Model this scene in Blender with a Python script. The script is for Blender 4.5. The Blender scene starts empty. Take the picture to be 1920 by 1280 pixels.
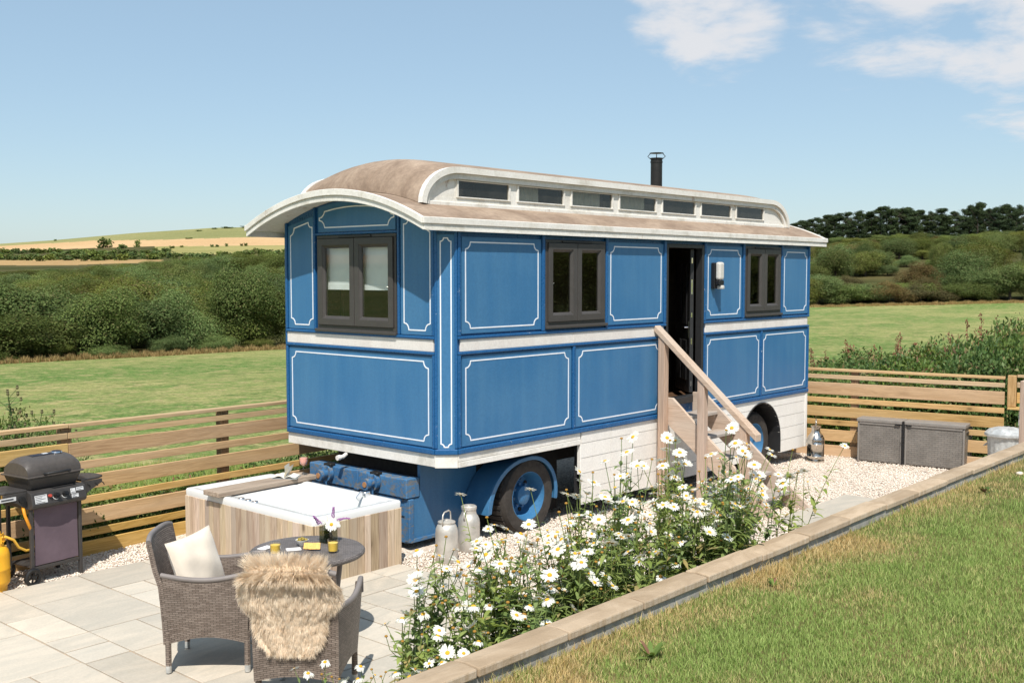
import bpy, bmesh, math, random
import numpy as np
from mathutils import Vector, Matrix
R = math.radians
random.seed(7)
rng = np.random.default_rng(7)
SC = bpy.context.scene
COL = SC.collection

# ------------------------------------------------------------------ camera, sky, sun, exposure
CAM = (-7.34667, -7.36425, 2.81681)
YAW, PITCH = 0.72480, -0.06320
cam_d = bpy.data.cameras.new('camera')
cam_d.sensor_width = 36.0
cam_d.lens = 36.0 * 2006.84 / 1920.0
cam_d.clip_start = 0.05
cam_d.clip_end = 5000
cam = bpy.data.objects.new('camera', cam_d)
COL.objects.link(cam)
cam.location = CAM
cam.rotation_euler = (math.pi / 2 + PITCH, 0, YAW - math.pi / 2)
SC.camera = cam

SUN_DIR = Vector((-0.425, -0.375, 0.824)).normalized()      # towards the sun
sun_d = bpy.data.lights.new('sun', 'SUN')
sun_d.energy = 4.9
sun_d.angle = R(0.55)
sun_d.color = (1.0, 0.955, 0.88)
sun = bpy.data.objects.new('sun', sun_d)
COL.objects.link(sun)
sun.rotation_euler = SUN_DIR.to_track_quat('Z', 'Y').to_euler()

W = bpy.data.worlds.new('World')
SC.world = W
W.use_nodes = True
wn, wl = W.node_tree.nodes, W.node_tree.links
wn.clear()
wo = wn.new('ShaderNodeOutputWorld')
bg = wn.new('ShaderNodeBackground')
sky = wn.new('ShaderNodeTexSky')
sky.sky_type = 'NISHITA'
sky.sun_disc = False
sky.sun_elevation = math.asin(SUN_DIR.z)
sky.sun_rotation = math.atan2(SUN_DIR.x, SUN_DIR.y)
sky.altitude = 60
sky.air_density = 1.0
sky.dust_density = 0.7
sky.ozone_density = 1.6
bg.inputs['Strength'].default_value = 0.130
tc = wn.new('ShaderNodeTexCoord')
def wmath(op, a, b=None, c=None):
    n = wn.new('ShaderNodeMath'); n.operation = op
    for i, x in enumerate((a, b, c)):
        if x is None: continue
        if isinstance(x, (int, float)): n.inputs[i].default_value = x
        else: wl.new(x, n.inputs[i])
    return n.outputs[0]
sep = wn.new('ShaderNodeSeparateXYZ')
wl.new(tc.outputs['Generated'], sep.inputs[0])
zz = wmath('ADD', wmath('MAXIMUM', sep.outputs[2], 0.0), 0.16)
cmb = wn.new('ShaderNodeCombineXYZ')
wl.new(wmath('DIVIDE', sep.outputs[0], zz), cmb.inputs[0])
wl.new(wmath('DIVIDE', sep.outputs[1], zz), cmb.inputs[1])
nz = wn.new('ShaderNodeTexNoise')
nz.inputs['Scale'].default_value = 3.1
nz.inputs['Detail'].default_value = 9
nz.inputs['Roughness'].default_value = 0.60
nz.inputs['Distortion'].default_value = 0.22
wl.new(cmb.outputs[0], nz.inputs['Vector'])
def cloud_lobe(az, el, w):      # a bank of cloud about a direction (az to the right of the view axis)
    d = Vector((math.cos(el) * math.cos(YAW - az), math.cos(el) * math.sin(YAW - az), math.sin(el)))
    v = wn.new('ShaderNodeVectorMath'); v.operation = 'DOT_PRODUCT'
    wl.new(tc.outputs['Generated'], v.inputs[0]); v.inputs[1].default_value = d
    m = wn.new('ShaderNodeMapRange'); m.interpolation_type = 'SMOOTHSTEP'
    m.inputs['From Min'].default_value = math.cos(w)
    m.inputs['From Max'].default_value = math.cos(w * 0.15)
    wl.new(v.outputs['Value'], m.inputs['Value'])
    return m.outputs[0]
mask = wmath('MAXIMUM', wmath('MULTIPLY', cloud_lobe(R(19), R(16.5), R(10)), 0.95), cloud_lobe(R(10.5), R(14), R(6.5)))
mask = wmath('MAXIMUM', mask, cloud_lobe(R(27), R(11.5), R(8)))
mask = wmath('MAXIMUM', mask, wmath('MULTIPLY', cloud_lobe(R(40), R(28), R(30)), 0.9))
cr = wn.new('ShaderNodeMapRange'); cr.interpolation_type = 'SMOOTHSTEP'
cr.inputs['From Min'].default_value = 0.80
cr.inputs['From Max'].default_value = 1.06
wl.new(wmath('ADD', nz.outputs['Fac'], wmath('MULTIPLY', mask, 0.52)), cr.inputs['Value'])
cf = wmath('MULTIPLY', cr.outputs[0], wmath('MULTIPLY', wmath('MINIMUM', wmath('MULTIPLY', mask, 1.6), 1.0), 0.82))
mx = wn.new('ShaderNodeMix'); mx.data_type = 'RGBA'
wl.new(cf, mx.inputs['Factor'])
hz_ = wn.new('ShaderNodeMix'); hz_.data_type = 'RGBA'      # thin summer haze evens out the blue
hz_.inputs['Factor'].default_value = 0.52
wl.new(sky.outputs[0], hz_.inputs['A']); hz_.inputs['B'].default_value = (2.72, 3.85, 4.65, 1)
wl.new(hz_.outputs['Result'], mx.inputs['A'])
mx.inputs['B'].default_value = (5.6, 5.5, 5.55, 1)
wl.new(mx.outputs['Result'], bg.inputs['Color'])
wl.new(bg.outputs[0], wo.inputs['Surface'])

SC.view_settings.view_transform = 'Standard'
SC.view_settings.look = 'None'
SC.view_settings.exposure = 0.20
SC.view_settings.gamma = 1.0
SC.view_settings.use_curve_mapping = False
SC.render.engine = 'CYCLES'
SC.cycles.max_bounces = 6
SC.cycles.transparent_max_bounces = 12
SC.cycles.caustics_reflective = False
SC.cycles.caustics_refractive = False

# ------------------------------------------------------------------ mesh helpers
class MB:
    def __init__(s):
        s.v, s.f, s.m, s.uv = [], [], [], []
    def add(s, vs, fs, m=0, uv=None):
        o = len(s.v)
        s.v += [tuple(map(float, p)) for p in vs]
        s.f += [tuple(i + o for i in f) for f in fs]
        s.m += [m] * len(fs)
        s.uv += (uv if uv is not None else [None] * len(fs))
        return s
    def box(s, x0, x1, y0, y1, z0, z1, m=0):
        vs = [(x0, y0, z0), (x1, y0, z0), (x1, y1, z0), (x0, y1, z0), (x0, y0, z1), (x1, y0, z1), (x1, y1, z1), (x0, y1, z1)]
        return s.add(vs, [(0, 3, 2, 1), (4, 5, 6, 7), (0, 1, 5, 4), (1, 2, 6, 5), (2, 3, 7, 6), (3, 0, 4, 7)], m)
    def pbox(s, P, u0, u1, v0, v1, d0, d1, m=0):          # box in a wall's own axes; P(u, v, d) -> point
        vs = [P(u0, v0, d0), P(u1, v0, d0), P(u1, v0, d1), P(u0, v0, d1), P(u0, v1, d0), P(u1, v1, d0), P(u1, v1, d1), P(u0, v1, d1)]
        return s.add(vs, [(0, 3, 2, 1), (4, 5, 6, 7), (0, 1, 5, 4), (1, 2, 6, 5), (2, 3, 7, 6), (3, 0, 4, 7)], m)
    def beam(s, p0, p1, w, h, up=(0, 0, 1), m=0):
        p0, p1 = Vector(p0), Vector(p1)
        d = (p1 - p0).normalized()
        sd = d.cross(Vector(up)).normalized()
        u = sd.cross(d)
        vs = []
        for p in (p0, p1):
            for a, b in ((-1, -1), (1, -1), (1, 1), (-1, 1)):
                vs.append(p + sd * (a * w / 2) + u * (b * h / 2))
        return s.add(vs, [(3, 2, 1, 0), (4, 5, 6, 7), (0, 1, 5, 4), (1, 2, 6, 5), (2, 3, 7, 6), (3, 0, 4, 7)], m)
    def tube(s, pts, r, seg=8, m=0, cap=True):
        pts = [Vector(p) for p in pts]
        n = len(pts)
        rs = r if isinstance(r, (list, tuple)) else [r] * n
        vs, fs = [], []
        d0 = (pts[1] - pts[0]).normalized()
        ref = Vector((0, 0, 1)) if abs(d0.z) < 0.9 else Vector((1, 0, 0))
        sd = d0.cross(ref).normalized()
        for i, p in enumerate(pts):
            d = (pts[min(i + 1, n - 1)] - pts[max(i - 1, 0)]).normalized()
            sd = (sd - d * sd.dot(d)).normalized()
            u = d.cross(sd)
            for k in range(seg):
                a = 2 * math.pi * k / seg
                vs.append(p + sd * (math.cos(a) * rs[i]) + u * (math.sin(a) * rs[i]))
        for i in range(n - 1):
            for k in range(seg):
                k2 = (k + 1) % seg
                fs.append((i * seg + k, i * seg + k2, (i + 1) * seg + k2, (i + 1) * seg + k))
        if cap:
            fs.append(tuple(range(seg))[::-1])
            fs.append(tuple(range((n - 1) * seg, n * seg)))
        return s.add(vs, fs, m)
    def lathe(s, prof, seg=24, o=(0, 0, 0), axis='z', m=0, cap=False):
        vs, fs = [], []
        n = len(prof)
        for r, z in prof:
            for k in range(seg):
                a = 2 * math.pi * k / seg
                c, q = max(r, 1e-4) * math.cos(a), max(r, 1e-4) * math.sin(a)
                p = (c, q, z) if axis == 'z' else ((c, z, q) if axis == 'y' else (z, c, q))
                vs.append((p[0] + o[0], p[1] + o[1], p[2] + o[2]))
        for i in range(n - 1):
            for k in range(seg):
                k2 = (k + 1) % seg
                fs.append((i * seg + k, i * seg + k2, (i + 1) * seg + k2, (i + 1) * seg + k))
        if cap and prof[0][0] > 1e-3: fs.append(tuple(range(seg))[::-1])
        if cap and prof[-1][0] > 1e-3: fs.append(tuple(range((n - 1) * seg, n * seg)))
        return s.add(vs, fs, m)
    def prism(s, P, poly, d0, d1, m=0):                    # polygon (u, v) given depth d0..d1
        n = len(poly)
        vs = [P(u, v, d0) for u, v in poly] + [P(u, v, d1) for u, v in poly]
        fs = [tuple(range(n)), tuple(range(2 * n - 1, n - 1, -1))]
        fs += [(i, i + n, (i + 1) % n + n, (i + 1) % n) for i in range(n)]
        return s.add(vs, fs, m)
    def ribbon(s, P, a, b, d0, d1, m=0, closed=True):      # band between two (u, v) outlines
        n = len(a)
        vs = [P(u, v, d) for d in (d0, d1) for o in (a, b) for u, v in o]
        fs = []
        for i in range(n if closed else n - 1):
            j = (i + 1) % n
            fs += [(i, j, n + j, n + i), (2 * n + i, 3 * n + i, 3 * n + j, 2 * n + j), (i, 2 * n + i, 2 * n + j, j), (n + i, n + j, 3 * n + j, 3 * n + i)]
        if not closed:
            fs += [(0, n, 3 * n, 2 * n), (n - 1, 3 * n - 1, 4 * n - 1, 2 * n - 1)]
        return s.add(vs, fs, m)
    def grid(s, fn, nu, nv, thick=0.0, m=0, uvs=(1, 1)):   # fn(u, v) -> point; closed slab when thick
        pts = [[Vector(fn(i / nu, j / nv)) for j in range(nv + 1)] for i in range(nu + 1)]
        idx = lambda i, j: i * (nv + 1) + j
        N = (nu + 1) * (nv + 1)
        vs = [pts[i][j] for i in range(nu + 1) for j in range(nv + 1)]
        fs, uv = [], []
        q = lambda i, j: (i / nu * uvs[0], j / nv * uvs[1])
        for i in range(nu):
            for j in range(nv):
                fs.append((idx(i, j), idx(i + 1, j), idx(i + 1, j + 1), idx(i, j + 1)))
                uv.append([q(i, j), q(i + 1, j), q(i + 1, j + 1), q(i, j + 1)])
        if thick:
            for i in range(nu + 1):
                for j in range(nv + 1):
                    a = pts[min(i + 1, nu)][j] - pts[max(i - 1, 0)][j]
                    b = pts[i][min(j + 1, nv)] - pts[i][max(j - 1, 0)]
                    vs.append(pts[i][j] - a.cross(b).normalized() * thick)
            for i in range(nu):
                for j in range(nv):
                    fs.append(tuple(N + k for k in (idx(i, j), idx(i, j + 1), idx(i + 1, j + 1), idx(i + 1, j))))
                    uv.append([q(i, j), q(i, j + 1), q(i + 1, j + 1), q(i + 1, j)])
            for i in range(nu):
                for j, fl in ((0, 0), (nv, 1)):
                    a, b = idx(i, j), idx(i + 1, j)
                    fs.append((a, b, b + N, a + N) if fl else (b, a, a + N, b + N))
                    z = [q(i, j), q(i + 1, j)]
                    w_ = (0, thick)
                    uv.append([z[0], z[1], (z[1][0], z[1][1] + thick), (z[0][0], z[0][1] + thick)] if fl else [z[1], z[0], (z[0][0], z[0][1] + thick), (z[1][0], z[1][1] + thick)])
            for j in range(nv):
                for i, fl in ((0, 1), (nu, 0)):
                    a, b = idx(i, j), idx(i, j + 1)
                    fs.append((a, b, b + N, a + N) if fl else (b, a, a + N, b + N))
                    z = [q(i, j), q(i, j + 1)]
                    uv.append([z[0], z[1], (z[1][0] + thick, z[1][1]), (z[0][0] + thick, z[0][1])] if fl else [z[1], z[0], (z[0][0] + thick, z[0][1]), (z[1][0] + thick, z[1][1])])
        return s.add(vs, fs, m, uv)
    def mesh(s, name, mats, smooth=None, recalc=True):
        me = bpy.data.meshes.new(name)
        me.from_pydata(s.v, [], s.f)
        for m in (mats if isinstance(mats, (list, tuple)) else [mats]): me.materials.append(m)
        me.polygons.foreach_set('material_index', s.m)
        if any(u is not None for u in s.uv):
            ul = me.uv_layers.new(name='UVMap')
            flat = []
            for f, u in zip(s.f, s.uv):
                for k in range(len(f)):
                    flat += list(u[k]) if u is not None else [0.0, 0.0]
            ul.data.foreach_set('uv', flat)
        if recalc:
            bm = bmesh.new(); bm.from_mesh(me)
            bmesh.ops.recalc_face_normals(bm, faces=bm.faces)
            bm.to_mesh(me); bm.free()
        if smooth is not None:
            me.polygons.foreach_set('use_smooth', [True] * len(me.polygons))
            if smooth < 180: me.set_sharp_from_angle(angle=R(smooth))
        me.update()
        return me
    def build(s, name, mats, parent=None, smooth=None, bevel=0.0, seg=1, recalc=True):
        o = link(name, s.mesh(name, mats, smooth, recalc), parent)
        if bevel: bev(o, bevel, seg)
        return o

def bev(o, w, seg=1):
    b = o.modifiers.new('bevel', 'BEVEL')
    b.width = w; b.segments = seg; b.limit_method = 'ANGLE'; b.angle_limit = R(40)
def link(name, me, parent=None):
    o = bpy.data.objects.new(name, me)
    COL.objects.link(o)
    if parent is not None: o.parent = parent
    return o
def tag(o, label=None, cat=None, group=None, kind=None):
    if label: o['label'] = label
    if cat: o['category'] = cat
    if group: o['group'] = group
    if kind: o['kind'] = kind
    return o
def thing(name, label, cat, loc=(0, 0, 0), rz=0.0, group=None):
    o = bpy.data.objects.new(name, None)
    COL.objects.link(o)
    o.empty_display_size = 0.1
    o.location = loc; o.rotation_euler = (0, 0, rz)
    return tag(o, label, cat, group)
def dup(root, loc, rz=0.0, scale=None, label=None, group=None, rot=None):
    def cp(o, par):
        c = o.copy(); COL.objects.link(c)
        if par is not None: c.parent = par
        for ch in kids.get(o, ()): cp(ch, c)
        return c
    kids = {}
    for ch in root.children_recursive: kids.setdefault(ch.parent, []).append(ch)
    r = cp(root, None)
    r.location = loc
    r.rotation_euler = rot if rot else (0, 0, rz)
    if scale is not None: r.scale = scale if isinstance(scale, (tuple, list)) else (scale,) * 3
    if label: r['label'] = label
    if group: r['group'] = group
    return r
def raw_mesh(name, V, F, mats, rnd=None, smooth=False, mi=None):   # numpy verts (n,3), faces (m,k)
    me = bpy.data.meshes.new(name)
    V = np.asarray(V, np.float32); F = np.asarray(F, np.int32)
    m, k = F.shape
    me.vertices.add(len(V)); me.vertices.foreach_set('co', V.ravel())
    me.loops.add(m * k); me.loops.foreach_set('vertex_index', F.ravel())
    me.polygons.add(m)
    me.polygons.foreach_set('loop_start', np.arange(0, m * k, k, dtype=np.int32))
    if mi is not None: me.polygons.foreach_set('material_index', np.asarray(mi, np.int32))
    if smooth: me.polygons.foreach_set('use_smooth', [True] * m)
    for x in (mats if isinstance(mats, (list, tuple)) else [mats]): me.materials.append(x)
    me.update(calc_edges=True)
    if rnd is not None:
        at = me.attributes.new('rnd', 'FLOAT', 'FACE')
        at.data.foreach_set('value', np.asarray(rnd, np.float32))
    return me

# ------------------------------------------------------------------ material helpers
class NT:
    def __init__(s, name):
        s.mat = bpy.data.materials.new(name)
        s.mat.use_nodes = True
        s.n, s.l = s.mat.node_tree.nodes, s.mat.node_tree.links
        s.n.clear()
        s.out = s.n.new('ShaderNodeOutputMaterial')
        s._c = {}
    def put(s, sock, v):
        if isinstance(v, bpy.types.NodeSocket): s.l.new(v, sock)
        elif v is not None:
            if hasattr(sock.default_value, '__len__'):
                v = tuple(v) if hasattr(v, '__len__') else (v,) * len(sock.default_value)
                if len(sock.default_value) == 4 and len(v) == 3: v = v + (1.0,)
            sock.default_value = v
    def node(s, t, **kw):
        n = s.n.new(t)
        for k, v in kw.items(): setattr(n, k, v)
        return n
    def coord(s, kind='Object', scale=(1, 1, 1), rand=True):
        key = (kind, tuple(scale), rand)
        if key in s._c: return s._c[key]
        if kind == 'World': src = s.node('ShaderNodeNewGeometry').outputs['Position']
        else: src = s.node('ShaderNodeTexCoord').outputs[kind]
        if rand and kind == 'Object':
            oi = s.node('ShaderNodeObjectInfo')
            sc = s.node('ShaderNodeVectorMath', operation='SCALE')
            sc.inputs[0].default_value = (37.1, 53.7, 71.3)
            s.l.new(oi.outputs['Random'], sc.inputs['Scale'])
            ad = s.node('ShaderNodeVectorMath', operation='ADD')
            s.l.new(src, ad.inputs[0]); s.l.new(sc.outputs[0], ad.inputs[1])
            src = ad.outputs[0]
        mp = s.node('ShaderNodeVectorMath', operation='MULTIPLY')
        s.l.new(src, mp.inputs[0]); mp.inputs[1].default_value = scale
        s._c[key] = mp.outputs[0]
        return mp.outputs[0]
    def noise(s, vec, scale=5, detail=4, rough=0.55, dist=0.0):
        n = s.node('ShaderNodeTexNoise')
        s.l.new(vec, n.inputs['Vector'])
        n.inputs['Scale'].default_value = scale; n.inputs['Detail'].default_value = detail
        n.inputs['Roughness'].default_value = rough; n.inputs['Distortion'].default_value = dist
        return n.outputs['Fac']
    def rng(s, v, a, b, c=0.0, d=1.0, smooth=True):
        n = s.node('ShaderNodeMapRange')
        if smooth: n.interpolation_type = 'SMOOTHSTEP'
        s.put(n.inputs['Value'], v)
        for k, x in (('From Min', a), ('From Max', b), ('To Min', c), ('To Max', d)): n.inputs[k].default_value = x
        return n.outputs[0]
    def mix(s, f, a, b, mode='MIX'):
        n = s.node('ShaderNodeMix', data_type='RGBA', blend_type=mode)
        s.put(n.inputs['Factor'], f); s.put(n.inputs['A'], a); s.put(n.inputs['B'], b)
        return n.outputs['Result']
    def math(s, op, a, b=None, c=None):
        n = s.node('ShaderNodeMath', operation=op)
        for i, x in enumerate((a, b, c)):
            if x is not None: s.put(n.inputs[i], x)
        return n.outputs[0]
    def bump(s, h, strength=0.3, dist=0.01, prev=None):
        n = s.node('ShaderNodeBump')
        n.inputs['Strength'].default_value = strength; n.inputs['Distance'].default_value = dist
        s.l.new(h, n.inputs['Height'])
        if prev is not None: s.l.new(prev, n.inputs['Normal'])
        return n.outputs[0]
    def attr(s, name):
        n = s.node('ShaderNodeAttribute'); n.attribute_name = name
        return n.outputs['Fac']
    def rand(s):
        return s.node('ShaderNodeObjectInfo').outputs['Random']
    def hsv(s, col, h=0.5, sat=1.0, val=1.0):
        n = s.node('ShaderNodeHueSaturation')
        s.put(n.inputs['Color'], col); s.put(n.inputs['Hue'], h); s.put(n.inputs['Saturation'], sat); s.put(n.inputs['Value'], val)
        return n.outputs[0]
    def bsdf(s, col, rough=0.6, metal=0.0, spec=0.5, normal=None, coat=0.0, trans=0.0, ior=1.45, sheen=0.0):
        p = s.node('ShaderNodeBsdfPrincipled')
        s.put(p.inputs['Base Color'], col); s.put(p.inputs['Roughness'], rough); s.put(p.inputs['Metallic'], metal)
        s.put(p.inputs['Specular IOR Level'], spec); s.put(p.inputs['Coat Weight'], coat)
        s.put(p.inputs['Transmission Weight'], trans); s.put(p.inputs['IOR'], ior)
        if sheen: p.inputs['Sheen Weight'].default_value = sheen
        if normal is not None: s.l.new(normal, p.inputs['Normal'])
        return p.outputs[0]
    def done(s, sh):
        s.l.new(sh, s.out.inputs['Surface'])
        return s.mat

def plain(name, col, rough=0.6, metal=0.0, spec=0.5, var=0.12, scale=9, bump=0.0, bscale=80, coat=0.0, sheen=0.0, ovar=0.0):
    t = NT(name)
    c = t.coord()
    v = t.rng(t.noise(c, scale, 5, 0.6), 0.3, 0.7, 1 - var, 1 + var)
    if ovar: v = t.math('MULTIPLY', v, t.rng(t.rand(), 0, 1, 1 - ovar, 1 + ovar, False))
    colr = t.hsv(col, val=v)
    rr = t.rng(t.noise(c, scale * 2.3, 3), 0.3, 0.7, max(rough - 0.08, 0.02), min(rough + 0.08, 1))
    nm = t.bump(t.noise(c, bscale, 4, 0.6), bump, 0.004) if bump else None
    return t.done(t.bsdf(colr, rr, metal, spec, nm, coat, sheen=sheen))

def worn_paint(name, col, pale, under=None, chips=0.0, streak=0.5, rough=0.42, rust=0.0, ovar=0.0):
    t = NT(name)
    c = t.coord()
    st = t.noise(t.coord(scale=(7, 7, 0.55)), 1.0, 5, 0.55)
    big = t.noise(c, 1.3, 3, 0.5)
    f = t.rng(t.math('ADD', t.math('MULTIPLY', st, 0.6), t.math('MULTIPLY', big, 0.5)), 0.36, 0.76, 0, streak)
    colr = t.mix(f, col, pale)
    fine = t.noise(c, 45, 3, 0.7)
    colr = t.hsv(colr, val=t.rng(fine, 0.3, 0.7, 0.93, 1.06))
    if ovar: colr = t.hsv(colr, val=t.rng(t.rand(), 0, 1, 1 - ovar, 1 + ovar, False))
    if rust > 0.5:
        rs = t.rng(t.noise(t.coord(scale=(3, 3, 1.2)), 2.2, 6, 0.72), 0.60, 0.73, 0, rust)
        colr = t.mix(rs, colr, (0.30, 0.15, 0.06))
        gm = t.rng(t.noise(c, 3.1, 6, 0.7), 0.47, 0.70, 0, 0.5)
        colr = t.mix(gm, colr, (0.42, 0.38, 0.30))
    rr = t.rng(fine, 0.3, 0.7, rough - 0.06, rough + 0.1)
    h = t.noise(t.coord(scale=(30, 30, 5)), 3, 3, 0.6)
    nm = t.bump(h, 0.10, 0.003)
    if chips:
        ck = t.noise(t.coord(scale=(5, 5, 9)), 2.6, 8, 0.75, 0.4)
        cm = t.rng(ck, 0.60 - 0.05 * chips, 0.66 - 0.05 * chips, 0, 1)
        colr = t.mix(cm, colr, under)
        rr = t.math('MAXIMUM', rr, t.math('MULTIPLY', cm, 0.85))
        nm = t.bump(t.math('SUBTRACT', 1.0, cm), 0.5, 0.003, nm)
    return t.done(t.bsdf(colr, rr, 0.0, 0.5, nm, 0.0))

def wood(name, light, dark, axis='x', rough=0.75, ovar=0.14, knots=True, grey=None, ring=1.0, hue=0.0):
    t = NT(name)
    k = {'x': (0.55, 9, 9), 'y': (9, 0.55, 9), 'z': (9, 9, 0.55)}[axis]
    k2 = {'x': (2.2, 60, 60), 'y': (60, 2.2, 60), 'z': (60, 60, 2.2)}[axis]
    c = t.coord()
    w = t.noise(t.coord(scale=k), 1.6 * ring, 4, 0.55, 1.2)
    ringv = t.math('SINE', t.math('MULTIPLY', w, 46.0))
    gr = t.noise(t.coord(scale=k2), 1.0, 4, 0.6)
    f = t.math('ADD', t.math('MULTIPLY', t.rng(ringv, -1, 1), 0.42), t.math('MULTIPLY', t.rng(gr, 0.25, 0.75), 0.58))
    colr = t.mix(f, dark, light)
    patch = t.rng(t.noise(t.coord(scale=tuple(x * 0.35 for x in k)), 1.1, 4, 0.6), 0.35, 0.7)
    if grey is not None: colr = t.mix(t.math('MULTIPLY', patch, 0.7), colr, grey)
    nm = t.bump(f, 0.35, 0.0025)
    if knots:
        ks = {'x': (1.3, 3.2, 3.2), 'y': (3.2, 1.3, 3.2), 'z': (3.2, 3.2, 1.3)}[axis]
        vo = t.node('ShaderNodeTexVoronoi')
        t.l.new(t.coord(scale=ks), vo.inputs['Vector']); vo.inputs['Scale'].default_value = 1.15
        kn = t.rng(t.math('ADD', vo.outputs['Distance'], t.math('MULTIPLY', t.noise(c, 30, 2), 0.04)), 0.05, 0.12, 1, 0)
        kr = t.rng(vo.outputs['Distance'], 0.08, 0.26, 0.45, 0)
        colr = t.mix(kr, colr, tuple(x * 0.72 for x in dark))
        colr = t.mix(t.math('MULTIPLY', kn, 0.85), colr, tuple(x * 0.38 for x in dark))
    val = t.rng(t.rand(), 0, 1, 1 - ovar, 1 + ovar, False)
    oi2 = t.math('FRACT', t.math('MULTIPLY', t.rand(), 17.3))
    colr = t.hsv(colr, h=t.rng(oi2, 0, 1, 0.5 - hue, 0.5 + hue, False), sat=t.rng(oi2, 0, 1, 0.86, 1.12, False), val=val)
    return t.done(t.bsdf(colr, rough, 0, 0.3, nm))

def leafmat(name, c1, c2, c3=None, trans=0.28, rough=0.55, ovar=0.2, hue=0.02, spec=0.35):
    t = NT(name)
    r = t.attr('rnd')
    colr = t.mix(r, c1, c2)
    if c3 is not None:
        colr = t.mix(t.rng(r, 0.9, 0.93), colr, c3)
    rd = t.rand()
    rd2 = t.math('FRACT', t.math('MULTIPLY', rd, 13.7))
    colr = t.hsv(colr, h=t.rng(rd2, 0, 1, 0.5 - hue, 0.5 + hue, False), sat=t.rng(rd2, 0, 1, 1.08, 0.88, False), val=t.rng(rd, 0, 1, 1 - ovar, 1 + ovar, False))
    p = t.bsdf(colr, rough, 0, spec)
    tr = t.node('ShaderNodeBsdfTranslucent')
    t.l.new(t.hsv(colr, h=0.48, sat=1.1, val=1.25), tr.inputs['Color'])
    ms = t.node('ShaderNodeMixShader'); ms.inputs[0].default_value = trans
    t.l.new(p, ms.inputs[1]); t.l.new(tr.outputs[0], ms.inputs[2])
    return t.done(ms.outputs[0])

def thin_glass(name, tint=(0.82, 0.84, 0.82), refl=1.0, ior=1.5, dirt=0.0):
    t = NT(name)
    fr = t.node('ShaderNodeFresnel'); fr.inputs['IOR'].default_value = ior
    g = t.node('ShaderNodeBsdfGlossy'); g.inputs['Roughness'].default_value = 0.015
    tr = t.node('ShaderNodeBsdfTransparent'); tr.inputs['Color'].default_value = (*tint, 1)
    ms = t.node('ShaderNodeMixShader')
    front = t.math('SUBTRACT', 1.0, t.node('ShaderNodeNewGeometry').outputs['Backfacing'])
    t.l.new(t.math('MULTIPLY', t.math('MINIMUM', t.math('MULTIPLY', fr.outputs[0], refl), 1.0), front), ms.inputs[0])
    t.l.new(tr.outputs[0], ms.inputs[1]); t.l.new(g.outputs[0], ms.inputs[2])
    sh = ms.outputs[0]
    if dirt:
        d = t.node('ShaderNodeBsdfDiffuse'); d.inputs['Color'].default_value = (0.5, 0.48, 0.44, 1)
        m2 = t.node('ShaderNodeMixShader')
        t.l.new(t.rng(t.noise(t.coord(scale=(3, 3, 1)), 4, 5, 0.65), 0.35, 0.75, dirt * 0.35, dirt), m2.inputs[0])
        t.l.new(sh, m2.inputs[1]); t.l.new(d.outputs[0], m2.inputs[2]); sh = m2.outputs[0]
    return t.done(sh)

def wicker(name, c1, c2, dark, row=0.0095, width=0.032):
    t = NT(name)
    uv = t.coord('UV', (1, 1, 1), False)
    wob = t.noise(uv, 9, 2)
    ad = t.node('ShaderNodeVectorMath', operation='ADD')
    sc = t.node('ShaderNodeVectorMath', operation='SCALE'); sc.inputs['Scale'].default_value = 0.004
    cb = t.node('ShaderNodeCombineXYZ'); t.l.new(wob, cb.inputs[0]); t.l.new(wob, cb.inputs[1])
    t.l.new(cb.outputs[0], sc.inputs[0]); t.l.new(uv, ad.inputs[0]); t.l.new(sc.outputs[0], ad.inputs[1])
    b = t.node('ShaderNodeTexBrick')
    t.l.new(ad.outputs[0], b.inputs['Vector'])
    b.inputs['Scale'].default_value = 1.0
    b.inputs['Brick Width'].default_value = width
    b.inputs['Row Height'].default_value = row
    b.inputs['Mortar Size'].default_value = 0.0016
    b.inputs['Mortar Smooth'].default_value = 0.7
    b.inputs['Bias'].default_value = 0.0
    b.inputs['Color1'].default_value = (*c1, 1); b.inputs['Color2'].default_value = (*c2, 1); b.inputs['Mortar'].default_value = (*dark, 1)
    big = t.rng(t.noise(t.coord(), 4, 3), 0.3, 0.7, 0.88, 1.12)
    colr = t.hsv(b.outputs['Color'], val=big)
    nm = t.bump(t.math('SUBTRACT', 1.0, b.outputs['Fac']), 1.0, 0.0035)
    return t.done(t.bsdf(colr, 0.5, 0, 0.4, nm))
# ------------------------------------------------------------------ materials
M = {}
M['blue'] = worn_paint('faded_blue_paint', (0.036, 0.148, 0.310), (0.085, 0.215, 0.360), streak=0.5, rough=0.36, ovar=0.03)
M['deep_blue'] = worn_paint('deep_blue_paint', (0.012, 0.088, 0.235), (0.028, 0.13, 0.29), under=(0.40, 0.45, 0.5), chips=-0.5, streak=0.4, rough=0.3)
M['chipped_blue'] = worn_paint('chipped_blue_paint', (0.035, 0.13, 0.28), (0.08, 0.2, 0.36), under=(0.16, 0.17, 0.18), chips=1.9, streak=0.9, rough=0.5)
M['white'] = worn_paint('weathered_white_paint', (0.79, 0.76, 0.71), (0.68, 0.64, 0.57), streak=0.6, rough=0.55, rust=0.75)
M['white_plank'] = worn_paint('white_plank_paint', (0.80, 0.77, 0.72), (0.72, 0.68, 0.62), streak=0.5, rough=0.6, rust=0.35, ovar=0.03)
M['band'] = worn_paint('cream_band_paint', (0.76, 0.72, 0.67), (0.66, 0.60, 0.55), streak=0.9, rough=0.5)
M['coach'] = plain('white_coach_line', (0.80, 0.82, 0.86), 0.4, var=0.04)
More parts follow.
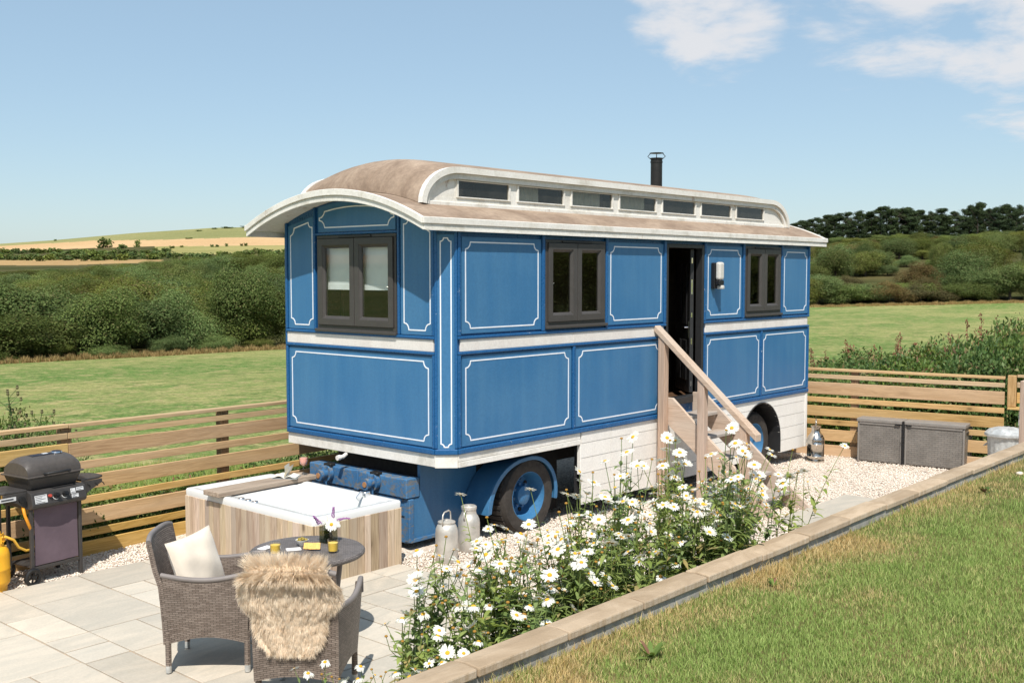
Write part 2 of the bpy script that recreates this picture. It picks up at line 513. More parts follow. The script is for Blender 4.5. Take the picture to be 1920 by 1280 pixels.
def canvas():
    t = NT('brown_roof_canvas')
    c = t.coord()
    a = t.noise(t.coord(scale=(1.0, 1.6, 1)), 1.6, 6, 0.62, 0.5)
    b = t.noise(c, 18, 5, 0.7)
    colr = t.mix(t.rng(a, 0.32, 0.68), (0.235, 0.168, 0.122), (0.365, 0.275, 0.205))
    sm = t.rng(t.noise(t.coord(scale=(2.2, 0.5, 0.5)), 2.4, 5, 0.65), 0.5, 0.72, 0, 0.6)
    colr = t.mix(sm, colr, (0.31, 0.225, 0.165))
    colr = t.hsv(colr, val=t.rng(b, 0.25, 0.75, 0.82, 1.15))
    gr = t.rng(t.noise(c, 5.5, 6, 0.75), 0.6, 0.75, 0, 0.5)
    colr = t.mix(gr, colr, (0.17, 0.12, 0.095))
    nm = t.bump(t.math('ADD', a, t.math('MULTIPLY', b, 0.25)), 0.5, 0.02)
    return t.done(t.bsdf(colr, 0.85, 0, 0.2, nm))
M['canvas'] = canvas()
M['pvc'] = plain('grey_brown_window_frame', (0.060, 0.054, 0.050), 0.42, var=0.05)
M['pvc_dark'] = plain('dark_grey_frame', (0.026, 0.026, 0.027), 0.4, var=0.05)
M['black'] = plain('black_plastic', (0.012, 0.012, 0.013), 0.45, var=0.1)
M['black_metal'] = plain('black_flue_metal', (0.022, 0.021, 0.020), 0.5, metal=0.3, var=0.2)
M['chrome'] = plain('chrome', (0.75, 0.75, 0.76), 0.12, metal=1.0, var=0.02)
M['rubber'] = plain('tyre_rubber', (0.042, 0.036, 0.031), 0.85, var=0.25, scale=14, bump=0.3)
M['interior'] = plain('interior_wood', (0.10, 0.055, 0.03), 0.5)
M['interior_wall'] = plain('interior_lining', (0.16, 0.11, 0.075), 0.6)
M['underside'] = plain('dark_chassis_underside', (0.02, 0.02, 0.021), 0.8)
M['blind'] = plain('white_roman_blind', (0.78, 0.79, 0.78), 0.8, var=0.03)
M['glass'] = thin_glass('window_glass', (0.70, 0.72, 0.70), 2.0, 1.5)
M['glass_clear'] = thin_glass('front_window_glass', (0.93, 0.95, 0.94), 1.6, 1.5)
M['old_glass'] = thin_glass('old_dusty_glass', (0.72, 0.72, 0.68), 1.3, 1.5, dirt=0.05)
M['frosted'] = plain('ribbed_frosted_glass', (0.60, 0.575, 0.525), 0.25, var=0.06, scale=40, bump=0.5, bscale=120)
M['cladding'] = wood('weathered_cladding_wood', (0.60, 0.455, 0.32), (0.33, 0.228, 0.148), 'z', 0.8, 0.24, True, (0.53, 0.45, 0.36), 0.9, 0.012)
M['fence'] = wood('larch_fence_board', (0.60, 0.385, 0.165), (0.385, 0.225, 0.080), 'x', 0.75, 0.13, True, (0.58, 0.40, 0.215), 0.8, 0.008)
M['fence_top'] = wood('weathered_fence_rail', (0.57, 0.40, 0.225), (0.37, 0.24, 0.125), 'x', 0.8, 0.1, True, (0.53, 0.41, 0.27), 0.8)
M['post'] = wood('fence_post_wood', (0.36, 0.24, 0.13), (0.20, 0.12, 0.06), 'z', 0.8, 0.12, True)
M['post_pale'] = wood('pale_fence_post_wood', (0.55, 0.37, 0.20), (0.34, 0.21, 0.10), 'z', 0.8, 0.1, True)
M['step_y'] = wood('step_timber_along', (0.60, 0.455, 0.345), (0.42, 0.295, 0.21), 'y', 0.8, 0.1, False, (0.53, 0.44, 0.36), 0.7)
M['step_x'] = wood('step_timber_tread', (0.42, 0.345, 0.28), (0.26, 0.20, 0.16), 'x', 0.85, 0.1, False, (0.40, 0.36, 0.32), 0.7)
M['step_z'] = wood('step_timber_post', (0.53, 0.38, 0.285), (0.36, 0.245, 0.175), 'z', 0.8, 0.1, True, (0.48, 0.38, 0.31), 0.7)
M['bath_board'] = wood('bath_board_wood', (0.46, 0.37, 0.29), (0.26, 0.195, 0.145), 'x', 0.75, 0.05, True, None, 0.7)
M['acrylic'] = plain('white_tub_acrylic', (0.68, 0.68, 0.665), 0.16, var=0.01)
M['wicker'] = wicker('brown_wicker', (0.245, 0.196, 0.163), (0.155, 0.119, 0.097), (0.018, 0.013, 0.010), 0.0155, 0.046)
M['wicker_table'] = wicker('grey_wicker', (0.225, 0.198, 0.185), (0.150, 0.130, 0.120), (0.03, 0.025, 0.022), 0.012, 0.034)
M['box_weave'] = wicker('moulded_weave_plastic', (0.215, 0.195, 0.175), (0.185, 0.167, 0.149), (0.05, 0.045, 0.04), 0.030, 0.085)
M['box_plain'] = plain('moulded_brown_plastic', (0.235, 0.213, 0.192), 0.55, var=0.06, bump=0.15, bscale=160)
M['linen'] = plain('cream_linen', (0.70, 0.61, 0.50), 0.9, var=0.05, bump=0.5, bscale=220, sheen=0.3)
M['bbq'] = plain('dark_grey_enamel', (0.080, 0.069, 0.062), 0.38, var=0.1, scale=30, bump=0.1)
M['bbq_metal'] = plain('charcoal_painted_steel', (0.048, 0.044, 0.042), 0.45, var=0.1)
M['bbq_cloth'] = plain('plum_fabric', (0.130, 0.092, 0.112), 0.85, var=0.12, scale=4, bump=0.3, bscale=60)
M['sticker'] = plain('white_printed_label', (0.62, 0.62, 0.62), 0.5, var=0.02)
M['ink'] = plain('label_print', (0.06, 0.06, 0.065), 0.6, var=0.02)
M['navy'] = plain('navy_label', (0.012, 0.018, 0.035), 0.35, var=0.04)
M['red'] = plain('red_button', (0.45, 0.06, 0.04), 0.4)
M['gas'] = plain('yellow_cylinder_paint', (0.82, 0.42, 0.025), 0.38, var=0.07, scale=6)
M['hose'] = plain('orange_rubber_hose', (0.75, 0.30, 0.02), 0.5, var=0.05)
M['hose_yellow'] = plain('yellow_rubber_hose', (0.80, 0.46, 0.06), 0.5, var=0.05)
M['churn'] = plain('dull_aluminium', (0.60, 0.565, 0.51), 0.52, metal=0.55, var=0.16, scale=7, bump=0.15)
M['steel'] = plain('polished_steel_churn', (0.62, 0.57, 0.51), 0.16, metal=1.0, var=0.12, scale=6, bump=0.12, bscale=30)
M['galv'] = plain('galvanised_steel', (0.52, 0.525, 0.51), 0.5, metal=0.3, var=0.22, scale=12)
M['juice'] = plain('orange_juice', (0.86, 0.55, 0.08), 0.3, var=0.03)
M['clear'] = thin_glass('clear_glass', (0.975, 0.985, 0.98), 2.0, 1.45)
M['ceramic'] = plain('white_ceramic', (0.80, 0.77, 0.70), 0.25, var=0.02)
M['olive'] = plain('green_olive', (0.30, 0.22, 0.03), 0.3, var=0.25, scale=40)
M['cracker'] = plain('golden_cracker', (0.80, 0.46, 0.13), 0.75, var=0.15, scale=60, bump=0.3)
M['paper'] = plain('white_paper', (0.82, 0.80, 0.78), 0.8, var=0.02)
M['page'] = plain('cream_book_page', (0.80, 0.76, 0.66), 0.8, var=0.03)
M['rose_wine'] = thin_glass('rose_wine', (0.93, 0.62, 0.55), 1.0, 1.33)
M['petal'] = leafmat('white_petal', (0.84, 0.83, 0.78), (0.74, 0.72, 0.63), None, 0.25, 0.6, 0.05, 0.0)
M['disc'] = plain('yellow_flower_disc', (0.72, 0.38, 0.02), 0.8, var=0.2, scale=200, bump=0.6, bscale=400)
M['disc_old'] = plain('browned_flower_disc', (0.36, 0.19, 0.03), 0.85, var=0.25, scale=200, bump=0.6, bscale=400)
M['stalk'] = leafmat('daisy_leaf', (0.160, 0.235, 0.055), (0.320, 0.390, 0.130), (0.38, 0.32, 0.13), 0.35, 0.5, 0.18, 0.015)
M['violet'] = plain('violet_floret', (0.34, 0.14, 0.34), 0.8, var=0.2, scale=90)
M['broad'] = leafmat('broadleaf_foliage', (0.080, 0.125, 0.032), (0.185, 0.230, 0.070), (0.21, 0.20, 0.08), 0.25, 0.65, 0.34, 0.022, 0.1)
M['shrub'] = leafmat('olive_shrub_foliage', (0.085, 0.115, 0.028), (0.170, 0.200, 0.060), (0.20, 0.17, 0.075), 0.25, 0.65, 0.36, 0.03, 0.1)
M['pine'] = leafmat('pine_needles', (0.027, 0.046, 0.019), (0.066, 0.090, 0.036), None, 0.15, 0.7, 0.2, 0.015, 0.1)
M['bramble'] = leafmat('bramble_leaves', (0.055, 0.105, 0.020), (0.150, 0.215, 0.055), (0.28, 0.23, 0.09), 0.28, 0.5, 0.22, 0.02, 0.3)
M['nettle'] = leafmat('weed_leaves', (0.060, 0.115, 0.022), (0.175, 0.255, 0.065), (0.23, 0.13, 0.075), 0.3, 0.5, 0.2, 0.02, 0.3)
M['bracken'] = leafmat('rusty_bracken', (0.135, 0.105, 0.040), (0.215, 0.160, 0.065), (0.11, 0.135, 0.04), 0.25, 0.7, 0.25, 0.02, 0.1)
M['dock'] = leafmat('dock_seed_heads', (0.20, 0.085, 0.05), (0.33, 0.16, 0.09), None, 0.2, 0.8, 0.2, 0.02)
M['bark'] = plain('bark', (0.075, 0.058, 0.043), 0.9, var=0.25, bump=0.5, bscale=20)
M['straw'] = leafmat('dry_grass_stems', (0.26, 0.165, 0.060), (0.42, 0.29, 0.115), (0.15, 0.17, 0.045), 0.3, 0.8, 0.1, 0.01, 0.1)

def field_mat():
    t = NT('mown_field')
    w = t.coord('World')
    ax = (0.80, 0.60)
    rot = t.node('ShaderNodeMapping'); rot.inputs['Rotation'].default_value = (0, 0, R(-20)); rot.inputs['Scale'].default_value = (0.05, 0.12, 0.1)
    t.l.new(w, rot.inputs['Vector'])
    a = t.noise(rot.outputs[0], 1.0, 6, 0.62, 0.6)
    b = t.noise(w, 0.55, 6, 0.7)
    cfine = t.noise(w, 9, 4, 0.75)
    f = t.math('ADD', t.math('MULTIPLY', a, 0.75), t.math('MULTIPLY', b, 0.45))
    colr = t.mix(t.rng(f, 0.50, 0.72), (0.120, 0.215, 0.048), (0.290, 0.300, 0.105))
    m3 = t.noise(w, 3.3, 5, 0.8)
    colr = t.mix(t.rng(m3, 0.50, 0.62, 0, 0.5), colr, (0.41, 0.345, 0.150))
    colr = t.mix(t.rng(t.noise(w, 0.8, 4, 0.7), 0.50, 0.62, 0, 0.65), colr, (0.100, 0.165, 0.038))
    colr = t.mix(t.rng(t.noise(w, 1.3, 3, 0.65), 0.52, 0.62, 0, 0.65), colr, (0.42, 0.35, 0.16))
    colr = t.mix(t.rng(t.noise(w, 5.5, 4, 0.85), 0.52, 0.68, 0, 0.6), colr, (0.43, 0.36, 0.165))
    colr = t.hsv(colr, val=t.rng(cfine, 0.3, 0.7, 0.62, 1.34))
    nm = t.bump(t.math('ADD', cfine, t.noise(w, 2.2, 4, 0.7)), 0.9, 0.10)
    return t.done(t.bsdf(colr, 0.9, 0, 0.1, nm))
M['field'] = field_mat()
def ground_mat(name, c1, c2, sc=0.05, fine=0.6, bump=0.5):
    t = NT(name)
    w = t.coord('World')
    a = t.noise(w, sc, 6, 0.65)
    b = t.noise(w, fine, 5, 0.75)
    colr = t.hsv(t.mix(t.rng(a, 0.35, 0.65), c1, c2), val=t.rng(b, 0.25, 0.75, 0.82, 1.16))
    return t.done(t.bsdf(colr, 0.95, 0, 0.05, t.bump(b, bump, 0.3)))
M['scrub_floor'] = ground_mat('scrub_floor', (0.055, 0.060, 0.020), (0.10, 0.085, 0.035))
M['wheat'] = ground_mat('ripe_wheat', (0.50, 0.325, 0.165), (0.56, 0.375, 0.20), 0.012)
M['pasture'] = ground_mat('dry_pasture', (0.255, 0.235, 0.085), (0.33, 0.29, 0.115), 0.012)
M['meadow'] = ground_mat('green_meadow', (0.105, 0.150, 0.040), (0.185, 0.20, 0.065), 0.02)
M['stubble'] = ground_mat('brown_stubble', (0.33, 0.21, 0.095), (0.40, 0.265, 0.12), 0.02)
M['moor'] = ground_mat('hill_grass', (0.215, 0.215, 0.085), (0.28, 0.26, 0.11), 0.01)
M['soil'] = ground_mat('bed_soil', (0.09, 0.065, 0.045), (0.13, 0.10, 0.07), 1, 20)

def gravel_mat():
    t = NT('cream_gravel')
    w = t.coord('World')
    vo = t.node('ShaderNodeTexVoronoi'); t.l.new(w, vo.inputs['Vector']); vo.inputs['Scale'].default_value = 42
    r = t.node('ShaderNodeSeparateColor'); t.l.new(vo.outputs['Color'], r.inputs[0])
    colr = t.mix(r.outputs[0], (0.66, 0.55, 0.45), (0.86, 0.78, 0.68))
    colr = t.mix(t.rng(r.outputs[1], 0.9, 0.93), colr, (0.42, 0.34, 0.28))
    colr = t.mix(t.rng(vo.outputs['Distance'], 0.4, 0.75, 0, 0.6), colr, (0.36, 0.27, 0.20))
    h = t.rng(vo.outputs['Distance'], 0.0, 0.6, 1, 0, False)
    return t.done(t.bsdf(colr, 0.85, 0, 0.3, t.bump(h, 0.9, 0.012)))
M['gravel'] = gravel_mat()
def pebble_mat():
    t = NT('limestone_pebble')
    r = t.attr('rnd')
    colr = t.mix(r, (0.66, 0.55, 0.45), (0.88, 0.81, 0.71))
    colr = t.mix(t.rng(r, 0.93, 0.94), colr, (0.40, 0.30, 0.24))
    return t.done(t.bsdf(colr, 0.8, 0, 0.3))
M['pebble'] = pebble_mat()
def slab_mat():
    t = NT('sandstone_paving')
    c = t.coord(scale=(1, 1, 1))
    sw = t.noise(t.coord(scale=(0.8, 2.4, 1)), 1.5, 6, 0.6, 1.6)
    colr = t.mix(t.rng(sw, 0.35, 0.68), (0.53, 0.475, 0.39), (0.65, 0.565, 0.455))
    tone = t.rand()
    colr = t.mix(t.rng(tone, 0.0, 1.0, 0.0, 0.5, False), colr, (0.49, 0.465, 0.41))
    colr = t.hsv(colr, val=t.rng(t.math('FRACT', t.math('MULTIPLY', tone, 9.1)), 0, 1, 0.78, 1.03, False))
    colr = t.hsv(colr, val=t.rng(t.noise(c, 55, 4, 0.7), 0.3, 0.7, 0.94, 1.05))
    st = t.rng(t.noise(c, 2.6, 6, 0.7), 0.6, 0.74, 0, 0.3)
    colr = t.mix(st, colr, (0.40, 0.33, 0.26))
    h = t.math('ADD', t.math('MULTIPLY', sw, 0.7), t.math('MULTIPLY', t.noise(c, 26, 5, 0.65), 0.4))
    return t.done(t.bsdf(colr, 0.8, 0, 0.25, t.bump(h, 0.35, 0.008)))
M['slab'] = slab_mat()
M['joint'] = plain('sandy_joint', (0.40, 0.285, 0.19), 0.95, var=0.2, scale=12, bump=0.4)
def coping_mat():
    t = NT('brown_coping_stone')
    c = t.coord()
    sw = t.noise(t.coord(scale=(1.4, 3, 3)), 1.8, 6, 0.65, 0.8)
    colr = t.mix(t.rng(sw, 0.3, 0.7), (0.335, 0.245, 0.160), (0.470, 0.360, 0.250))
    sp = t.rng(t.noise(c, 11, 6, 0.75), 0.62, 0.75, 0, 0.55)
    colr = t.mix(sp, colr, (0.55, 0.46, 0.36))
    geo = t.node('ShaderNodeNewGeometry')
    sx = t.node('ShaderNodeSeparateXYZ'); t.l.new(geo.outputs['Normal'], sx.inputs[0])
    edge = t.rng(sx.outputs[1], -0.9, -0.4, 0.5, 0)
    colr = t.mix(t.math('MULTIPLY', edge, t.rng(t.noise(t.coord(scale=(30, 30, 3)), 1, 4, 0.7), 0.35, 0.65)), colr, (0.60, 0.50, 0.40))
    colr = t.hsv(colr, val=t.rng(t.rand(), 0, 1, 0.9, 1.08, False))
    return t.done(t.bsdf(colr, 0.85, 0, 0.2, t.bump(t.noise(c, 40, 6, 0.7), 0.5, 0.006)))
M['coping'] = coping_mat()
M['block'] = plain('grey_concrete_block', (0.33, 0.315, 0.285), 0.9, var=0.25, scale=8, bump=0.5, bscale=60, ovar=0.1)
def lawn_mat():
    t = NT('lawn_blade')
    w = t.coord('World')
    r = t.attr('rnd')
    n1 = t.noise(w, 1.15, 5, 0.62, 0.3)
    sp = t.node('ShaderNodeSeparateXYZ'); t.l.new(w, sp.inputs[0])
    band = t.rng(sp.outputs[1], -5.0, -4.40, 0, 0.20)             # the strip along the wall is parched
    n2 = t.noise(w, 4.5, 4, 0.7)
    f = t.math('ADD', t.math('ADD', t.math('ADD', t.math('MULTIPLY', n1, 0.75), t.math('MULTIPLY', n2, 0.27)), band), t.math('MULTIPLY', t.math('SUBTRACT', r, 0.5), 0.26))
    green = t.mix(r, (0.195, 0.300, 0.060), (0.450, 0.535, 0.175))
    dry = t.mix(r, (0.58, 0.38, 0.150), (0.68, 0.54, 0.270))
    colr = t.mix(t.rng(f, 0.55, 0.73), green, dry)
    p = t.bsdf(colr, 0.6, 0, 0.25)
    tr = t.node('ShaderNodeBsdfTranslucent'); t.l.new(colr, tr.inputs['Color'])
    ms = t.node('ShaderNodeMixShader'); ms.inputs[0].default_value = 0.3
    t.l.new(p, ms.inputs[1]); t.l.new(tr.outputs[0], ms.inputs[2])
    return t.done(ms.outputs[0])
M['lawn'] = lawn_mat()
M['lawn_soil'] = ground_mat('lawn_thatch', (0.10, 0.115, 0.035), (0.22, 0.17, 0.075), 0.9, 30)

# ------------------------------------------------------------------ terrain (polar about the terrace)
def lerp(a, b, t): return a + (b - a) * t
def interp(x, pts):
    if x <= pts[0][0]: return pts[0][1]
    for (x0, y0), (x1, y1) in zip(pts, pts[1:]):
        if x <= x1:
            u = (x - x0) / (x1 - x0)
            return lerp(y0, y1, u)
    return pts[-1][1]
HZ, FP = 513.0, 2006.84
def az_px(px): return math.degrees(math.atan((px - 960) / FP))
RIDGE = [(az_px(-400), 478), (az_px(0), 463), (az_px(100), 456), (az_px(250), 442), (az_px(400), 431), (az_px(530), 427), (az_px(800), 430)]
LEFT = [(0, -0.14), (12, -0.18), (60, -1.7), (75, -2.1), (110, -2.3), (160, -0.5), (260, 4.1)]
RIGHT = [(0, -0.14), (14, -0.2), (60, -0.8), (130, -1.0), (160, 0.3), (220, 5.0), (300, 11.5), (420, 13.0)]
def hill_z(a, D):
    row = lerp(503.0, interp(a, RIDGE), (D - 260) / 640.0)
    return CAM[2] + D * (HZ - row) / FP
def ter(a, D):
    """ground height at azimuth a (degrees, + to the right of the view axis) and distance D"""
    if a > 180: a -= 360
    zl = interp(D, LEFT) if D <= 260 else hill_z(max(min(a, 0), -40), min(D, 900))
    zr = interp(D, RIGHT)
    if a > 120: t = lerp(1, 0, (a - 120) / 60.0)
    elif a > 6: t = 1.0
    elif a > -7: t = (a + 7) / 13.0
    else: t = 0.0
    return lerp(zl, zr, t)
def pol(a, D):
    th = YAW - R(a)
    return CAM[0] + D * math.cos(th), CAM[1] + D * math.sin(th)
def ground_at(x, y):
    dx, dy = x - CAM[0], y - CAM[1]
    return ter(math.degrees((YAW - math.atan2(dy, dx) + math.pi) % (2 * math.pi) - math.pi), math.hypot(dx, dy))
def polar_sheet(name, azs, Ds, mats, pick, wrap=False):
    V = [(*pol(a, D), ter(a, D)) for a in azs for D in Ds]
    nD = len(Ds)
    F, mi = [], []
    n = len(azs)
    for i in range(n if wrap else n - 1):
        j = (i + 1) % n
        a2 = azs[j] if j else azs[0] + 360
        for k in range(nD - 1):
            F.append((i * nD + k, i * nD + k + 1, j * nD + k + 1, j * nD + k))
            mi.append(pick((azs[i] + a2) / 2, (Ds[k] + Ds[k + 1]) / 2))
    me = raw_mesh(name, V, F, mats, smooth=True, mi=mi)
    bm = bmesh.new(); bm.from_mesh(me)
    bmesh.ops.recalc_face_normals(bm, faces=bm.faces)
    if sum(f.normal.z for f in bm.faces) < 0: bmesh.ops.reverse_faces(bm, faces=bm.faces)
    bm.to_mesh(me); bm.free()
    return link(name, me)
EDGE = [(-40, 57), (az_px(0), 60), (az_px(300), 64), (az_px(530), 70), (0, 100), (az_px(1530), 128), (az_px(1900), 140), (40, 145)]
azs = [-32 + i * 0.4 for i in range(161)] + [34 + i * 6 for i in range(49)]
azs = [a for a in azs if a < 327]
Ds = [0.01, 4, 8, 11, 14, 18, 23, 30, 38, 46, 54, 57, 60, 63, 66, 70, 75, 85, 100, 115, 128, 134, 140, 146, 160, 180, 200, 220, 240, 261]
def pick_field(a, D):
    b = a - 360 if a > 180 else a
    if abs(b) > 45: return 0
    e = interp(b, EDGE)
    return 0 if D < e + 1 else 1
field = polar_sheet('field', azs, Ds, [M['field'], M['scrub_floor']], pick_field, True)
tag(field, kind='structure')
# the farmed hill beyond the valley, laid out in fields
def row_of(a, D): return lerp(503.0, interp(a, RIDGE), (D - 260) / 640.0)
WHEAT_T = [(az_px(0), 467), (az_px(185), 455.5), (az_px(270), 454), (az_px(530), 445), (az_px(700), 442)]
WHEAT_B = [(az_px(0), 475.5), (az_px(185), 468.5), (az_px(290), 465), (az_px(530), 461), (az_px(700), 459)]
def pick_hill(a, D):
    if a > 180: a -= 360
    if a > 30 or a < -40: return 0 if D > 500 else 1
    r = row_of(a, D); px = 960 + FP * math.tan(R(a))
    if r < interp(a, WHEAT_T): return 4
    if r < interp(a, WHEAT_B): return 0
    if px > 285 and r < 479: return 1
    if 125 < px < 200 and 476 < r < 485: return 2
    if px < 310 and 488.5 + max(0, (60 - px) * .03) < r < 499 - max(0, px - 120) * 0.035: return 3
    return 5
hill = polar_sheet('hillside', azs, [260.5 + i * 8 for i in range(81)] + [960, 1100], [M['wheat'], M['pasture'], M['meadow'], M['stubble'], M['moor'], M['scrub_floor']], pick_hill, True)
tag(hill, kind='structure')
# ------------------------------------------------------------------ gravel, patio, terrace wall, lawn
g = MB()
nx, ny = 40, 24
def gz(u, v):
    x, y = lerp(-10.0, 8.85, u), lerp(-4.3, 3.35, v)
    return (x, y, 0.008 * math.sin(3.1 * x + 1.3 * y) * math.sin(2.3 * y - x) - 0.004)
g.grid(gz, nx, ny)
gravel = g.build('gravel', M['gravel'], smooth=180, recalc=False)
tag(gravel, kind='structure')
# loose stones on it
def pebbles(n, region, name, smin=0.007, smax=0.016):
    xs = rng.uniform(region[0], region[1], n); ys = rng.uniform(region[2], region[3], n)
    base = np.array([(1, 0, 0), (0, 1, 0), (-1, 0, 0), (0, -1, 0), (.1, .1, .62), (0, 0, -.5)], float)
    F0 = np.array([(0, 1, 4), (1, 2, 4), (2, 3, 4), (3, 0, 4), (1, 0, 5), (2, 1, 5), (3, 2, 5), (0, 3, 5)])
    s = rng.uniform(smin, smax, (n, 1, 1))
    j = base[None] * (1 + rng.uniform(-.3, .3, (n, 6, 3)))
    a = rng.uniform(0, 6.28, n); c, q = np.cos(a)[:, None], np.sin(a)[:, None]
    V = np.stack([j[:, :, 0] * c - j[:, :, 1] * q, j[:, :, 0] * q + j[:, :, 1] * c, j[:, :, 2]], 2) * s
    V += np.stack([xs, ys, rng.uniform(0.0, 0.008, n)], 1)[:, None, :]
    F = (F0[None] + 6 * np.arange(n)[:, None, None]).reshape(-1, 3)
    return V.reshape(-1, 3), F, np.repeat(rng.uniform(0, 1, n), 8)
P1 = pebbles(26000, (2.0, 8.7, -2.6, 0.3), 'a')
P2 = pebbles(16000, (-0.42, 2.2, -2.6, 0.4), 'b')
P3 = pebbles(5000, (-3.9, -1.4, 2.2, 2.95), 'c')
V = np.concatenate([P1[0], P2[0], P3[0]])
F = np.concatenate([P1[1], P2[1] + len(P1[0]), P3[1] + len(P1[0]) + len(P2[0])])
me = raw_mesh('gravel_stones', V, F, M['pebble'], np.concatenate([P1[2], P2[2], P3[2]]))
tag(link('gravel_stones', me), 'loose cream limestone stones strewn over the gravel yard', 'gravel', kind='stuff')

pb = MB().box(-7.2, -0.44, -4.27, 2.16, -0.10, 0.012)
patio = pb.build('patio', M['joint'])
tag(patio, kind='structure')
# coursed sandstone slabs: joints run along y at these x, each course cut into its own slabs
PX = [-7.1, -6.4, -5.65, -5.05, -4.4, -3.745, -3.39, -2.70, -2.05, -1.46, -0.82, -0.45]
SL = {-3.745: [(-3.745, -3.39, 1.235, 2.15), (-3.745, -3.39, 0.56, 1.235)],
      -3.39: [(-3.39, -2.70, 1.54, 2.15), (-3.39, -2.70, 0.57, 1.54), (-3.39, -2.985, -0.10, 0.57), (-2.985, -2.70, -0.10, 0.57)]}
slabs = []
rs = random.Random(4)
for x0, x1 in zip(PX, PX[1:]):
    y = 2.15
    for q in SL.get(x0, ()): slabs.append(q); y = min(y, q[2])
    while y > -4.1:
        h = rs.choice([0.32, 0.62, 0.62, 0.93, 0.93])
        y0 = max(y - h, -4.11)
        if y - y0 < 0.08: break
        if rs.random() < 0.42 and x1 - x0 > 0.5:
            m = lerp(x0, x1, rs.choice([0.42, 0.5, 0.58]))
            slabs += [(x0, m, y0, y), (m, x1, y0, y)]
        else: slabs.append((x0, x1, y0, y))
        y = y0
for x0, x1, y0, y1 in slabs:
    if x1 < -5.7 or y1 < -3.9: continue
    jg = 0.0075
    b = MB()
    cx, cy = (x0 + x1) / 2, (y0 + y1) / 2
    j = lambda: rs.uniform(-.002, .002)
    w, h = (x1 - x0) / 2 - jg, (y1 - y0) / 2 - jg
    zt = 0.026 + rs.uniform(-.0015, .0015)
    vs = [(-w + j(), -h + j(), 0), (w + j(), -h + j(), 0), (w + j(), h + j(), 0), (-w + j(), h + j(), 0)]
    vs += [(v[0], v[1], zt - 0.008) for v in vs]
    b.add(vs, [(0, 3, 2, 1), (4, 5, 6, 7), (0, 1, 5, 4), (1, 2, 6, 5), (2, 3, 7, 6), (3, 0, 4, 7)])
    o = b.build('paving_slab', M['slab'], patio, bevel=0.003)
    o.location = (cx, cy, 0.008)
step_slab = thing('paving_slab', 'single grey sandstone slab laid in the gravel at the foot of the wooden steps', 'paving slab', (4.2, -1.95, 0))
MB().box(-0.62, 1.3, -0.35, 0.32, -0.01, 0.03).build('slab', M['slab'], step_slab, bevel=0.004)
link_sl = thing('stepping_slab', 'long pale slab along the gravel edge below the right part of the terrace wall', 'paving slab', (6.2, -2.35, 0))
MB().box(-1.1, 1.4, -0.28, 0.12, -0.01, 0.022).build('slab', M['slab'], link_sl, bevel=0.004)

# raised bed behind the wall and the wall itself
bed = MB().box(-5.2, 0.4, -4.27, -3.42, -0.05, 0.70).build('planting_bed', M['soil'])
tag(bed, kind='structure')
wall = thing('terrace_wall', 'long retaining wall with brown stone coping between the lawn and the patio', 'wall', (0, -4.325, 0))
def coping_x(k): return -4.21 + 0.6 * k
for k in range(-3, 14):
    x0, x1 = coping_x(k) + 0.004, coping_x(k + 1) - 0.004
    b = MB()
    dz, dy = rs.uniform(-.004, .004), rs.uniform(-.004, .004)
    prof = [(-0.076, 1.153), (0.076, 1.153), (0.076, 1.195), (0.0, 1.201), (-0.076, 1.195)]
    b.prism(lambda u, v, d: (d, u + dy, v + dz), prof, x0 - (x0 + x1) / 2, x1 - (x0 + x1) / 2)
    o = b.build('coping_stone', M['coping'], wall, bevel=0.008, seg=2)
    o.location = ((x0 + x1) / 2, 0, 0); o.rotation_euler = (0, 0, rs.uniform(-.004, .004))
for k in range(-3, 14):
    xm = coping_x(k) + 0.3
    MB().box(coping_x(k) + 0.302, coping_x(k + 1) + 0.298, -0.058, 0.055, 0.82, 1.151).build('wall_block', M['block'], wall, bevel=0.004)
MB().box(-6.1, 4.4, -0.055, 0.05, -0.1, 0.818).build('wall_base', M['block'], wall)

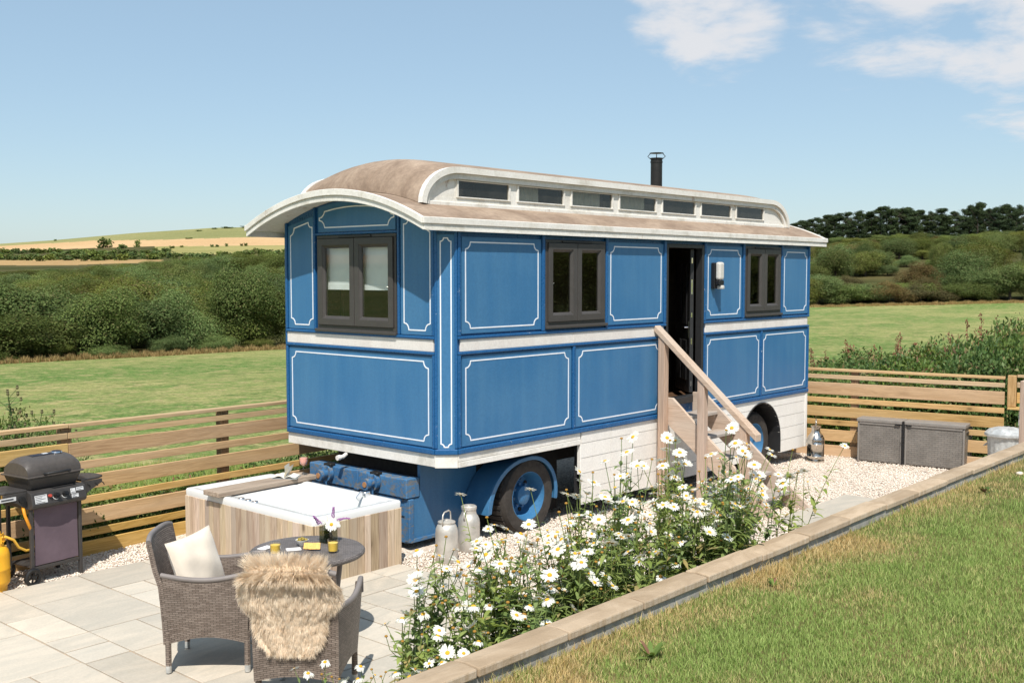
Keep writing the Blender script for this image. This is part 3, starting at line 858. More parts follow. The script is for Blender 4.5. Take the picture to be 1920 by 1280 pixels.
LZ = 1.095
l = MB().box(-14, 26, -26, -4.384, -0.4, LZ)
lawn = l.build('lawn', M['lawn_soil'])
tag(lawn, kind='structure')
def blades(n, region, h0, h1, w0, w1, zfn, name, mat, lean=0.5, dens=None):
    x = rng.uniform(region[0], region[1], n); y = rng.uniform(region[2], region[3], n)
    if dens is not None:
        k = dens(x, y) > rng.uniform(0, 1, n); x, y = x[k], y[k]; n = len(x)
    # tufts: pull blades together
    x = x + 0.012 * np.sin(90 * y + 37 * x); y = y + 0.012 * np.sin(80 * x - 41 * y)
    z = zfn(x, y)
    a = rng.uniform(0, 6.283, n)
    clump = 0.5 + 0.5 * np.sin(7.1 * x + 2 * np.sin(5.3 * y)) * np.sin(6.3 * y + 1.7 * np.sin(4.1 * x))
    h = rng.uniform(h0, h1, n) * (0.7 + 0.6 * clump)
    w = rng.uniform(w0, w1, n)
    la = rng.uniform(0, 6.283, n); ll = rng.uniform(0.1, 1.0, n) * lean * h
    dx, dy = np.cos(a) * w / 2, np.sin(a) * w / 2
    lx, ly = np.cos(la) * ll, np.sin(la) * ll
    V = np.empty((n, 5, 3))
    V[:, 0] = np.stack([x - dx, y - dy, z - 0.004], 1); V[:, 1] = np.stack([x + dx, y + dy, z - 0.004], 1)
    V[:, 2] = np.stack([x + lx * .35 + dx * .8, y + ly * .35 + dy * .8, z + h * .6], 1)
    V[:, 3] = np.stack([x + lx * .35 - dx * .8, y + ly * .35 - dy * .8, z + h * .6], 1)
    V[:, 4] = np.stack([x + lx, y + ly, z + h * .98], 1)
    b = 5 * np.arange(n)[:, None]
    F = np.concatenate([np.array([[0, 1, 2]]) + b, np.array([[0, 2, 3]]) + b, np.array([[3, 2, 4]]) + b])
    r = rng.uniform(0, 1, n)
    return raw_mesh(name, V.reshape(-1, 3), F, mat, np.concatenate([r, r, r]))
def lawn_dens(x, y):
    d = np.hypot(x - CAM[0], y - CAM[1])
    return np.clip(1.25 - d / 9.0, 0.22, 1.0)
me = blades(420000, (-5.0, 4.8, -6.3, -4.395), 0.016, 0.038, 0.0020, 0.0038, lambda x, y: np.full_like(x, LZ), 'lawn_grass', M['lawn'], 1.0, lawn_dens)
tag(link('lawn_grass', me), 'short mown grass of the sloping lawn, parched along the wall', 'grass', kind='stuff')
me = blades(230000, (-9.0, 7.0, -9.6, -6.3), 0.016, 0.036, 0.003, 0.005, lambda x, y: np.full_like(x, LZ), 'lawn_grass', M['lawn'], 1.0)
tag(link('lawn_grass', me), 'short mown grass of the lawn farther from the wall', 'grass', kind='stuff')
me = blades(5200, (-5.0, 4.6, -4.54, -4.395), 0.025, 0.065, 0.0025, 0.0045, lambda x, y: np.full_like(x, LZ), 'edge_grass', M['lawn'], 0.8,
            lambda x, y: 0.35 + 0.65 * (np.sin(3.7 * x) * np.sin(1.9 * x + 1) > 0.1))
tag(link('edge_grass', me), 'longer uncut grass against the foot of the terrace wall', 'grass', kind='stuff')

# ------------------------------------------------------------------ fences
def fence(name, label, A, B, rows, dz0, dz1, joints, posts, group, cap_d=0.075, post_front=False, top=1.36):
    A, B = Vector((*A, 0)), Vector((*B, 0))
    d = (B - A); Ln = d.length
    th = math.atan2(d.y, d.x)
    t = thing(name, label, 'fence', A, th)
    slope = (dz1 - dz0) / Ln
    cap = rows[0]
    for zt, zb, kind, jj in rows:
        xs = [0.0] + [j for j in joints if jj and 0 < j < Ln] + [Ln]
        for x0, x1 in zip(xs, xs[1:]):
            b = MB()
            yo = rs.uniform(-.002, .002)
            y0, y1 = (-0.018, cap_d) if kind == 'c' else (0.0 + yo, 0.026 + yo)
            b.box(0, x1 - x0 - 0.006, y0, y1, -(zt - zb) / 2, (zt - zb) / 2)
            o = b.build('top_rail' if kind == 'c' else 'board', M['fence_top'] if kind in 'ct' else M['fence'], t, bevel=0.004)
            o.location = (x0 + 0.003, 0, (zt + zb) / 2 + dz0 + slope * x0)
            o.rotation_euler = (rs.uniform(-.006, .006), -math.atan(slope) + rs.uniform(-.0012, .0012), 0)
    for p in posts:
        b = MB().box(-0.055, 0.055, 0.03, 0.12, -0.3, cap[1] - 0.004 + dz0 + slope * p)
        o = b.build('post', M['post'], t, bevel=0.004); o.location = (p, 0, 0)
    return t
rowsL = [(1.364, 1.327, 'c', 1), (1.282, 1.221, 't', 1), (1.173, 1.03, 'b', 1), (0.983, 0.903, 'b', 1), (0.840, 0.696, 'b', 1), (0.627, 0.555, 'b', 1), (0.505, 0.340, 'b', 1), (0.292, 0.217, 'b', 1), (0.172, 0.012, 'b', 1)]
FA = (-6.9, 2.43); FB = (8.0, 3.66)
fence('slatted_fence', 'long slatted timber fence with alternating wide and narrow boards behind the barbecue and hot tub', FA, FB, rowsL, 0.03, -0.14, [0.66, 4.48, 8.3, 12.1], [0.66, 2.57, 4.48, 6.39, 8.3, 10.2, 12.1, 14.0], None)
rowsR = [(1.360, 1.322, 'c', 0), (1.262, 1.197, 't', 0), (1.14, 0.955, 'b', 0), (0.908, 0.830, 'b', 0), (0.772, 0.615, 'b', 0), (0.562, 0.480, 'b', 0), (0.412, 0.235, 'b', 0), (0.172, 0.005, 'b', 0)]
RA = (8.20 - 0.172 * 3.4, 0.18 + 0.985 * 3.4); RB = (8.675, -2.56)
fr = fence('slatted_fence', 'short slatted timber fence across the gravel behind the storage boxes and steel churn', RA, RB, rowsR, 0.0, 0.0, [], [0.6, 2.35, 4.07], None)
# end of that fence: pale end post, and the stub that climbs on to the block wall beyond it
stub = thing('fence_stub', 'short raised piece of timber fence on a block wall, right of the pale end post', 'fence', (8.70, -2.60, 0), R(-80))
MB().box(-0.01, 0.10, -0.03, 0.06, 0.93, 1.375).build('end_post', M['post_pale'], stub, bevel=0.004)
for zt, zb, m in ((1.385, 1.345, 'fence_top'), (1.275, 1.20, 'fence_top'), (1.13, 0.98, 'fence')):
    MB().box(0.105, 1.6, 0.04, 0.07, zb, zt).build('board', M[m], stub, bevel=0.003)
MB().box(0.18, 0.29, 0.075, 0.165, 0.90, 1.34).build('post', M['post'], stub, bevel=0.003)
MB().box(0.0, 1.6, -0.09, 0.07, 0.895, 0.925).build('base_board', M['fence'], stub, bevel=0.003)
bw = thing('block_wall', 'low pale rendered block wall below the raised fence stub beside the dustbin', 'wall', (8.72, -2.72, 0), R(-80))
for k in range(3):
    for r_ in range(4):
        MB().box(0.02 + k * 0.45, 0.46 + k * 0.45, 0.0, 0.14, r_ * 0.222, r_ * 0.222 + 0.214).build('block', M['block'] if r_ < 3 else M['white_plank'], bw, bevel=0.004)
gp = thing('timber_post', 'weathered grey timber post rising behind the far end of the coping', 'post', (5.62, -3.72, 0), R(-8))
MB().box(-0.06, 0.06, -0.06, 0.06, -0.1, 1.60).build('shaft', M['step_z'], gp, bevel=0.006)
MB().beam((0.0, 0.0, 1.585), (1.2, -0.15, 1.57), 0.13, 0.035).build('rail', M['step_x'], gp, bevel=0.004)
# ------------------------------------------------------------------ showman's wagon
WY, WL, CH = 2.70, 7.736, 0.16
ZB, ZT = 1.03, 3.235
wag = thing('showman_wagon', 'old blue and white living wagon with a curved brown roof and clerestory windows', 'wagon', (0, 0, 0))
PS = lambda u, v, d: (u, d, v)                 # near long side, d goes inwards
PF = lambda u, v, d: (d, u, v)                 # front end (u = y)
q2 = math.sqrt(0.5)
PC = lambda u, v, d: (q2 * u + q2 * d, CH - q2 * u + q2 * d, v)      # near front corner
PC2 = lambda u, v, d: (CH - q2 * u + q2 * d, WY - q2 * u - q2 * d, v) # far front corner
PR = lambda u, v, d: (WL - d, u, v)
PFar = lambda u, v, d: (u, WY - d, v)
CHL = CH * math.sqrt(2)
def roof_z(y): return 3.665 - 0.325 * ((y - WY / 2) / (WY / 2 + 0.06)) ** 2

def wall_with_holes(P, u0, u1, v0, v1, holes, d0, d1, name, mat):
    us = sorted({u0, u1, *[h[0] for h in holes], *[h[1] for h in holes]})
    b = MB()
    for a, c in zip(us, us[1:]):
        hs = sorted([h for h in holes if h[0] <= a + 1e-6 and h[1] >= c - 1e-6], key=lambda h: h[2])
        v = v0
        for h in hs:
            if h[2] > v + 1e-6: b.pbox(P, a, c, v, h[2], d0, d1)
            v = h[3]
        if v < v1 - 1e-6: b.pbox(P, a, c, v, v1, d0, d1)
    return b.build(name, mat, wag)
W1, W2, DR, WF = (1.509, 2.586, 2.25, 3.185), (5.80, 6.83, 2.25, 3.195), (3.85, 4.73, 1.19, 3.19), (0.704, 1.977, 2.22, 3.227)
wall_with_holes(PS, CH, WL, ZB, 3.30, [W1, DR, W2], 0.022, 0.06, 'side_wall', M['deep_blue'])
b = MB()                                       # front wall, its top cut to the arch of the roof
ys = [CH, 0.43, WF[0], 1.0, 1.35, 1.7, WF[1], 2.25, WY - CH]
for a, c in zip(ys, ys[1:]):
    za, zc = roof_z(a) - 0.05, roof_z(c) - 0.05
    if a >= WF[0] - 1e-6 and c <= WF[1] + 1e-6:
        b.pbox(PF, a, c, ZB, WF[2], 0.022, 0.06)
        b.prism(PF, [(a, WF[3]), (c, WF[3]), (c, zc), (a, za)], 0.022, 0.06)
    else: b.prism(PF, [(a, ZB), (c, ZB), (c, zc), (a, za)], 0.022, 0.06)
b.build('front_wall', M['deep_blue'], wag)
MB().pbox(PC, 0, CHL, ZB, 3.30, 0.012, 0.05).build('corner_wall', M['deep_blue'], wag)
MB().pbox(PC2, 0, CHL, ZB, 3.30, 0.012, 0.05).build('corner_wall', M['deep_blue'], wag)
b = MB()
ys = [0.02, 0.5, 1.0, 1.35, 1.7, 2.2, WY - 0.02]
for a, c in zip(ys, ys[1:]): b.prism(PR, [(a, ZB), (c, ZB), (c, roof_z(c) - 0.05), (a, roof_z(a) - 0.05)], 0.0, 0.04)
b.build('rear_wall', M['deep_blue'], wag)
MB().pbox(PFar, CH, WL, ZB, 3.30, 0.0, 0.04).build('far_wall', M['deep_blue'], wag)
MB().box(0.19, WL - 0.05, 0.07, WY - 0.05, 1.10, 1.16).build('floor', M['interior'], wag)
MB().box(0.3, WL - 0.1, 1.9, 1.94, 1.16, 3.3).build('inner_partition', M['interior_wall'], wag)
MB().box(0.12, WL - 0.1, 0.06, WY - 0.06, 3.255, 3.275).build('ceiling', M['interior_wall'], wag)

# panels with their white coach lines
def coach_outline(poly, r, n=5):
    """closed outline whose convex corners are notched by a concave quarter round with small ears"""
    out = []
    m = len(poly)
    for i in range(m):
        p, a, c = Vector(poly[i]), Vector(poly[i - 1]), Vector(poly[(i + 1) % m])
        da, dc = (a - p).normalized(), (c - p).normalized()
        e = 0.18 * r
        pts = [p + da * (r + e) + dc * 0.0]
        pts.append(p + da * (r + e))
        s0, s1 = p + da * r + dc * e, p + dc * r + da * e
        for k in range(n + 1):
            t = k / n * math.pi / 2
            pts.append(p + da * (r * math.cos(t) * 0.9 + e) + dc * (r * math.sin(t) * 0.9 + e))
        pts.append(p + dc * (r + e))
        out += pts[1:]
    return out
def offset(poly, w):
    n = len(poly); out = []
    ar = sum(poly[i][0] * poly[(i + 1) % n][1] - poly[(i + 1) % n][0] * poly[i][1] for i in range(n))
    sg = 1 if ar > 0 else -1
    for i in range(n):
        p, a, c = Vector(poly[i]), Vector(poly[i - 1]), Vector(poly[(i + 1) % n])
        d1, d2 = (p - a), (c - p)
        if d1.length < 1e-6: d1 = d2
        if d2.length < 1e-6: d2 = d1
        n1 = Vector((-d1.y, d1.x)).normalized() * sg; n2 = Vector((-d2.y, d2.x)).normalized() * sg
        h = (n1 + n2)
        h = h / max(h.dot(n1), 0.45) if h.length > 1e-6 else n1
        out.append(p + h * w)
    return out
def panel(P, poly, margin=0.045, r=0.062, lw=0.013, mat='blue', d=0.006):
    """poly: the coach line's outline (counter-clockwise u, v); the board reaches margin beyond it"""
    pb_ = MB(); pb_.prism(P, [tuple(p) for p in offset(poly, -margin)], d, d + 0.014)
    o = pb_.build('panel', M[mat], wag)
    ol = coach_outline([tuple(p) for p in poly], r)
    cb = MB(); cb.ribbon(P, [tuple(p) for p in ol], [tuple(p) for p in offset(ol, lw)], d - 0.003, d + 0.002)
    cb.build('coach_line', M['coach'], o)
def rect(u0, u1, v0, v1): return [(u0, v0), (u1, v0), (u1, v1), (u0, v1)]
LO, LT, UO, UT = 1.145, 1.955, 2.268, 3.135
for u0, u1 in ((0.275, 1.40), (2.69, 3.745), (4.835, 5.675), (6.94, 7.655)): panel(PS, rect(u0, u1, UO, UT))
for u0, u1 in ((0.275, 1.925), (2.10, 3.715), (4.84, 6.215), (6.35, 7.655)): panel(PS, rect(u0, u1, LO, LT))
panel(PF, rect(0.245, WY - 0.245, LO, LT))
sl = lambda y: roof_z(y) - 0.185
panel(PF, [(0.215, UO - 0.02), (0.605, UO - 0.02), (0.605, sl(0.605)), (0.215, sl(0.215) + 0.03)], 0.04)
panel(PF, [(2.06, UO - 0.02), (2.46, UO - 0.02), (2.46, sl(2.46) + 0.03), (2.06, sl(2.06))], 0.04)
arch = [(0.745, 3.305), (1.935, 3.305)] + [(y, roof_z(y) - 0.14) for y in (1.935, 1.75, 1.55, 1.34, 1.13, 0.93, 0.745)]
ol = [(0.83, 3.305), (1.85, 3.305)]
pb_ = MB(); pb_.prism(PF, [(0.72, 3.262), (1.96, 3.262)] + [(y, roof_z(y) - 0.075) for y in (1.96, 1.75, 1.55, 1.34, 1.13, 0.93, 0.72)], 0.006, 0.02)
o = pb_.build('panel', M['blue'], wag)
top = [(y, roof_z(y) - 0.135) for y in (1.85, 1.68, 1.51, 1.34, 1.17, 1.0, 0.83)]
ol = [(0.83, 3.305), (1.85, 3.305), (1.87, 3.35), (1.90, 3.375), (1.945, 3.385), (1.945, 3.42), (1.90, 3.43), (1.87, 3.455)] + top + [(0.81, 3.455), (0.78, 3.43), (0.735, 3.42), (0.735, 3.385), (0.78, 3.375), (0.81, 3.35)]
MB().ribbon(PF, ol, [tuple(p) for p in offset(ol, 0.013)], 0.003, 0.008).build('coach_line', M['coach'], o)
panel(PC, rect(0.055, CHL - 0.055, 1.10, 3.17), 0.03, 0.03, 0.012, 'blue', 0.0)
panel(PC2, rect(0.055, CHL - 0.055, 1.10, 3.17), 0.03, 0.03, 0.012, 'blue', 0.0)

# mouldings between the panels
def mould(P, u0, u1, v0, v1, d=0.012, name='moulding'):
    MB().pbox(P, u0, u1, v0, v1, -d, 0.024).build(name, M['deep_blue'], wag, bevel=0.009, seg=2)
for u0, u1 in ((0.165, 0.205), (1.455, 1.500), (2.592, 2.635), (3.797, 3.845), (4.737, 4.782), (5.735, 5.785), (6.838, 6.885), (7.70, 7.738)):
    mould(PS, u0, u1, 2.202, 3.285)
for u0, u1 in ((0.165, 0.205), (1.985, 2.032), (3.797, 3.845), (4.737, 4.782), (6.255, 6.305), (7.70, 7.738)):
    mould(PS, u0, u1, 1.09, 2.012)
for a, c in ((0.165, 3.845), (4.737, 7.738)):
    mould(PS, a, c, 1.03, 1.085, 0.018)
    mould(PS, a, c, 2.014, 2.046, 0.014)
    for e, f in ((a, min(c, 1.47)),) if a < 1 else (): mould(PS, e, f, 2.168, 2.200, 0.014)
for a, c in ((1.47, 2.60), (2.60, 3.845), (4.737, 5.785), (5.785, 6.885), (6.885, 7.738)):
    mould(PS, a, c, 2.168, 2.200, 0.014)
for a, c in ((0.205, 2.0), (2.0, 3.80), (4.782, 6.28), (6.28, 7.70)):
    MB().pbox(PS, a + 0.001, c - 0.001, 2.048, 2.166, 0.002, 0.024).build('cream_band', M['band'], wag, bevel=0.003)
MB().pbox(PF, CH + 0.02, WY - CH - 0.01, 2.048, 2.166, 0.002, 0.024).build('cream_band', M['band'], wag, bevel=0.003)
for v0, v1, d in ((1.03, 1.085, 0.018), (2.014, 2.046, 0.014), (2.168, 2.200, 0.014)): mould(PF, CH, WY - CH, v0, v1, d)
for u in (CH, 0.655, 2.005, WY - CH - 0.03): mould(PF, u, u + 0.032, 2.202, roof_z(u + .016) - 0.06)
for u in (CH, WY - CH - 0.03): mould(PF, u, u + 0.03, 1.09, 2.012)
mould(PF, 0.69, 2.003, 3.229, 3.256, 0.01)
MB().pbox(PC, 0.0, CHL, 1.03, 1.085, -0.016, 0.02).build('moulding', M['deep_blue'], wag, bevel=0.009, seg=2)
for u in (0.0, CHL - 0.03): MB().pbox(PC, u, u + 0.03, 1.09, 3.25, -0.012, 0.02).build('moulding', M['deep_blue'], wag, bevel=0.008, seg=2)
for u in (0.0, CHL - 0.03): MB().pbox(PC2, u, u + 0.03, 1.05, 3.25, -0.012, 0.02).build('moulding', M['deep_blue'], wag, bevel=0.008, seg=2)

# windows
def casement(P, hole, blind=False, stay=(0.35,)):
    u0, u1, v0, v1 = hole
    b = MB()
    for a, c, e, f in ((u0 + .002, u1 - .002, v1 - 0.035, v1 - .002), (u0 + .002, u1 - .002, v0 + .002, v0 + 0.045), (u0 + .002, u0 + 0.035, v0 + 0.045, v1 - 0.035), (u1 - 0.035, u1 - .002, v0 + 0.045, v1 - 0.035)):
        b.pbox(P, a, c, e, f, -0.004, 0.07)
    fr_ = b.build('window_frame', M['pvc'], wag, bevel=0.003)
    MB().pbox(P, u0 - 0.015, u1 + 0.015, v0 - 0.028, v0 + 0.004, -0.035, 0.03).build('sill', M['pvc'], fr_, bevel=0.006, seg=2)
    MB().pbox(P, (u0 + u1) / 2 - 0.26, (u0 + u1) / 2 + 0.26, v1 - 0.03, v1 - 0.008, -0.016, -0.003).build('vent', M['pvc_dark'], fr_, bevel=0.003)
    um = (u0 + u1) / 2
    k = 0
    for a, c in ((u0 + 0.036, um - 0.004), (um + 0.004, u1 - 0.036)):
        z0, z1 = v0 + 0.046, v1 - 0.037
        sw = 0.098
        s_ = MB()
        for d0, d1, e in ((-0.02, 0.05, 0.0),):
            o1 = [(a, z0), (c, z0), (c, z1), (a, z1)]
            o2 = [(a + 0.072, z0 + 0.072), (c - 0.072, z0 + 0.072), (c - 0.072, z1 - 0.072), (a + 0.072, z1 - 0.072)]
            s_.ribbon(P, o1, o2, -0.022, 0.03)
        o1 = [(a + 0.0715, z0 + 0.0715), (c - 0.0715, z0 + 0.0715), (c - 0.0715, z1 - 0.0715), (a + 0.0715, z1 - 0.0715)]
        o2 = [(a + sw, z0 + sw), (c - sw, z0 + sw), (c - sw, z1 - sw), (a + sw, z1 - sw)]
        n = 4
        vs = [P(*p, -0.016) for p in o1] + [P(*p, 0.004) for p in o2] + [P(*p, 0.03) for p in o2]
        s_.add(vs, [(i, (i + 1) % n, n + (i + 1) % n, n + i) for i in range(n)] + [(n + i, n + (i + 1) % n, 2 * n + (i + 1) % n, 2 * n + i) for i in range(n)])
        sash = s_.build('sash', M['pvc'], wag, bevel=0.004, seg=2)
        gl = MB(); gl.pbox(P, a + sw - 0.004, c - sw + 0.004, z0 + sw - 0.004, z1 - sw + 0.004, 0.012, 0.016)
        gl.build('pane', M['glass_clear'] if blind else M['glass'], sash)
        if blind:
            bl = MB()
            for i, (za, zb) in enumerate(((z1 - 0.1, z1 - 0.32), (z1 - 0.315, z1 - 0.50), (z1 - 0.49, z1 - 0.545))):
                bl.pbox(P, a + 0.115, c - 0.05, zb, za, 0.075 - 0.006 * i, 0.079 - 0.006 * i)
            bl.build('blind', M['blind'], sash)
        if k in stay:
            MB().tube([P(a + sw + 0.05, z0 + 0.42, 0.03), P(a + sw + 0.02, z0 + 0.40, 0.05), P(a + sw - 0.01 + 0.05, z0 + 0.30, 0.05)], 0.006, 6).build('window_handle', M['chrome'], sash)
        k += 1
casement(PS, W1, stay=(0,))
casement(PS, W2, stay=(0,))
casement(PF, WF, True, stay=(0,))

# doorway: frame, sill and the door leaf standing open inside
b = MB()
u0, u1, v0, v1 = DR
for a, c, e, f in ((u0 + .002, u0 + 0.045, v0 + 0.07, v1 - .002), (u1 - 0.055, u1 - .002, v0 + 0.07, v1 - .002), (u0 + 0.045, u1 - 0.055, v1 - 0.05, v1 - .002)): b.pbox(PS, a, c, e, f, -0.006, 0.09)
b.build('door_frame', M['pvc_dark'], wag, bevel=0.004)
MB().pbox(PS, u0 - 0.01, u1 - 0.005, v0 - 0.02, v0 + 0.068, -0.03, 0.10).build('door_sill', M['pvc_dark'], wag, bevel=0.008, seg=2)
leaf = MB().box(-0.025, 0.025, 0.0, 0.80, 1.27, 3.13).build('door_leaf', M['pvc_dark'], wag, bevel=0.004)
leaf.location = (4.60, 0.10, 0); leaf.rotation_euler = (0, 0, R(-44))
lp = MB()
for z0, z1 in ((1.42, 1.95), (2.15, 2.95)):
    for y0, y1 in ((0.14, 0.36), (0.44, 0.66)):
        lp.box(-0.037, -0.0245, y0, y1, z0, z1)
lp.build('door_panel', M['pvc_dark'], leaf, bevel=0.008)
b = MB().box(-0.034, -0.026, 0.035, 0.07, 1.98, 2.20)
b.tube([(-0.03, 0.05, 2.12), (-0.075, 0.05, 2.12), (-0.08, 0.17, 2.12)], 0.009, 8)
b.build('door_handle', M['chrome'], leaf, bevel=0.003)
b = MB()
for z0, z1 in ((1.35, 1.42), (1.62, 1.66), (1.9, 1.98), (2.25, 2.31), (2.55, 2.74), (2.95, 3.02)): b.box(-0.008, 0.008, -0.003, 0.004, z0, z1)
b.build('lock_strip', M['chrome'], leaf)
MB().box(3.95, 4.35, 0.75, 1.2, 1.162, 1.62).build('inner_cupboard', M['interior_wall'], wag, bevel=0.01)

# bulkhead lamp by the door
lamp = MB().box(4.905, 5.035, -0.055, 0.004, 2.62, 2.96).build('outdoor_lamp', M['black'], wag, bevel=0.01, seg=2)
MB().box(4.91, 5.03, -0.13, -0.057, 2.735, 2.968).build('lamp_glass', M['frosted'], lamp, bevel=0.028, seg=3)
MB().box(4.915, 5.03, -0.125, -0.057, 2.665, 2.733).build('lamp_base', M['black'], lamp, bevel=0.01)
MB().box(4.955, 5.02, -0.138, -0.057, 2.615, 2.664).build('motion_sensor', M['frosted'], lamp, bevel=0.012, seg=2)

# white strip and plank skirts
ST = lambda P, a, c, v0, v1, m='white', d=0.006, n='skirt_board': MB().pbox(P, a, c, v0, v1, d, d + 0.03).build(n, M[m], wag, bevel=0.003)
ST(PF, CH, WY - CH, 0.905, 1.028, n='white_strip')
ST(PC, 0, CHL, 0.895, 1.028, n='white_strip')
ST(PC2, 0, CHL, 0.905, 1.028, n='white_strip')
ST(PS, CH + 0.02, 2.14, 0.955, 1.028, n='white_strip'); ST(PS, CH + 0.02, 2.14, 0.895, 0.951, d=0.0, n='white_strip')
ARX, ARR = 6.32, 0.56                           # rear wheel arch
def skirt_course(v0, v1):
    """one board, cut where the wheel arch runs through it"""
    segs = []
    for a, c in ((2.16, 2.72), (2.728, 3.86), (3.868, 4.78), (4.788, 7.66)):
        segs.append((a, c))
    vm = 0.42
    for a, c in segs:
        def arch_half(v):
            dv = v - vm
            return math.sqrt(max(ARR ** 2 - dv * dv, 0)) if dv > 0 else ARR - 0.02 * dv
        hv0, hv1 = arch_half(v0), arch_half(v1)
        if a < ARX < c and max(hv0, hv1) > 0.02:
            n = 6
            vv = [lerp(v0, v1, i / n) for i in range(n + 1)]
            hv = [arch_half(v) for v in vv]
            yield [(a, v0)] + [(ARX - h, v) for h, v in zip(hv, vv)] + [(a, v1)]
            yield [(ARX + h, v) for h, v in zip(hv, vv)][::-1] + [(ARX + hv[0], v0), (c, v0), (c, v1)]
        else: yield [(a, v0), (c, v0), (c, v1), (a, v1)]
for v0, v1 in ((0.905, 1.026), (0.735, 0.899), (0.560, 0.729), (0.385, 0.554), (0.205, 0.379)):
    for poly in skirt_course(v0, v1):
        pts = []
        for p in poly:
            if not pts or (abs(p[0] - pts[-1][0]) + abs(p[1] - pts[-1][1])) > 1e-4: pts.append(p)
        dd = rs.uniform(0.004, 0.008)
        MB().prism(PS, pts, dd, dd + 0.025).build('skirt_board', M['white_plank'], wag)
MB().pbox(PS, 7.665, 7.735, 0.20, 1.026, -0.002, 0.05).build('skirt_post', M['white_plank'], wag, bevel=0.004)
MB().pbox(PS, 2.135, 2.158, 0.55, 0.893, 0.0, 0.05).build('skirt_post', M['white_plank'], wag, bevel=0.004)
MB().box(7.68, 7.72, 0.05, 2.6, 0.22, 1.02).build('rear_skirt', M['white_plank'], wag)
b = MB()
n = 20
a1 = [(ARX + ARR * math.cos(t), 0.42 + ARR * math.sin(t)) for t in [math.pi * i / n for i in range(n + 1)]]
a1 = [(ARX + ARR, 0.22)] + a1 + [(ARX - ARR, 0.22)]
b.ribbon(PS, [(ARX + (x - ARX) * 1.025, .42 + (z - .42) * 1.025 if z >= .42 else z) for x, z in a1], a1, -0.004, 0.5, closed=False)
b.build('wheel_arch', M['pvc_dark'], wag)

# roof
X0, X1, EY = -0.34, 8.125, 0.06
b = MB()
ny_ = 24
def roof_pt(x, y, dz): return (x, y, roof_z(y) + dz)
yy = [lerp(-EY, WY + EY, i / ny_) for i in range(ny_ + 1)]
b.grid(lambda u, v: roof_pt(lerp(X0, X1, u), lerp(-EY, WY + EY, v), 0.0), 24, ny_, 0.03)
b.build('roof_canvas', M['canvas'], wag, smooth=60)
b = MB()
b.grid(lambda u, v: roof_pt(lerp(X0 + 0.02, X1 - 0.02, u), lerp(-EY + 0.01, WY + EY - 0.01, v), -0.033), 4, ny_, 0.02)
b.build('soffit', M['white'], wag, smooth=60)
def arch_board(x0, x1, t0, t1, name='fascia_board'):
    b = MB()
    a = [(y, roof_z(y) + t0) for y in yy]; c = [(y, roof_z(y) + t1) for y in yy]
    b.ribbon(PF, a, c, x0, x1, closed=False)
    b.build(name, M['white'], wag, bevel=0.004)
arch_board(X0 - 0.035, X0 - 0.001, 0.012, -0.052); arch_board(X0 - 0.018, X0 - 0.001, -0.054, -0.112)
arch_board(X1 + 0.001, X1 + 0.035, 0.012, -0.052); arch_board(X1 + 0.001, X1 + 0.018, -0.054, -0.112)
for ya, yb, yc in ((-EY - 0.03, -EY - 0.001, -EY - 0.016), (WY + EY + 0.001, WY + EY + 0.03, WY + EY + 0.016)):
    MB().box(X0 - 0.034, X1 + 0.034, min(ya, yb), max(ya, yb), 3.288, 3.352).build('eaves_board', M['white'], wag, bevel=0.005)
    lo, hi = (yc, -EY - 0.001) if yc < 0 else (WY + EY + 0.001, yc)
    MB().box(X0 - 0.017, X1 + 0.017, lo, hi, 3.228, 3.286).build('eaves_board', M['white'], wag, bevel=0.004)
    MB().box(X0 + 0.0, X1, lo - 0.006 if yc < 0 else hi, lo - 0.001 if yc < 0 else hi + 0.006, 3.226, 3.240).build('eaves_board', M['white'], wag)

# clerestory
MY0, MY1 = 0.40, WY - 0.40
MX0, MX1, MR, MH = 0.03, 7.73, 0.54, 0.375
def m_prof(x):
    if x < MX0 + MR: t = (MX0 + MR - x) / MR
    elif x > MX1 - MR: t = (x - MX1 + MR) / MR
    else: return 1.0
    return math.sqrt(max(1 - t * t, 0))
xs_m = [MX0 + MR * (1 - math.cos(math.pi / 2 * i / 10)) for i in range(11)] + [lerp(MX0 + MR, MX1 - MR, i / 12) for i in range(1, 12)] + [MX1 - MR * (1 - math.sin(math.pi / 2 * (1 - i / 10))) if False else MX1 - MR + MR * math.sin(math.pi / 2 * i / 10) for i in range(11)]
b = MB()
nyy = 14
def m_pt(i, j):
    x = xs_m[i]; y = lerp(MY0 - 0.025, MY1 + 0.025, j / nyy)
    return (x, y, roof_z(y) + 0.004 + MH * m_prof(x))
vs = [m_pt(i, j) for i in range(len(xs_m)) for j in range(nyy + 1)]
fs = [(i * (nyy + 1) + j, (i + 1) * (nyy + 1) + j, (i + 1) * (nyy + 1) + j + 1, i * (nyy + 1) + j + 1) for i in range(len(xs_m) - 1) for j in range(nyy)]
b.add(vs, fs)
b.build('clerestory_roof', M['canvas'], wag, smooth=180)
MWIN = [(0.555 + 0.942 * i, 0.555 + 0.942 * i + 0.835) for i in range(7)]
zs = roof_z(MY0)
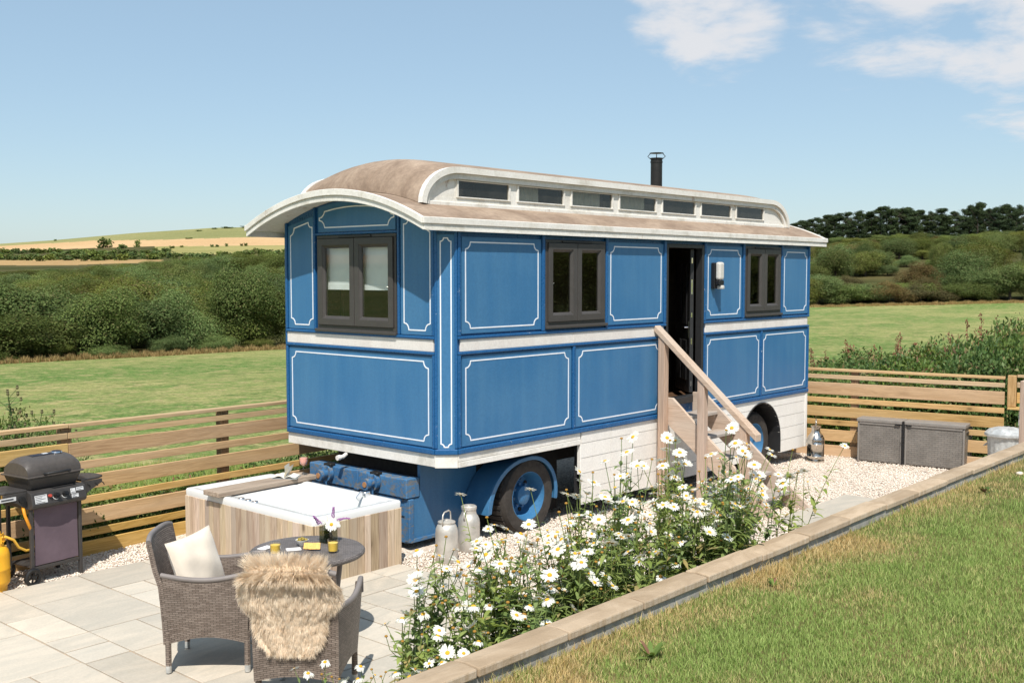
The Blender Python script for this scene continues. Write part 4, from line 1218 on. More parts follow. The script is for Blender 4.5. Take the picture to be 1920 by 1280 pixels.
for side, ym, sg in ((0, MY0, 1), (1, MY1, -1)):
    PM = (lambda u, v, d: (u, MY0 + d, v)) if side == 0 else (lambda u, v, d: (u, MY1 - d, v))
    def zt_(x): return zs + MH * m_prof(x)
    # wall: sill, piers and rounded ends
    b = MB()
    b.pbox(PM, MX0 + 0.05, MX1 - 0.05, zs - 0.02, zs + 0.075, 0.0, 0.03)
    prev = MX0 + MR - 0.03
    for a, c in MWIN:
        b.pbox(PM, prev, a, zs + 0.075, zs + MH - 0.02, 0.0, 0.03); prev = c
    b.pbox(PM, prev, MX1 - MR - 0.02, zs + 0.075, zs + MH - 0.02, 0.0, 0.03)
    for a, c in MWIN: b.pbox(PM, a, c, zs + 0.262, zs + MH - 0.02, 0.0, 0.03)
    for e in (0, 1):
        xe = [MX0 + 0.02 + (MR) * i / 8 for i in range(9)] if e == 0 else [MX1 - 0.02 - MR * i / 8 for i in range(9)]
        b.prism(PM, [(xe[0], zs)] + [(x, zt_(x) - 0.012) for x in xe[1:]] + [(xe[-1], zs)], 0.004, 0.03)
    cw = b.build('clerestory_wall', M['white'], wag)
    if side == 0: MB().pbox(PM, MX0 + 0.06, MX1 - 0.06, zs - 0.02, zs + 0.03, -0.02, -0.001).build('clerestory_sill', M['white'], wag, bevel=0.005)
    for a, c in MWIN:
        f = MB(); z0, z1 = zs + 0.076, zs + 0.261
        f.ribbon(PM, [(a + .001, z0), (c - .001, z0), (c - .001, z1), (a + .001, z1)], [(a + 0.028, z0 + 0.014), (c - 0.028, z0 + 0.014), (c - 0.028, z1 - 0.010), (a + 0.028, z1 - 0.010)], -0.014, 0.02)
        w_ = f.build('clerestory_window', M['white'], wag, bevel=0.003)
        MB().pbox(PM, a + 0.025, c - 0.025, z0 + 0.011, z1 - 0.007, 0.006, 0.010).build('pane', M['old_glass'], w_)
    # two stepped trims that follow the rounded profile
    xs_t = xs_m
    for t0, t1, d0, d1 in ((0.014, -0.050, -0.062, -0.001), (-0.052, -0.108, -0.034, -0.001)):
        def off(t):
            out = []
            for i, x in enumerate(xs_t):
                xa, xb = xs_t[max(i - 1, 0)], xs_t[min(i + 1, len(xs_t) - 1)]
                dx, dz = xb - xa, (m_prof(xb) - m_prof(xa)) * MH
                L_ = math.hypot(dx, dz); out.append((x - dz / L_ * t, max(zs + MH * m_prof(x) + dx / L_ * t, zs - 0.005)))
            return out
        b = MB(); b.ribbon(PM, off(t0), off(t1), d0, d1, closed=False)
        b.build('clerestory_trim', M['white'], wag)
b = MB()
for i in range(7): b.box(MWIN[i][0] + .1, MWIN[i][1] - 0.2, 1.1, 1.13, 3.56, 3.9)
b.build('clerestory_lining', M['interior_wall'], wag)
# curtains just inside the second to fourth clerestory windows
for i in (1, 2, 3):
    a, c = MWIN[i]
    b = MB(); b.grid(lambda u, v: (lerp(a + .03, a + .03 + (c - a) * (0.75 if i > 1 else .5), u), MY0 + 0.06 + 0.012 * math.sin(u * 40), lerp(zs + .06, zs + .30, v)), 40, 1)
    b.build('curtain', M['blind'], wag, smooth=180)

# stove flue
fl = MB()
fl.lathe([(0.083, 0), (0.083, 0.40), (0.088, 0.40), (0.088, 0.425), (0.083, 0.425), (0.083, 0.45), (0.094, 0.455), (0.094, 0.468), (0.075, 0.468), (0.075, 0.1)], 20, (5.62, 1.35, 4.0))
fo = fl.build('stove_flue', M['black_metal'], wag, smooth=40)
b = MB()
b.lathe([(0.0, 0.0), (0.10, 0.0), (0.10, 0.006), (0, 0.006)], 20, (5.62, 1.35, 4.535))
for k in range(4):
    a = k * math.pi / 2 + 0.6
    c_, s_ = math.cos(a), math.sin(a)
    b.tube([(5.62 + .085 * c_, 1.35 + .085 * s_, 4.455), (5.62 + .125 * c_, 1.35 + .125 * s_, 4.492), (5.62 + .085 * c_, 1.35 + .085 * s_, 4.537)], 0.006, 5)
b.build('flue_cowl', M['black_metal'], fo)

# chassis
MB().box(0.35, 7.6, 0.62, WY - 0.62, 0.60, 0.88).build('chassis_frame', M['underside'], wag)
MB().box(0.19, 7.65, 0.06, WY - 0.06, 0.955, 1.028).build('underfloor', M['underside'], wag)
MB().box(2.2, 5.6, 0.10, 0.14, 0.30, 0.95).build('inner_skirt', M['underside'], wag)
bumper = MB().box(-0.02, 0.16, 0.545, 1.315, 0.535, 0.735).build('bumper_beam', M['chipped_blue'], wag, bevel=0.012, seg=2)
MB().box(-0.02, 0.16, 1.325, 2.13, 0.535, 0.735).build('bumper_beam', M['chipped_blue'], wag, bevel=0.012, seg=2)
MB().box(-0.04, 0.14, 0.535, 0.63, 0.54, 0.742).build('bumper_strap', M['chipped_blue'], wag, bevel=0.006)
MB().box(-0.035, 0.13, 1.29, 1.36, 0.53, 0.742).build('bumper_strap', M['chipped_blue'], wag, bevel=0.006)
MB().box(-0.005, 0.14, 0.55, 1.31, 0.345, 0.528).build('bumper_plank', M['chipped_blue'], wag, bevel=0.01)
MB().box(-0.005, 0.14, 1.325, 2.12, 0.345, 0.528).build('bumper_plank', M['chipped_blue'], wag, bevel=0.01)
MB().box(0.01, 0.05, 0.56, 2.12, 0.07, 0.343).build('front_plate', M['chipped_blue'], wag, bevel=0.006)
MB().box(-0.012, 0.05, 0.52, 0.60, 0.09, 0.53).build('corner_iron', M['chipped_blue'], wag, bevel=0.005)
for y in (1.02, 1.78):
    h = MB()
    h.tube([(-0.03, y, 0.655), (-0.075, y, 0.655)], 0.085, 16)
    h.tube([(-0.07, y, 0.655), (-0.16, y - 0.012, 0.652)], 0.052, 14)
    h.tube([(-0.155, y - 0.02, 0.652), (-0.19, y - 0.02, 0.651)], 0.062, 14)
    tw = h.build('tow_socket', M['chipped_blue'], wag, smooth=40)
    MB().tube([(-0.09, y, 0.74), (-0.09, y, 0.46)], [0.035, 0.028], 12).build('tow_pin', M['chipped_blue'], tw, smooth=40)
    MB().box(-0.055, 0.02, y - 0.06, y + 0.06, 0.728, 0.762).build('tow_hasp', M['black_metal'], tw, bevel=0.006)
    MB().lathe([(0, -0.197), (0.03, -0.197), (0.03, -0.17), (0, -0.17)], 12, (0, y - 0.02, 0.651), 'x').build('tow_ring', plain('rusty_copper_cap', (0.55, 0.27, 0.12), 0.5, 0.3) if 'rusty_copper_cap' not in bpy.data.materials else bpy.data.materials['rusty_copper_cap'], tw)
# side locker below the body, front mudguard and the wheels
b = MB(); b.prism(PS, [(0.0, 0.11), (1.0, 0.05), (1.0, 0.93), (0.165, 0.90), (0.165, 0.53), (0.0, 0.53)], 0.548, 0.585)
b.build('side_locker', M['blue'], wag)
MB().pbox(PS, 0.0, 1.02, 0.085, 0.115, 0.515, 0.56).build('locker_rim', M['chipped_blue'], wag)
WX, WR = 1.46, 0.425
def wheel(cx, cy, cz, r):
    Pw = (cx, cy, cz)
    w = MB().lathe([(r * .60, -0.02), (r * .64, -0.05), (r * .80, -0.065), (r * .93, -0.055), (r * .985, -0.02), (r, 0.05), (r, 0.18), (r * .93, 0.25), (r * .6, 0.25)], 40, Pw, 'y').build('wheel', M['rubber'], wag, smooth=35)
    tr = MB()
    for k in range(40):
        a = 2 * math.pi * k / 40
        c_, s_ = math.cos(a), math.sin(a)
        tr.beam((cx + c_ * r * .985, cy - 0.005, cz + s_ * r * .985), (cx + c_ * r * .985, cy + 0.2, cz + s_ * r * .985), 0.045, 0.03, (c_, 0, s_))
    tr.build('tread', M['rubber'], w)
    MB().lathe([(r * .645, -0.035), (r * .655, -0.045), (r * .62, -0.05), (r * .60, -0.02), (r * .57, 0.03), (r * .53, 0.11), (r * .50, 0.135), (r * .36, 0.14), (r * .33, 0.10), (r * .26, 0.09), (r * .24, 0.02), (r * .15, -0.005), (0, -0.01)], 40, Pw, 'y').build('rim', M['blue'], w, smooth=40)
    for k in range(8):
        nb = MB()
        a = 2 * math.pi * k / 8 + .2
        nb.lathe([(0, 0.055), (0.016, 0.055), (0.016, 0.11), (0, 0.11)], 6, (cx + math.cos(a) * r * .295, cy, cz + math.sin(a) * r * .295), 'y')
        nb.build('wheel_nut', M['chipped_blue'], w)
    hh = MB()
    for k in range(10):
        a = 2 * math.pi * k / 10
        hh.lathe([(0, 0.128), (0.026, 0.128), (0.026, 0.15), (0, 0.15)], 10, (cx + math.cos(a) * r * .435, cy, cz + math.sin(a) * r * .435), 'y')
    hh.build('hand_holes', M['underside'], w)
    return w
wheel(WX, 0.24, 0.385, WR)
wheel(ARX + 0.05, 0.19, 0.40, WR + 0.01)
wheel(WX, WY - 0.5, 0.385, WR); wheel(ARX + 0.05, WY - 0.5, 0.40, WR)
b = MB()                                        # mudguard: flares forward and down in front of the wheel
gp_ = []
for i in range(25):
    t = i / 24
    a = lerp(R(192), R(-12), t)
    rr = lerp(0.66, 0.50, min(t * 2.2, 1) ** 0.8)
    gp_.append((WX + rr * math.cos(a) - (0.02 if t < .5 else 0), 0.385 + rr * math.sin(a) * (0.80 + 0.16 * t)))
inner = [(WX + (x - WX) * 0.955, 0.385 + (z - 0.385) * 0.955) for x, z in gp_]
b.ribbon(PS, gp_, inner, 0.20, 0.54, closed=False)
lip_i = [(WX + (x - WX) * 0.90, 0.385 + (z - 0.385) * 0.90) for x, z in gp_]
b.ribbon(PS, gp_, lip_i, 0.185, 0.205, closed=False)
b.build('mudguard', M['blue'], wag, smooth=40, bevel=0.006, seg=2)
MB().box(0.6, 2.4, 0.56, 0.62, 0.05, 0.93).build('wheel_well', M['underside'], wag)
b = MB(); b.tube([(0.0, 1.52, 0.885), (-0.06, 1.50, 0.868), (-0.10, 1.50, 0.866)], 0.022, 10); b.tube([(-0.10, 1.50, 0.866), (-0.14, 1.50, 0.864)], 0.028, 10)
b.build('drain_pipe', M['band'], wag, smooth=40)
# ------------------------------------------------------------------ wooden steps with handrail
st = thing('wooden_steps', 'flight of five weathered timber steps with a handrail leading up to the open wagon door', 'steps', (0, 0, 0))
SX0, SX1 = 3.70, 4.49
Yf, sl_ = -1.62, 1.0
def stringer(x0, x1):
    P = lambda u, v, d: (d, u, v)
    b = MB(); b.prism(P, [(-1.66, 0.0), (-1.36, 0.0), (-0.02, 1.06), (-0.02, 1.30), (-0.20, 1.30), (-1.66, 0.03)], x0, x1)
    b.build('stringer', M['step_y'], st, bevel=0.004)
stringer(SX0, SX0 + 0.042); stringer(SX1 - 0.042, SX1)
TR = [(-0.40, 1.085), (-0.655, 0.862), (-0.905, 0.637), (-1.16, 0.412), (-1.42, 0.207)]
for y, z in TR:
    MB().box(SX0 + 0.044, SX1 - 0.044, y, y + 0.125, z - 0.042, z).build('tread', M['step_x'], st, bevel=0.006)
    MB().box(SX0 + 0.044, SX1 - 0.044, y + 0.132, y + 0.255, z - 0.042, z).build('tread', M['step_x'], st, bevel=0.006)
    for x in (SX0 + 0.044, SX1 - 0.084):
        MB().box(x, x + 0.038, y + 0.03, y + 0.23, z - 0.085, z - 0.044).build('cleat', M['step_y'], st, bevel=0.002)
PXX = SX0 - 0.052
for y, z1 in ((-0.10, 2.06), (-0.66, 1.545), (-1.225, 1.06)):
    b = MB()
    P = lambda u, v, d: (d, u, v)
    b.prism(P, [(y - .047, 0.0), (y + .047, 0.0), (y + .047, z1 + .04), (y - .047, z1 - .045)], PXX - 0.047, PXX + 0.047)
    b.build('handrail_post', M['step_z'], st, bevel=0.004)
b = MB(); b.prism(lambda u, v, d: (d, u, v), [(-1.405, 0.895), (0.0, 2.115), (0.0, 2.195), (-1.405, 0.975)], PXX - 0.062, PXX + 0.062)
b.build('handrail', M['step_y'], st, bevel=0.006, seg=2)

# ------------------------------------------------------------------ hot tub
TX0, TX1, TY0, TY1, TZ = -1.47, -0.41, 0.20, 2.30, 0.64
tub = thing('hot_tub', 'white acrylic hot tub in a surround of weathered upright planks beside the fence', 'hot tub', ((TX0 + TX1) / 2, (TY0 + TY1) / 2, 0.0))
ox, oy = (TX0 + TX1) / 2, (TY0 + TY1) / 2
hw, hl = (TX1 - TX0) / 2, (TY1 - TY0) / 2
def rrect(w, h, r, n=6, cy=0.0):
    out = []
    for sx, sy, a0 in ((1, 1, 0), (-1, 1, 90), (-1, -1, 180), (1, -1, 270)):
        for k in range(n + 1):
            a = R(a0 + 90 * k / n)
            out.append((sx * (w - r) + r * math.cos(a), cy + sy * (h - r) + r * math.sin(a)))
    return out
b = MB()
loops = []
def ring(w, h, r, z, cy=0.0): loops.append([(x, y, z) for x, y in rrect(w, h, r, 6, cy)])
ring(hw, hl, 0.035, TZ - 0.072); ring(hw + .002, hl + .002, 0.035, TZ - 0.015); ring(hw - 0.006, hl - 0.006, 0.035, TZ - 0.003); ring(hw - 0.02, hl - 0.02, 0.04, TZ)
cyb = -0.325
ring(hw - 0.075, hl - 0.075, 0.06, TZ - 0.002); ring(hw - 0.085, hl - 0.085, 0.06, TZ - 0.011)
ring(hw - 0.118, hl - 0.445, 0.10, TZ - 0.013, cyb); ring(hw - 0.132, hl - 0.475, 0.11, TZ - 0.03, cyb); ring(hw - 0.145, hl - 0.50, 0.12, TZ - 0.10, cyb)
ring(hw - 0.20, hl - 0.60, 0.14, TZ - 0.36, cyb); ring(hw - 0.28, hl - 0.68, 0.14, TZ - 0.40, cyb)
n_ = len(loops[0])
b.add([p for L_ in loops for p in L_], [(i * n_ + k, i * n_ + (k + 1) % n_, (i + 1) * n_ + (k + 1) % n_, (i + 1) * n_ + k) for i in range(len(loops) - 1) for k in range(n_)] + [tuple(range((len(loops) - 1) * n_, len(loops) * n_))])
b.build('tub_shell', M['acrylic'], tub, smooth=50)
wp = [(x, y, TZ - 0.105) for x, y in rrect(hw - 0.142, hl - 0.488, 0.12, 6, cyb)]
t = NT('bath_water')
fr_ = t.node('ShaderNodeFresnel'); fr_.inputs['IOR'].default_value = 1.33
nm_ = t.bump(t.noise(t.coord(rand=False), 7, 2), 0.12, 0.02); t.l.new(nm_, fr_.inputs['Normal'])
g_ = t.node('ShaderNodeBsdfGlossy'); g_.inputs['Roughness'].default_value = 0.02; t.l.new(nm_, g_.inputs['Normal'])
tr_ = t.node('ShaderNodeBsdfTransparent'); tr_.inputs['Color'].default_value = (0.96, 0.99, 0.985, 1)
ms_ = t.node('ShaderNodeMixShader'); t.l.new(t.math('MULTIPLY', t.math('MULTIPLY', fr_.outputs[0], 0.3), t.math('SUBTRACT', 1.0, t.node('ShaderNodeNewGeometry').outputs['Backfacing'])), ms_.inputs[0]); t.l.new(tr_.outputs[0], ms_.inputs[1]); t.l.new(g_.outputs[0], ms_.inputs[2])
M['water'] = t.done(ms_.outputs[0])
MB().add(wp, [tuple(range(len(wp)))]).build('water', M['water'], tub, recalc=False)
def planks(p0, p1, n, outn):
    p0, p1 = Vector(p0), Vector(p1)
    d = (p1 - p0) / n
    th = math.atan2(d.y, d.x)
    cuts = [0.0]
    for i in range(n): cuts.append(cuts[-1] + rs.uniform(0.75, 1.25))
    Ln = (p1 - p0).length; cuts = [c / cuts[-1] * Ln for c in cuts]
    for a, c in zip(cuts, cuts[1:]):
        pr = rs.uniform(-.002, .0035)
        b = MB().box(0.0025, c - a - 0.0025, -0.02 + pr, 0.0, 0.012, TZ - 0.072)
        o = b.build('plank', M['cladding'], tub, bevel=0.0025)
        o.location = p0 + (p1 - p0).normalized() * a; o.rotation_euler = (0, 0, th)
ins = 0.012
planks((-hw + ins, hl - ins, 0), (-hw + ins, -hl + ins, 0), 23, 0)
planks((-hw + ins, -hl + ins, 0), (hw - ins, -hl + ins, 0), 11, 0)
planks((hw - ins, -hl + ins, 0), (hw - ins, hl - ins, 0), 20, 0)
MB().box(-hw + 0.035, hw - 0.035, -hl + 0.035, hl - 0.035, 0.0, 0.03).build('tub_base', M['underside'], tub)
for y in (1.433, 1.32, 1.208):
    MB().lathe([(0, 0.012), (0.028, 0.012), (0.033, 0.004), (0.033, -0.012), (0.0, -0.012)], 20, (-1.385 - ox, y - oy, TZ - 0.008)).build('control_button', M['chrome'], tub, smooth=40)
b = MB().box(-0.035, 0.035, -0.03, 0.03, -0.005, 0.055)
sp_ = b.build('water_spout', M['chrome'], tub, bevel=0.012, seg=3); sp_.location = (-0.50 - ox, 0.62 - oy, TZ - 0.012)
sp2 = MB().box(-0.03, 0.03, -0.006, 0.006, -0.09, 0.0).build('spout_lip', M['chrome'], tub, bevel=0.004); sp2.location = (-0.545 - ox, 0.62 - oy, TZ + 0.035); sp2.rotation_euler = (0, R(50), 0)
for x, y in ((-1.25, 0.55), (-1.24, 0.75), (-0.75, 0.36), (-1.05, 0.36)):
    MB().lathe([(0, 0.01), (0.022, 0.008), (0.024, 0.0)], 14, (x - ox, y - oy, TZ - 0.34)).build('jet', M['chrome'], tub, smooth=40)
board = thing('bath_board', 'weathered wooden board laid across the hot tub rim', 'bath board', (-0.91, 1.74, TZ + 0.002), R(2))
MB().box(-0.635, 0.60, -0.125, 0.125, 0.0, 0.052).build('board', M['bath_board'], board, bevel=0.009, seg=2)
MB().box(-0.50, -0.455, -0.10, 0.10, -0.03, -0.001).build('batten', M['bath_board'], board, bevel=0.004)
bk = thing('open_book', 'open book lying face up on the bath board with its pages fanned', 'book', (-0.62, 1.745, TZ + 0.056), R(-52))
for s in (-1, 1):
    b = MB(); b.grid(lambda u, v: (s * u * 0.125, lerp(-.095, .095, v), 0.004 + 0.028 * math.sin(min(u * 1.3, 1) * 2.6) * (1 - .3 * u)), 8, 1, 0.004)
    b.build('page_block', M['page'], bk, smooth=60)
    MB().box(min(0, s * .132), max(0, s * .132), -.10, .10, 0.0, 0.003).build('cover', plain('grey_book_cover', (.4, .42, .42)) if s < 0 else bpy.data.materials['grey_book_cover'], bk)
for a in (52, 74):
    b = MB(); b.grid(lambda u, v: (u * .125 * math.cos(R(a + 12 * u)), lerp(-.095, .095, v), .012 + u * .125 * math.sin(R(a + 12 * u))), 6, 1)
    b.build('page', M['page'], bk, smooth=180, recalc=False)
wg = thing('wine_glass', 'stemmed glass of rose wine standing on the bath board', 'wine glass', (-0.43, 1.70, TZ + 0.056))
MB().lathe([(0.038, 0), (0.036, 0.004), (0.006, 0.008), (0.005, 0.085), (0.012, 0.098), (0.034, 0.122), (0.044, 0.155), (0.042, 0.19), (0.037, 0.222)], 24).build('glass', M['clear'], wg, smooth=180, recalc=False)
MB().lathe([(0.0, 0.098), (0.031, 0.122), (0.0415, 0.152), (0.041, 0.185), (0, 0.185)], 24).build('wine', plain('pink_wine', (0.80, 0.36, 0.28), 0.15, var=.02), wg, smooth=40)
# ------------------------------------------------------------------ barbecue and gas bottle
bq = thing('gas_barbecue', 'dark grey two burner gas barbecue on wheels with a plum cloth front', 'barbecue', (-2.845, 2.235, 0), R(8))
for x in (-0.245, 0.245):
    for y in (0.0, 0.36):
        if x < 0 : MB().box(x - .016, x + .016, y - .016, y + .016, 0.09, 0.70).build('leg', M['bbq_metal'], bq, bevel=0.004)
        else: MB().box(x - .016, x + .016, y - .016, y + .016, 0.0, 0.70).build('leg', M['bbq_metal'], bq, bevel=0.004)
for y in (0.0, 0.36): MB().box(-0.228, 0.228, y - .012, y + .012, 0.135, 0.165).build('cross_bar', M['bbq_metal'], bq, bevel=0.003)
MB().box(-0.228, 0.228, 0.013, 0.347, 0.15, 0.16).build('bottom_shelf', M['bbq_metal'], bq)
b = MB(); b.grid(lambda u, v: (lerp(-.222, .222, u) * (1 - .03 * math.sin(v * 3.1)), -0.004 + 0.012 * math.sin(v * 2.6) * math.sin(u * 3.1) + .004 * math.sin(9 * u + 4 * v), lerp(0.175, 0.70, v)), 10, 14)
b.build('cloth_front', M['bbq_cloth'], bq, smooth=180, recalc=False)
ax = MB().tube([(-0.30, 0.0, 0.085), (-0.30, 0.36, 0.085)], 0.008, 8).build('axle', M['black_metal'], bq)
for y in (-0.035, 0.38):
    w_ = MB().lathe([(0.050, -0.014), (0.072, -0.020), (0.083, -0.012), (0.085, 0.0), (0.083, 0.012), (0.072, 0.020), (0.050, 0.014), (0.05, -0.014)], 28, (-0.262, y, 0.085), 'y').build('wheel', M['black'], bq, smooth=40)
    s_ = MB()
    for k in range(6):
        a = k * math.pi / 3 + .3
        s_.beam((-0.262, y, 0.085), (-0.262 + .054 * math.cos(a), y, 0.085 + .054 * math.sin(a)), 0.014, 0.012, (0, 1, 0))
    s_.lathe([(0, -0.02), (0.016, -0.02), (0.016, 0.016), (0, 0.016)], 12, (-0.262, y, 0.085), 'y')
    s_.build('spokes', M['black'], w_)
b = MB()                                             # control panel with a rolled lower edge
pr = [(-0.045, 0.70), (-0.075, 0.715), (-0.082, 0.74), (-0.055, 0.85), (0.0, 0.862), (0.40, 0.862), (0.40, 0.70)]
b.prism(lambda u, v, d: (d, u, v), pr, -0.275, 0.275)
cp_ = b.build('control_panel', M['bbq_metal'], bq, bevel=0.006, seg=2)
def on_panel(u, v, d):                               # the panel's sloped face, u along x, v up it
    dy, dz = 0.027 / 0.1133, 0.11 / 0.1133
    return (u, -0.082 + v * dy - d * dz, 0.74 + v * dz + d * dy)
for u in (-0.035, 0.055):
    k_ = MB()
    c0, c1 = Vector(on_panel(u, 0.062, 0.0)), Vector(on_panel(u, 0.062, 0.035))
    k_.tube([c0, c1], [0.026, 0.021], 16); k_.beam(c1, c1 + (c1 - c0) * 0.25, 0.042, 0.01, (0, 0, 1))
    kn = k_.build('knob', M['black'], cp_, smooth=40)
    arc = MB()
    pts = [on_panel(u + .036 * math.cos(R(a)), 0.062 + .036 * math.sin(R(a)), 0.003) for a in range(195, 300, 12)]
    arc.tube(pts, 0.0035, 5); arc.build('dial_mark', M['sticker'], kn)
MB().tube([on_panel(-0.10, 0.068, 0), on_panel(-0.10, 0.068, 0.022)], 0.014, 12).build('ignition_button', M['red'], cp_, smooth=40)
def sticker(u0, u1, v0, v1, rows, lens):
    o = MB().pbox(on_panel, u0, u1, v0, v1, 0.0005, 0.002).build('label_sticker', M['sticker'], cp_)
    t_ = MB()
    for i in range(rows):
        vv = lerp(v1, v0, (i + 0.6) / rows)
        t_.pbox(on_panel, u0 + .006, lerp(u0, u1, lens[i % len(lens)]), vv - .0025, vv + .0025, 0.002, 0.0025)
    t_.build('print_lines', M['ink'], o)
sticker(-0.245, -0.125, 0.015, 0.088, 5, (.9, .6, .85, .5, .8))
sticker(0.115, 0.165, 0.052, 0.098, 2, (.35, .9)); sticker(0.175, 0.25, 0.068, 0.1, 2, (.9, .7)); sticker(0.12, 0.19, 0.012, 0.045, 3, (.9, .5, .7))
b = MB()                                             # fire box, tapered
w0, w1 = 0.23, 0.265
b.add([(-w0, 0.02, .862), (w0, 0.02, .862), (w0, .35, .862), (-w0, .35, .862), (-w1, -0.02, .975), (w1, -0.02, .975), (w1, .385, .975), (-w1, .385, .975)], [(0, 3, 2, 1), (4, 5, 6, 7), (0, 1, 5, 4), (1, 2, 6, 5), (2, 3, 7, 6), (3, 0, 4, 7)])
b.build('fire_box', M['bbq_metal'], bq, bevel=0.012, seg=2)
MB().box(-0.285, 0.285, -0.035, 0.40, 0.977, 0.993).build('lid_flange', M['bbq'], bq, bevel=0.006, seg=2)
def lidp(u, v):                                      # half-barrel lid with domed ends
    ex = 1 - abs(2 * u - 1) ** 7 * 0.55
    a = math.pi * (1 - v)
    return (lerp(-0.268, 0.268, u), 0.182 + 0.196 * math.cos(a) * (0.93 + .07 * ex), 0.994 + 0.160 * max(math.sin(a), 0) ** 0.72 * (0.45 + 0.55 * ex) ** 1.0)
b = MB(); b.grid(lidp, 24, 24)
for e in (0, 1):
    ring_ = [lidp(e, j / 24) for j in range(25)]
    b.add(ring_, [tuple(range(25))])
lid = b.build('lid', M['bbq'], bq, smooth=50)
def on_lid(u, v, d):
    p = Vector(lidp(u, v)); q = Vector(lidp(u, v + .02)) - p; n = Vector((0, -q.z, q.y)).normalized()
    if n.z < 0: n = -n
    return p + n * d
def lid_patch(u0, u1, v0, v1, d, name, mat, par):
    b = MB(); b.grid(lambda u, v: on_lid(lerp(u0, u1, u), lerp(v0, v1, v), d), 8, 6, -0.002); return b.build(name, mat, par, smooth=50)
lb = lid_patch(0.24, 0.72, 0.40, 0.53, 0.002, 'name_plate', M['navy'], lid)
lid_patch(0.47, 0.565, 0.435, 0.49, 0.0045, 'plate_mark', M['sticker'], lb)
g_ = MB(); c_ = on_lid(0.745, 0.47, 0.0); nrm = (Vector(on_lid(.745, .47, .02)) - Vector(c_)).normalized()
g_.tube([c_, Vector(c_) + nrm * 0.012], [0.055, 0.05], 20); gg = g_.build('temperature_gauge', M['chrome'], lid, smooth=40)
MB().tube([Vector(c_) + nrm * 0.012, Vector(c_) + nrm * 0.014], 0.04, 20).build('gauge_face', M['navy'], gg)
b = MB(); b.tube([(-0.12, -0.03, 1.005), (-0.11, -0.075, 1.012), (0.11, -0.075, 1.012), (0.12, -0.03, 1.005)], 0.012, 10)
b.build('lid_handle', M['black'], lid, smooth=50)
for s in (-1, 1):
    b = MB()
    pts = [(s * 0.276, 0.0), (s * 0.48, 0.015), (s * 0.545, 0.06), (s * 0.56, 0.15), (s * 0.545, 0.26), (s * 0.48, 0.32), (s * 0.276, 0.33)]
    b.prism(lambda u, v, d: (u, v, d), pts, 0.865, 0.885)
    b.build('side_shelf', M['bbq_metal'], bq, bevel=0.005, seg=2)
    b = MB()
    b.prism(lambda u, v, d: (u, d, v), [(s * 0.276, 0.70), (s * 0.276, 0.864), (s * 0.50, 0.864), (s * 0.50, 0.83), (s * 0.36, 0.765)], 0.0, 0.014)
    b.build('shelf_bracket', M['bbq_metal'], bq, bevel=0.003)
for x in (0.34, 0.42, 0.49): MB().tube([(x, 0.0, 0.835), (x + .004, -0.018, 0.828), (x + .018, -0.018, 0.805)], 0.0045, 6).build('tool_hook', M['black_metal'], bq)
b = MB(); b.tube([(-0.33, -0.02, 0.80), (-0.33, 0.03, 0.80)], [0.03, 0.03], 14); b.build('side_burner_knob', M['black'], bq, smooth=40)
o = MB().box(-0.54, -0.385, -0.006, -0.002, 0.805, 0.84).build('label_sticker', M['sticker'], bq)
MB().box(-0.525, -0.41, -0.0075, -0.0055, 0.816, 0.829).build('print_lines', M['ink'], o)
MB().box(-0.47, -0.44, 0.14, 0.17, 0.0, 0.865).build('leg', M['black'], bq, bevel=0.003)
b = MB(); pts = [(-0.31, 0.02, 0.74), (-0.31, -0.01, 0.66), (-0.285, -0.02, 0.58), (-0.25, 0.0, 0.52), (-0.22, 0.05, 0.46)]
b.tube(pts, 0.014, 8); b.build('gas_hose', M['hose'], bq, smooth=180)

gs = thing('gas_cylinder', 'yellow gas bottle with its hose standing left of the barbecue', 'gas cylinder', (-3.415, 2.255, 0))
MB().lathe([(0.115, 0.0), (0.118, 0.055), (0.118, 0.06), (0.14, 0.085), (0.143, 0.11), (0.143, 0.205), (0.1455, 0.21), (0.1455, 0.222), (0.143, 0.227), (0.143, 0.335), (0.132, 0.38), (0.10, 0.415), (0.05, 0.43), (0.0, 0.432)], 40).build('body', M['gas'], gs, smooth=50)
b = MB()
for a0, a1 in ((20, 160), (200, 340)):
    n = 12
    for z0, z1 in ((0.415, 0.445), (0.505, 0.53)):
        out = [(.098 * math.cos(R(lerp(a0, a1, i / n))), .098 * math.sin(R(lerp(a0, a1, i / n)))) for i in range(n + 1)]
        b.ribbon(lambda u, v, d: (u, v, d), out, [(x * .94, y * .94) for x, y in out], z0, z1, closed=False)
    for f in (0.0, .33, .67, 1.0):
        a = R(lerp(a0, a1, f)); b.box(.095 * math.cos(a) - .012, .095 * math.cos(a) + .012, .095 * math.sin(a) - .006, .095 * math.sin(a) + .006, 0.445, 0.505)
b.build('collar', M['gas'], gs)
b = MB(); b.lathe([(0.02, 0.43), (0.02, 0.47), (0.034, 0.475), (0.034, 0.50), (0.0, 0.505)], 14)
b.build('valve', M['galv'], gs, smooth=40)
b = MB(); b.tube([(0.02, -0.02, 0.488), (0.10, -0.05, 0.49), (0.17, -0.05, 0.45), (0.22, -0.03, 0.37), (0.29, -0.02, 0.325), (0.37, 0.0, 0.318), (0.42, 0.06, 0.33)], 0.012, 8)
b.build('hose', M['hose_yellow'], gs, smooth=180)

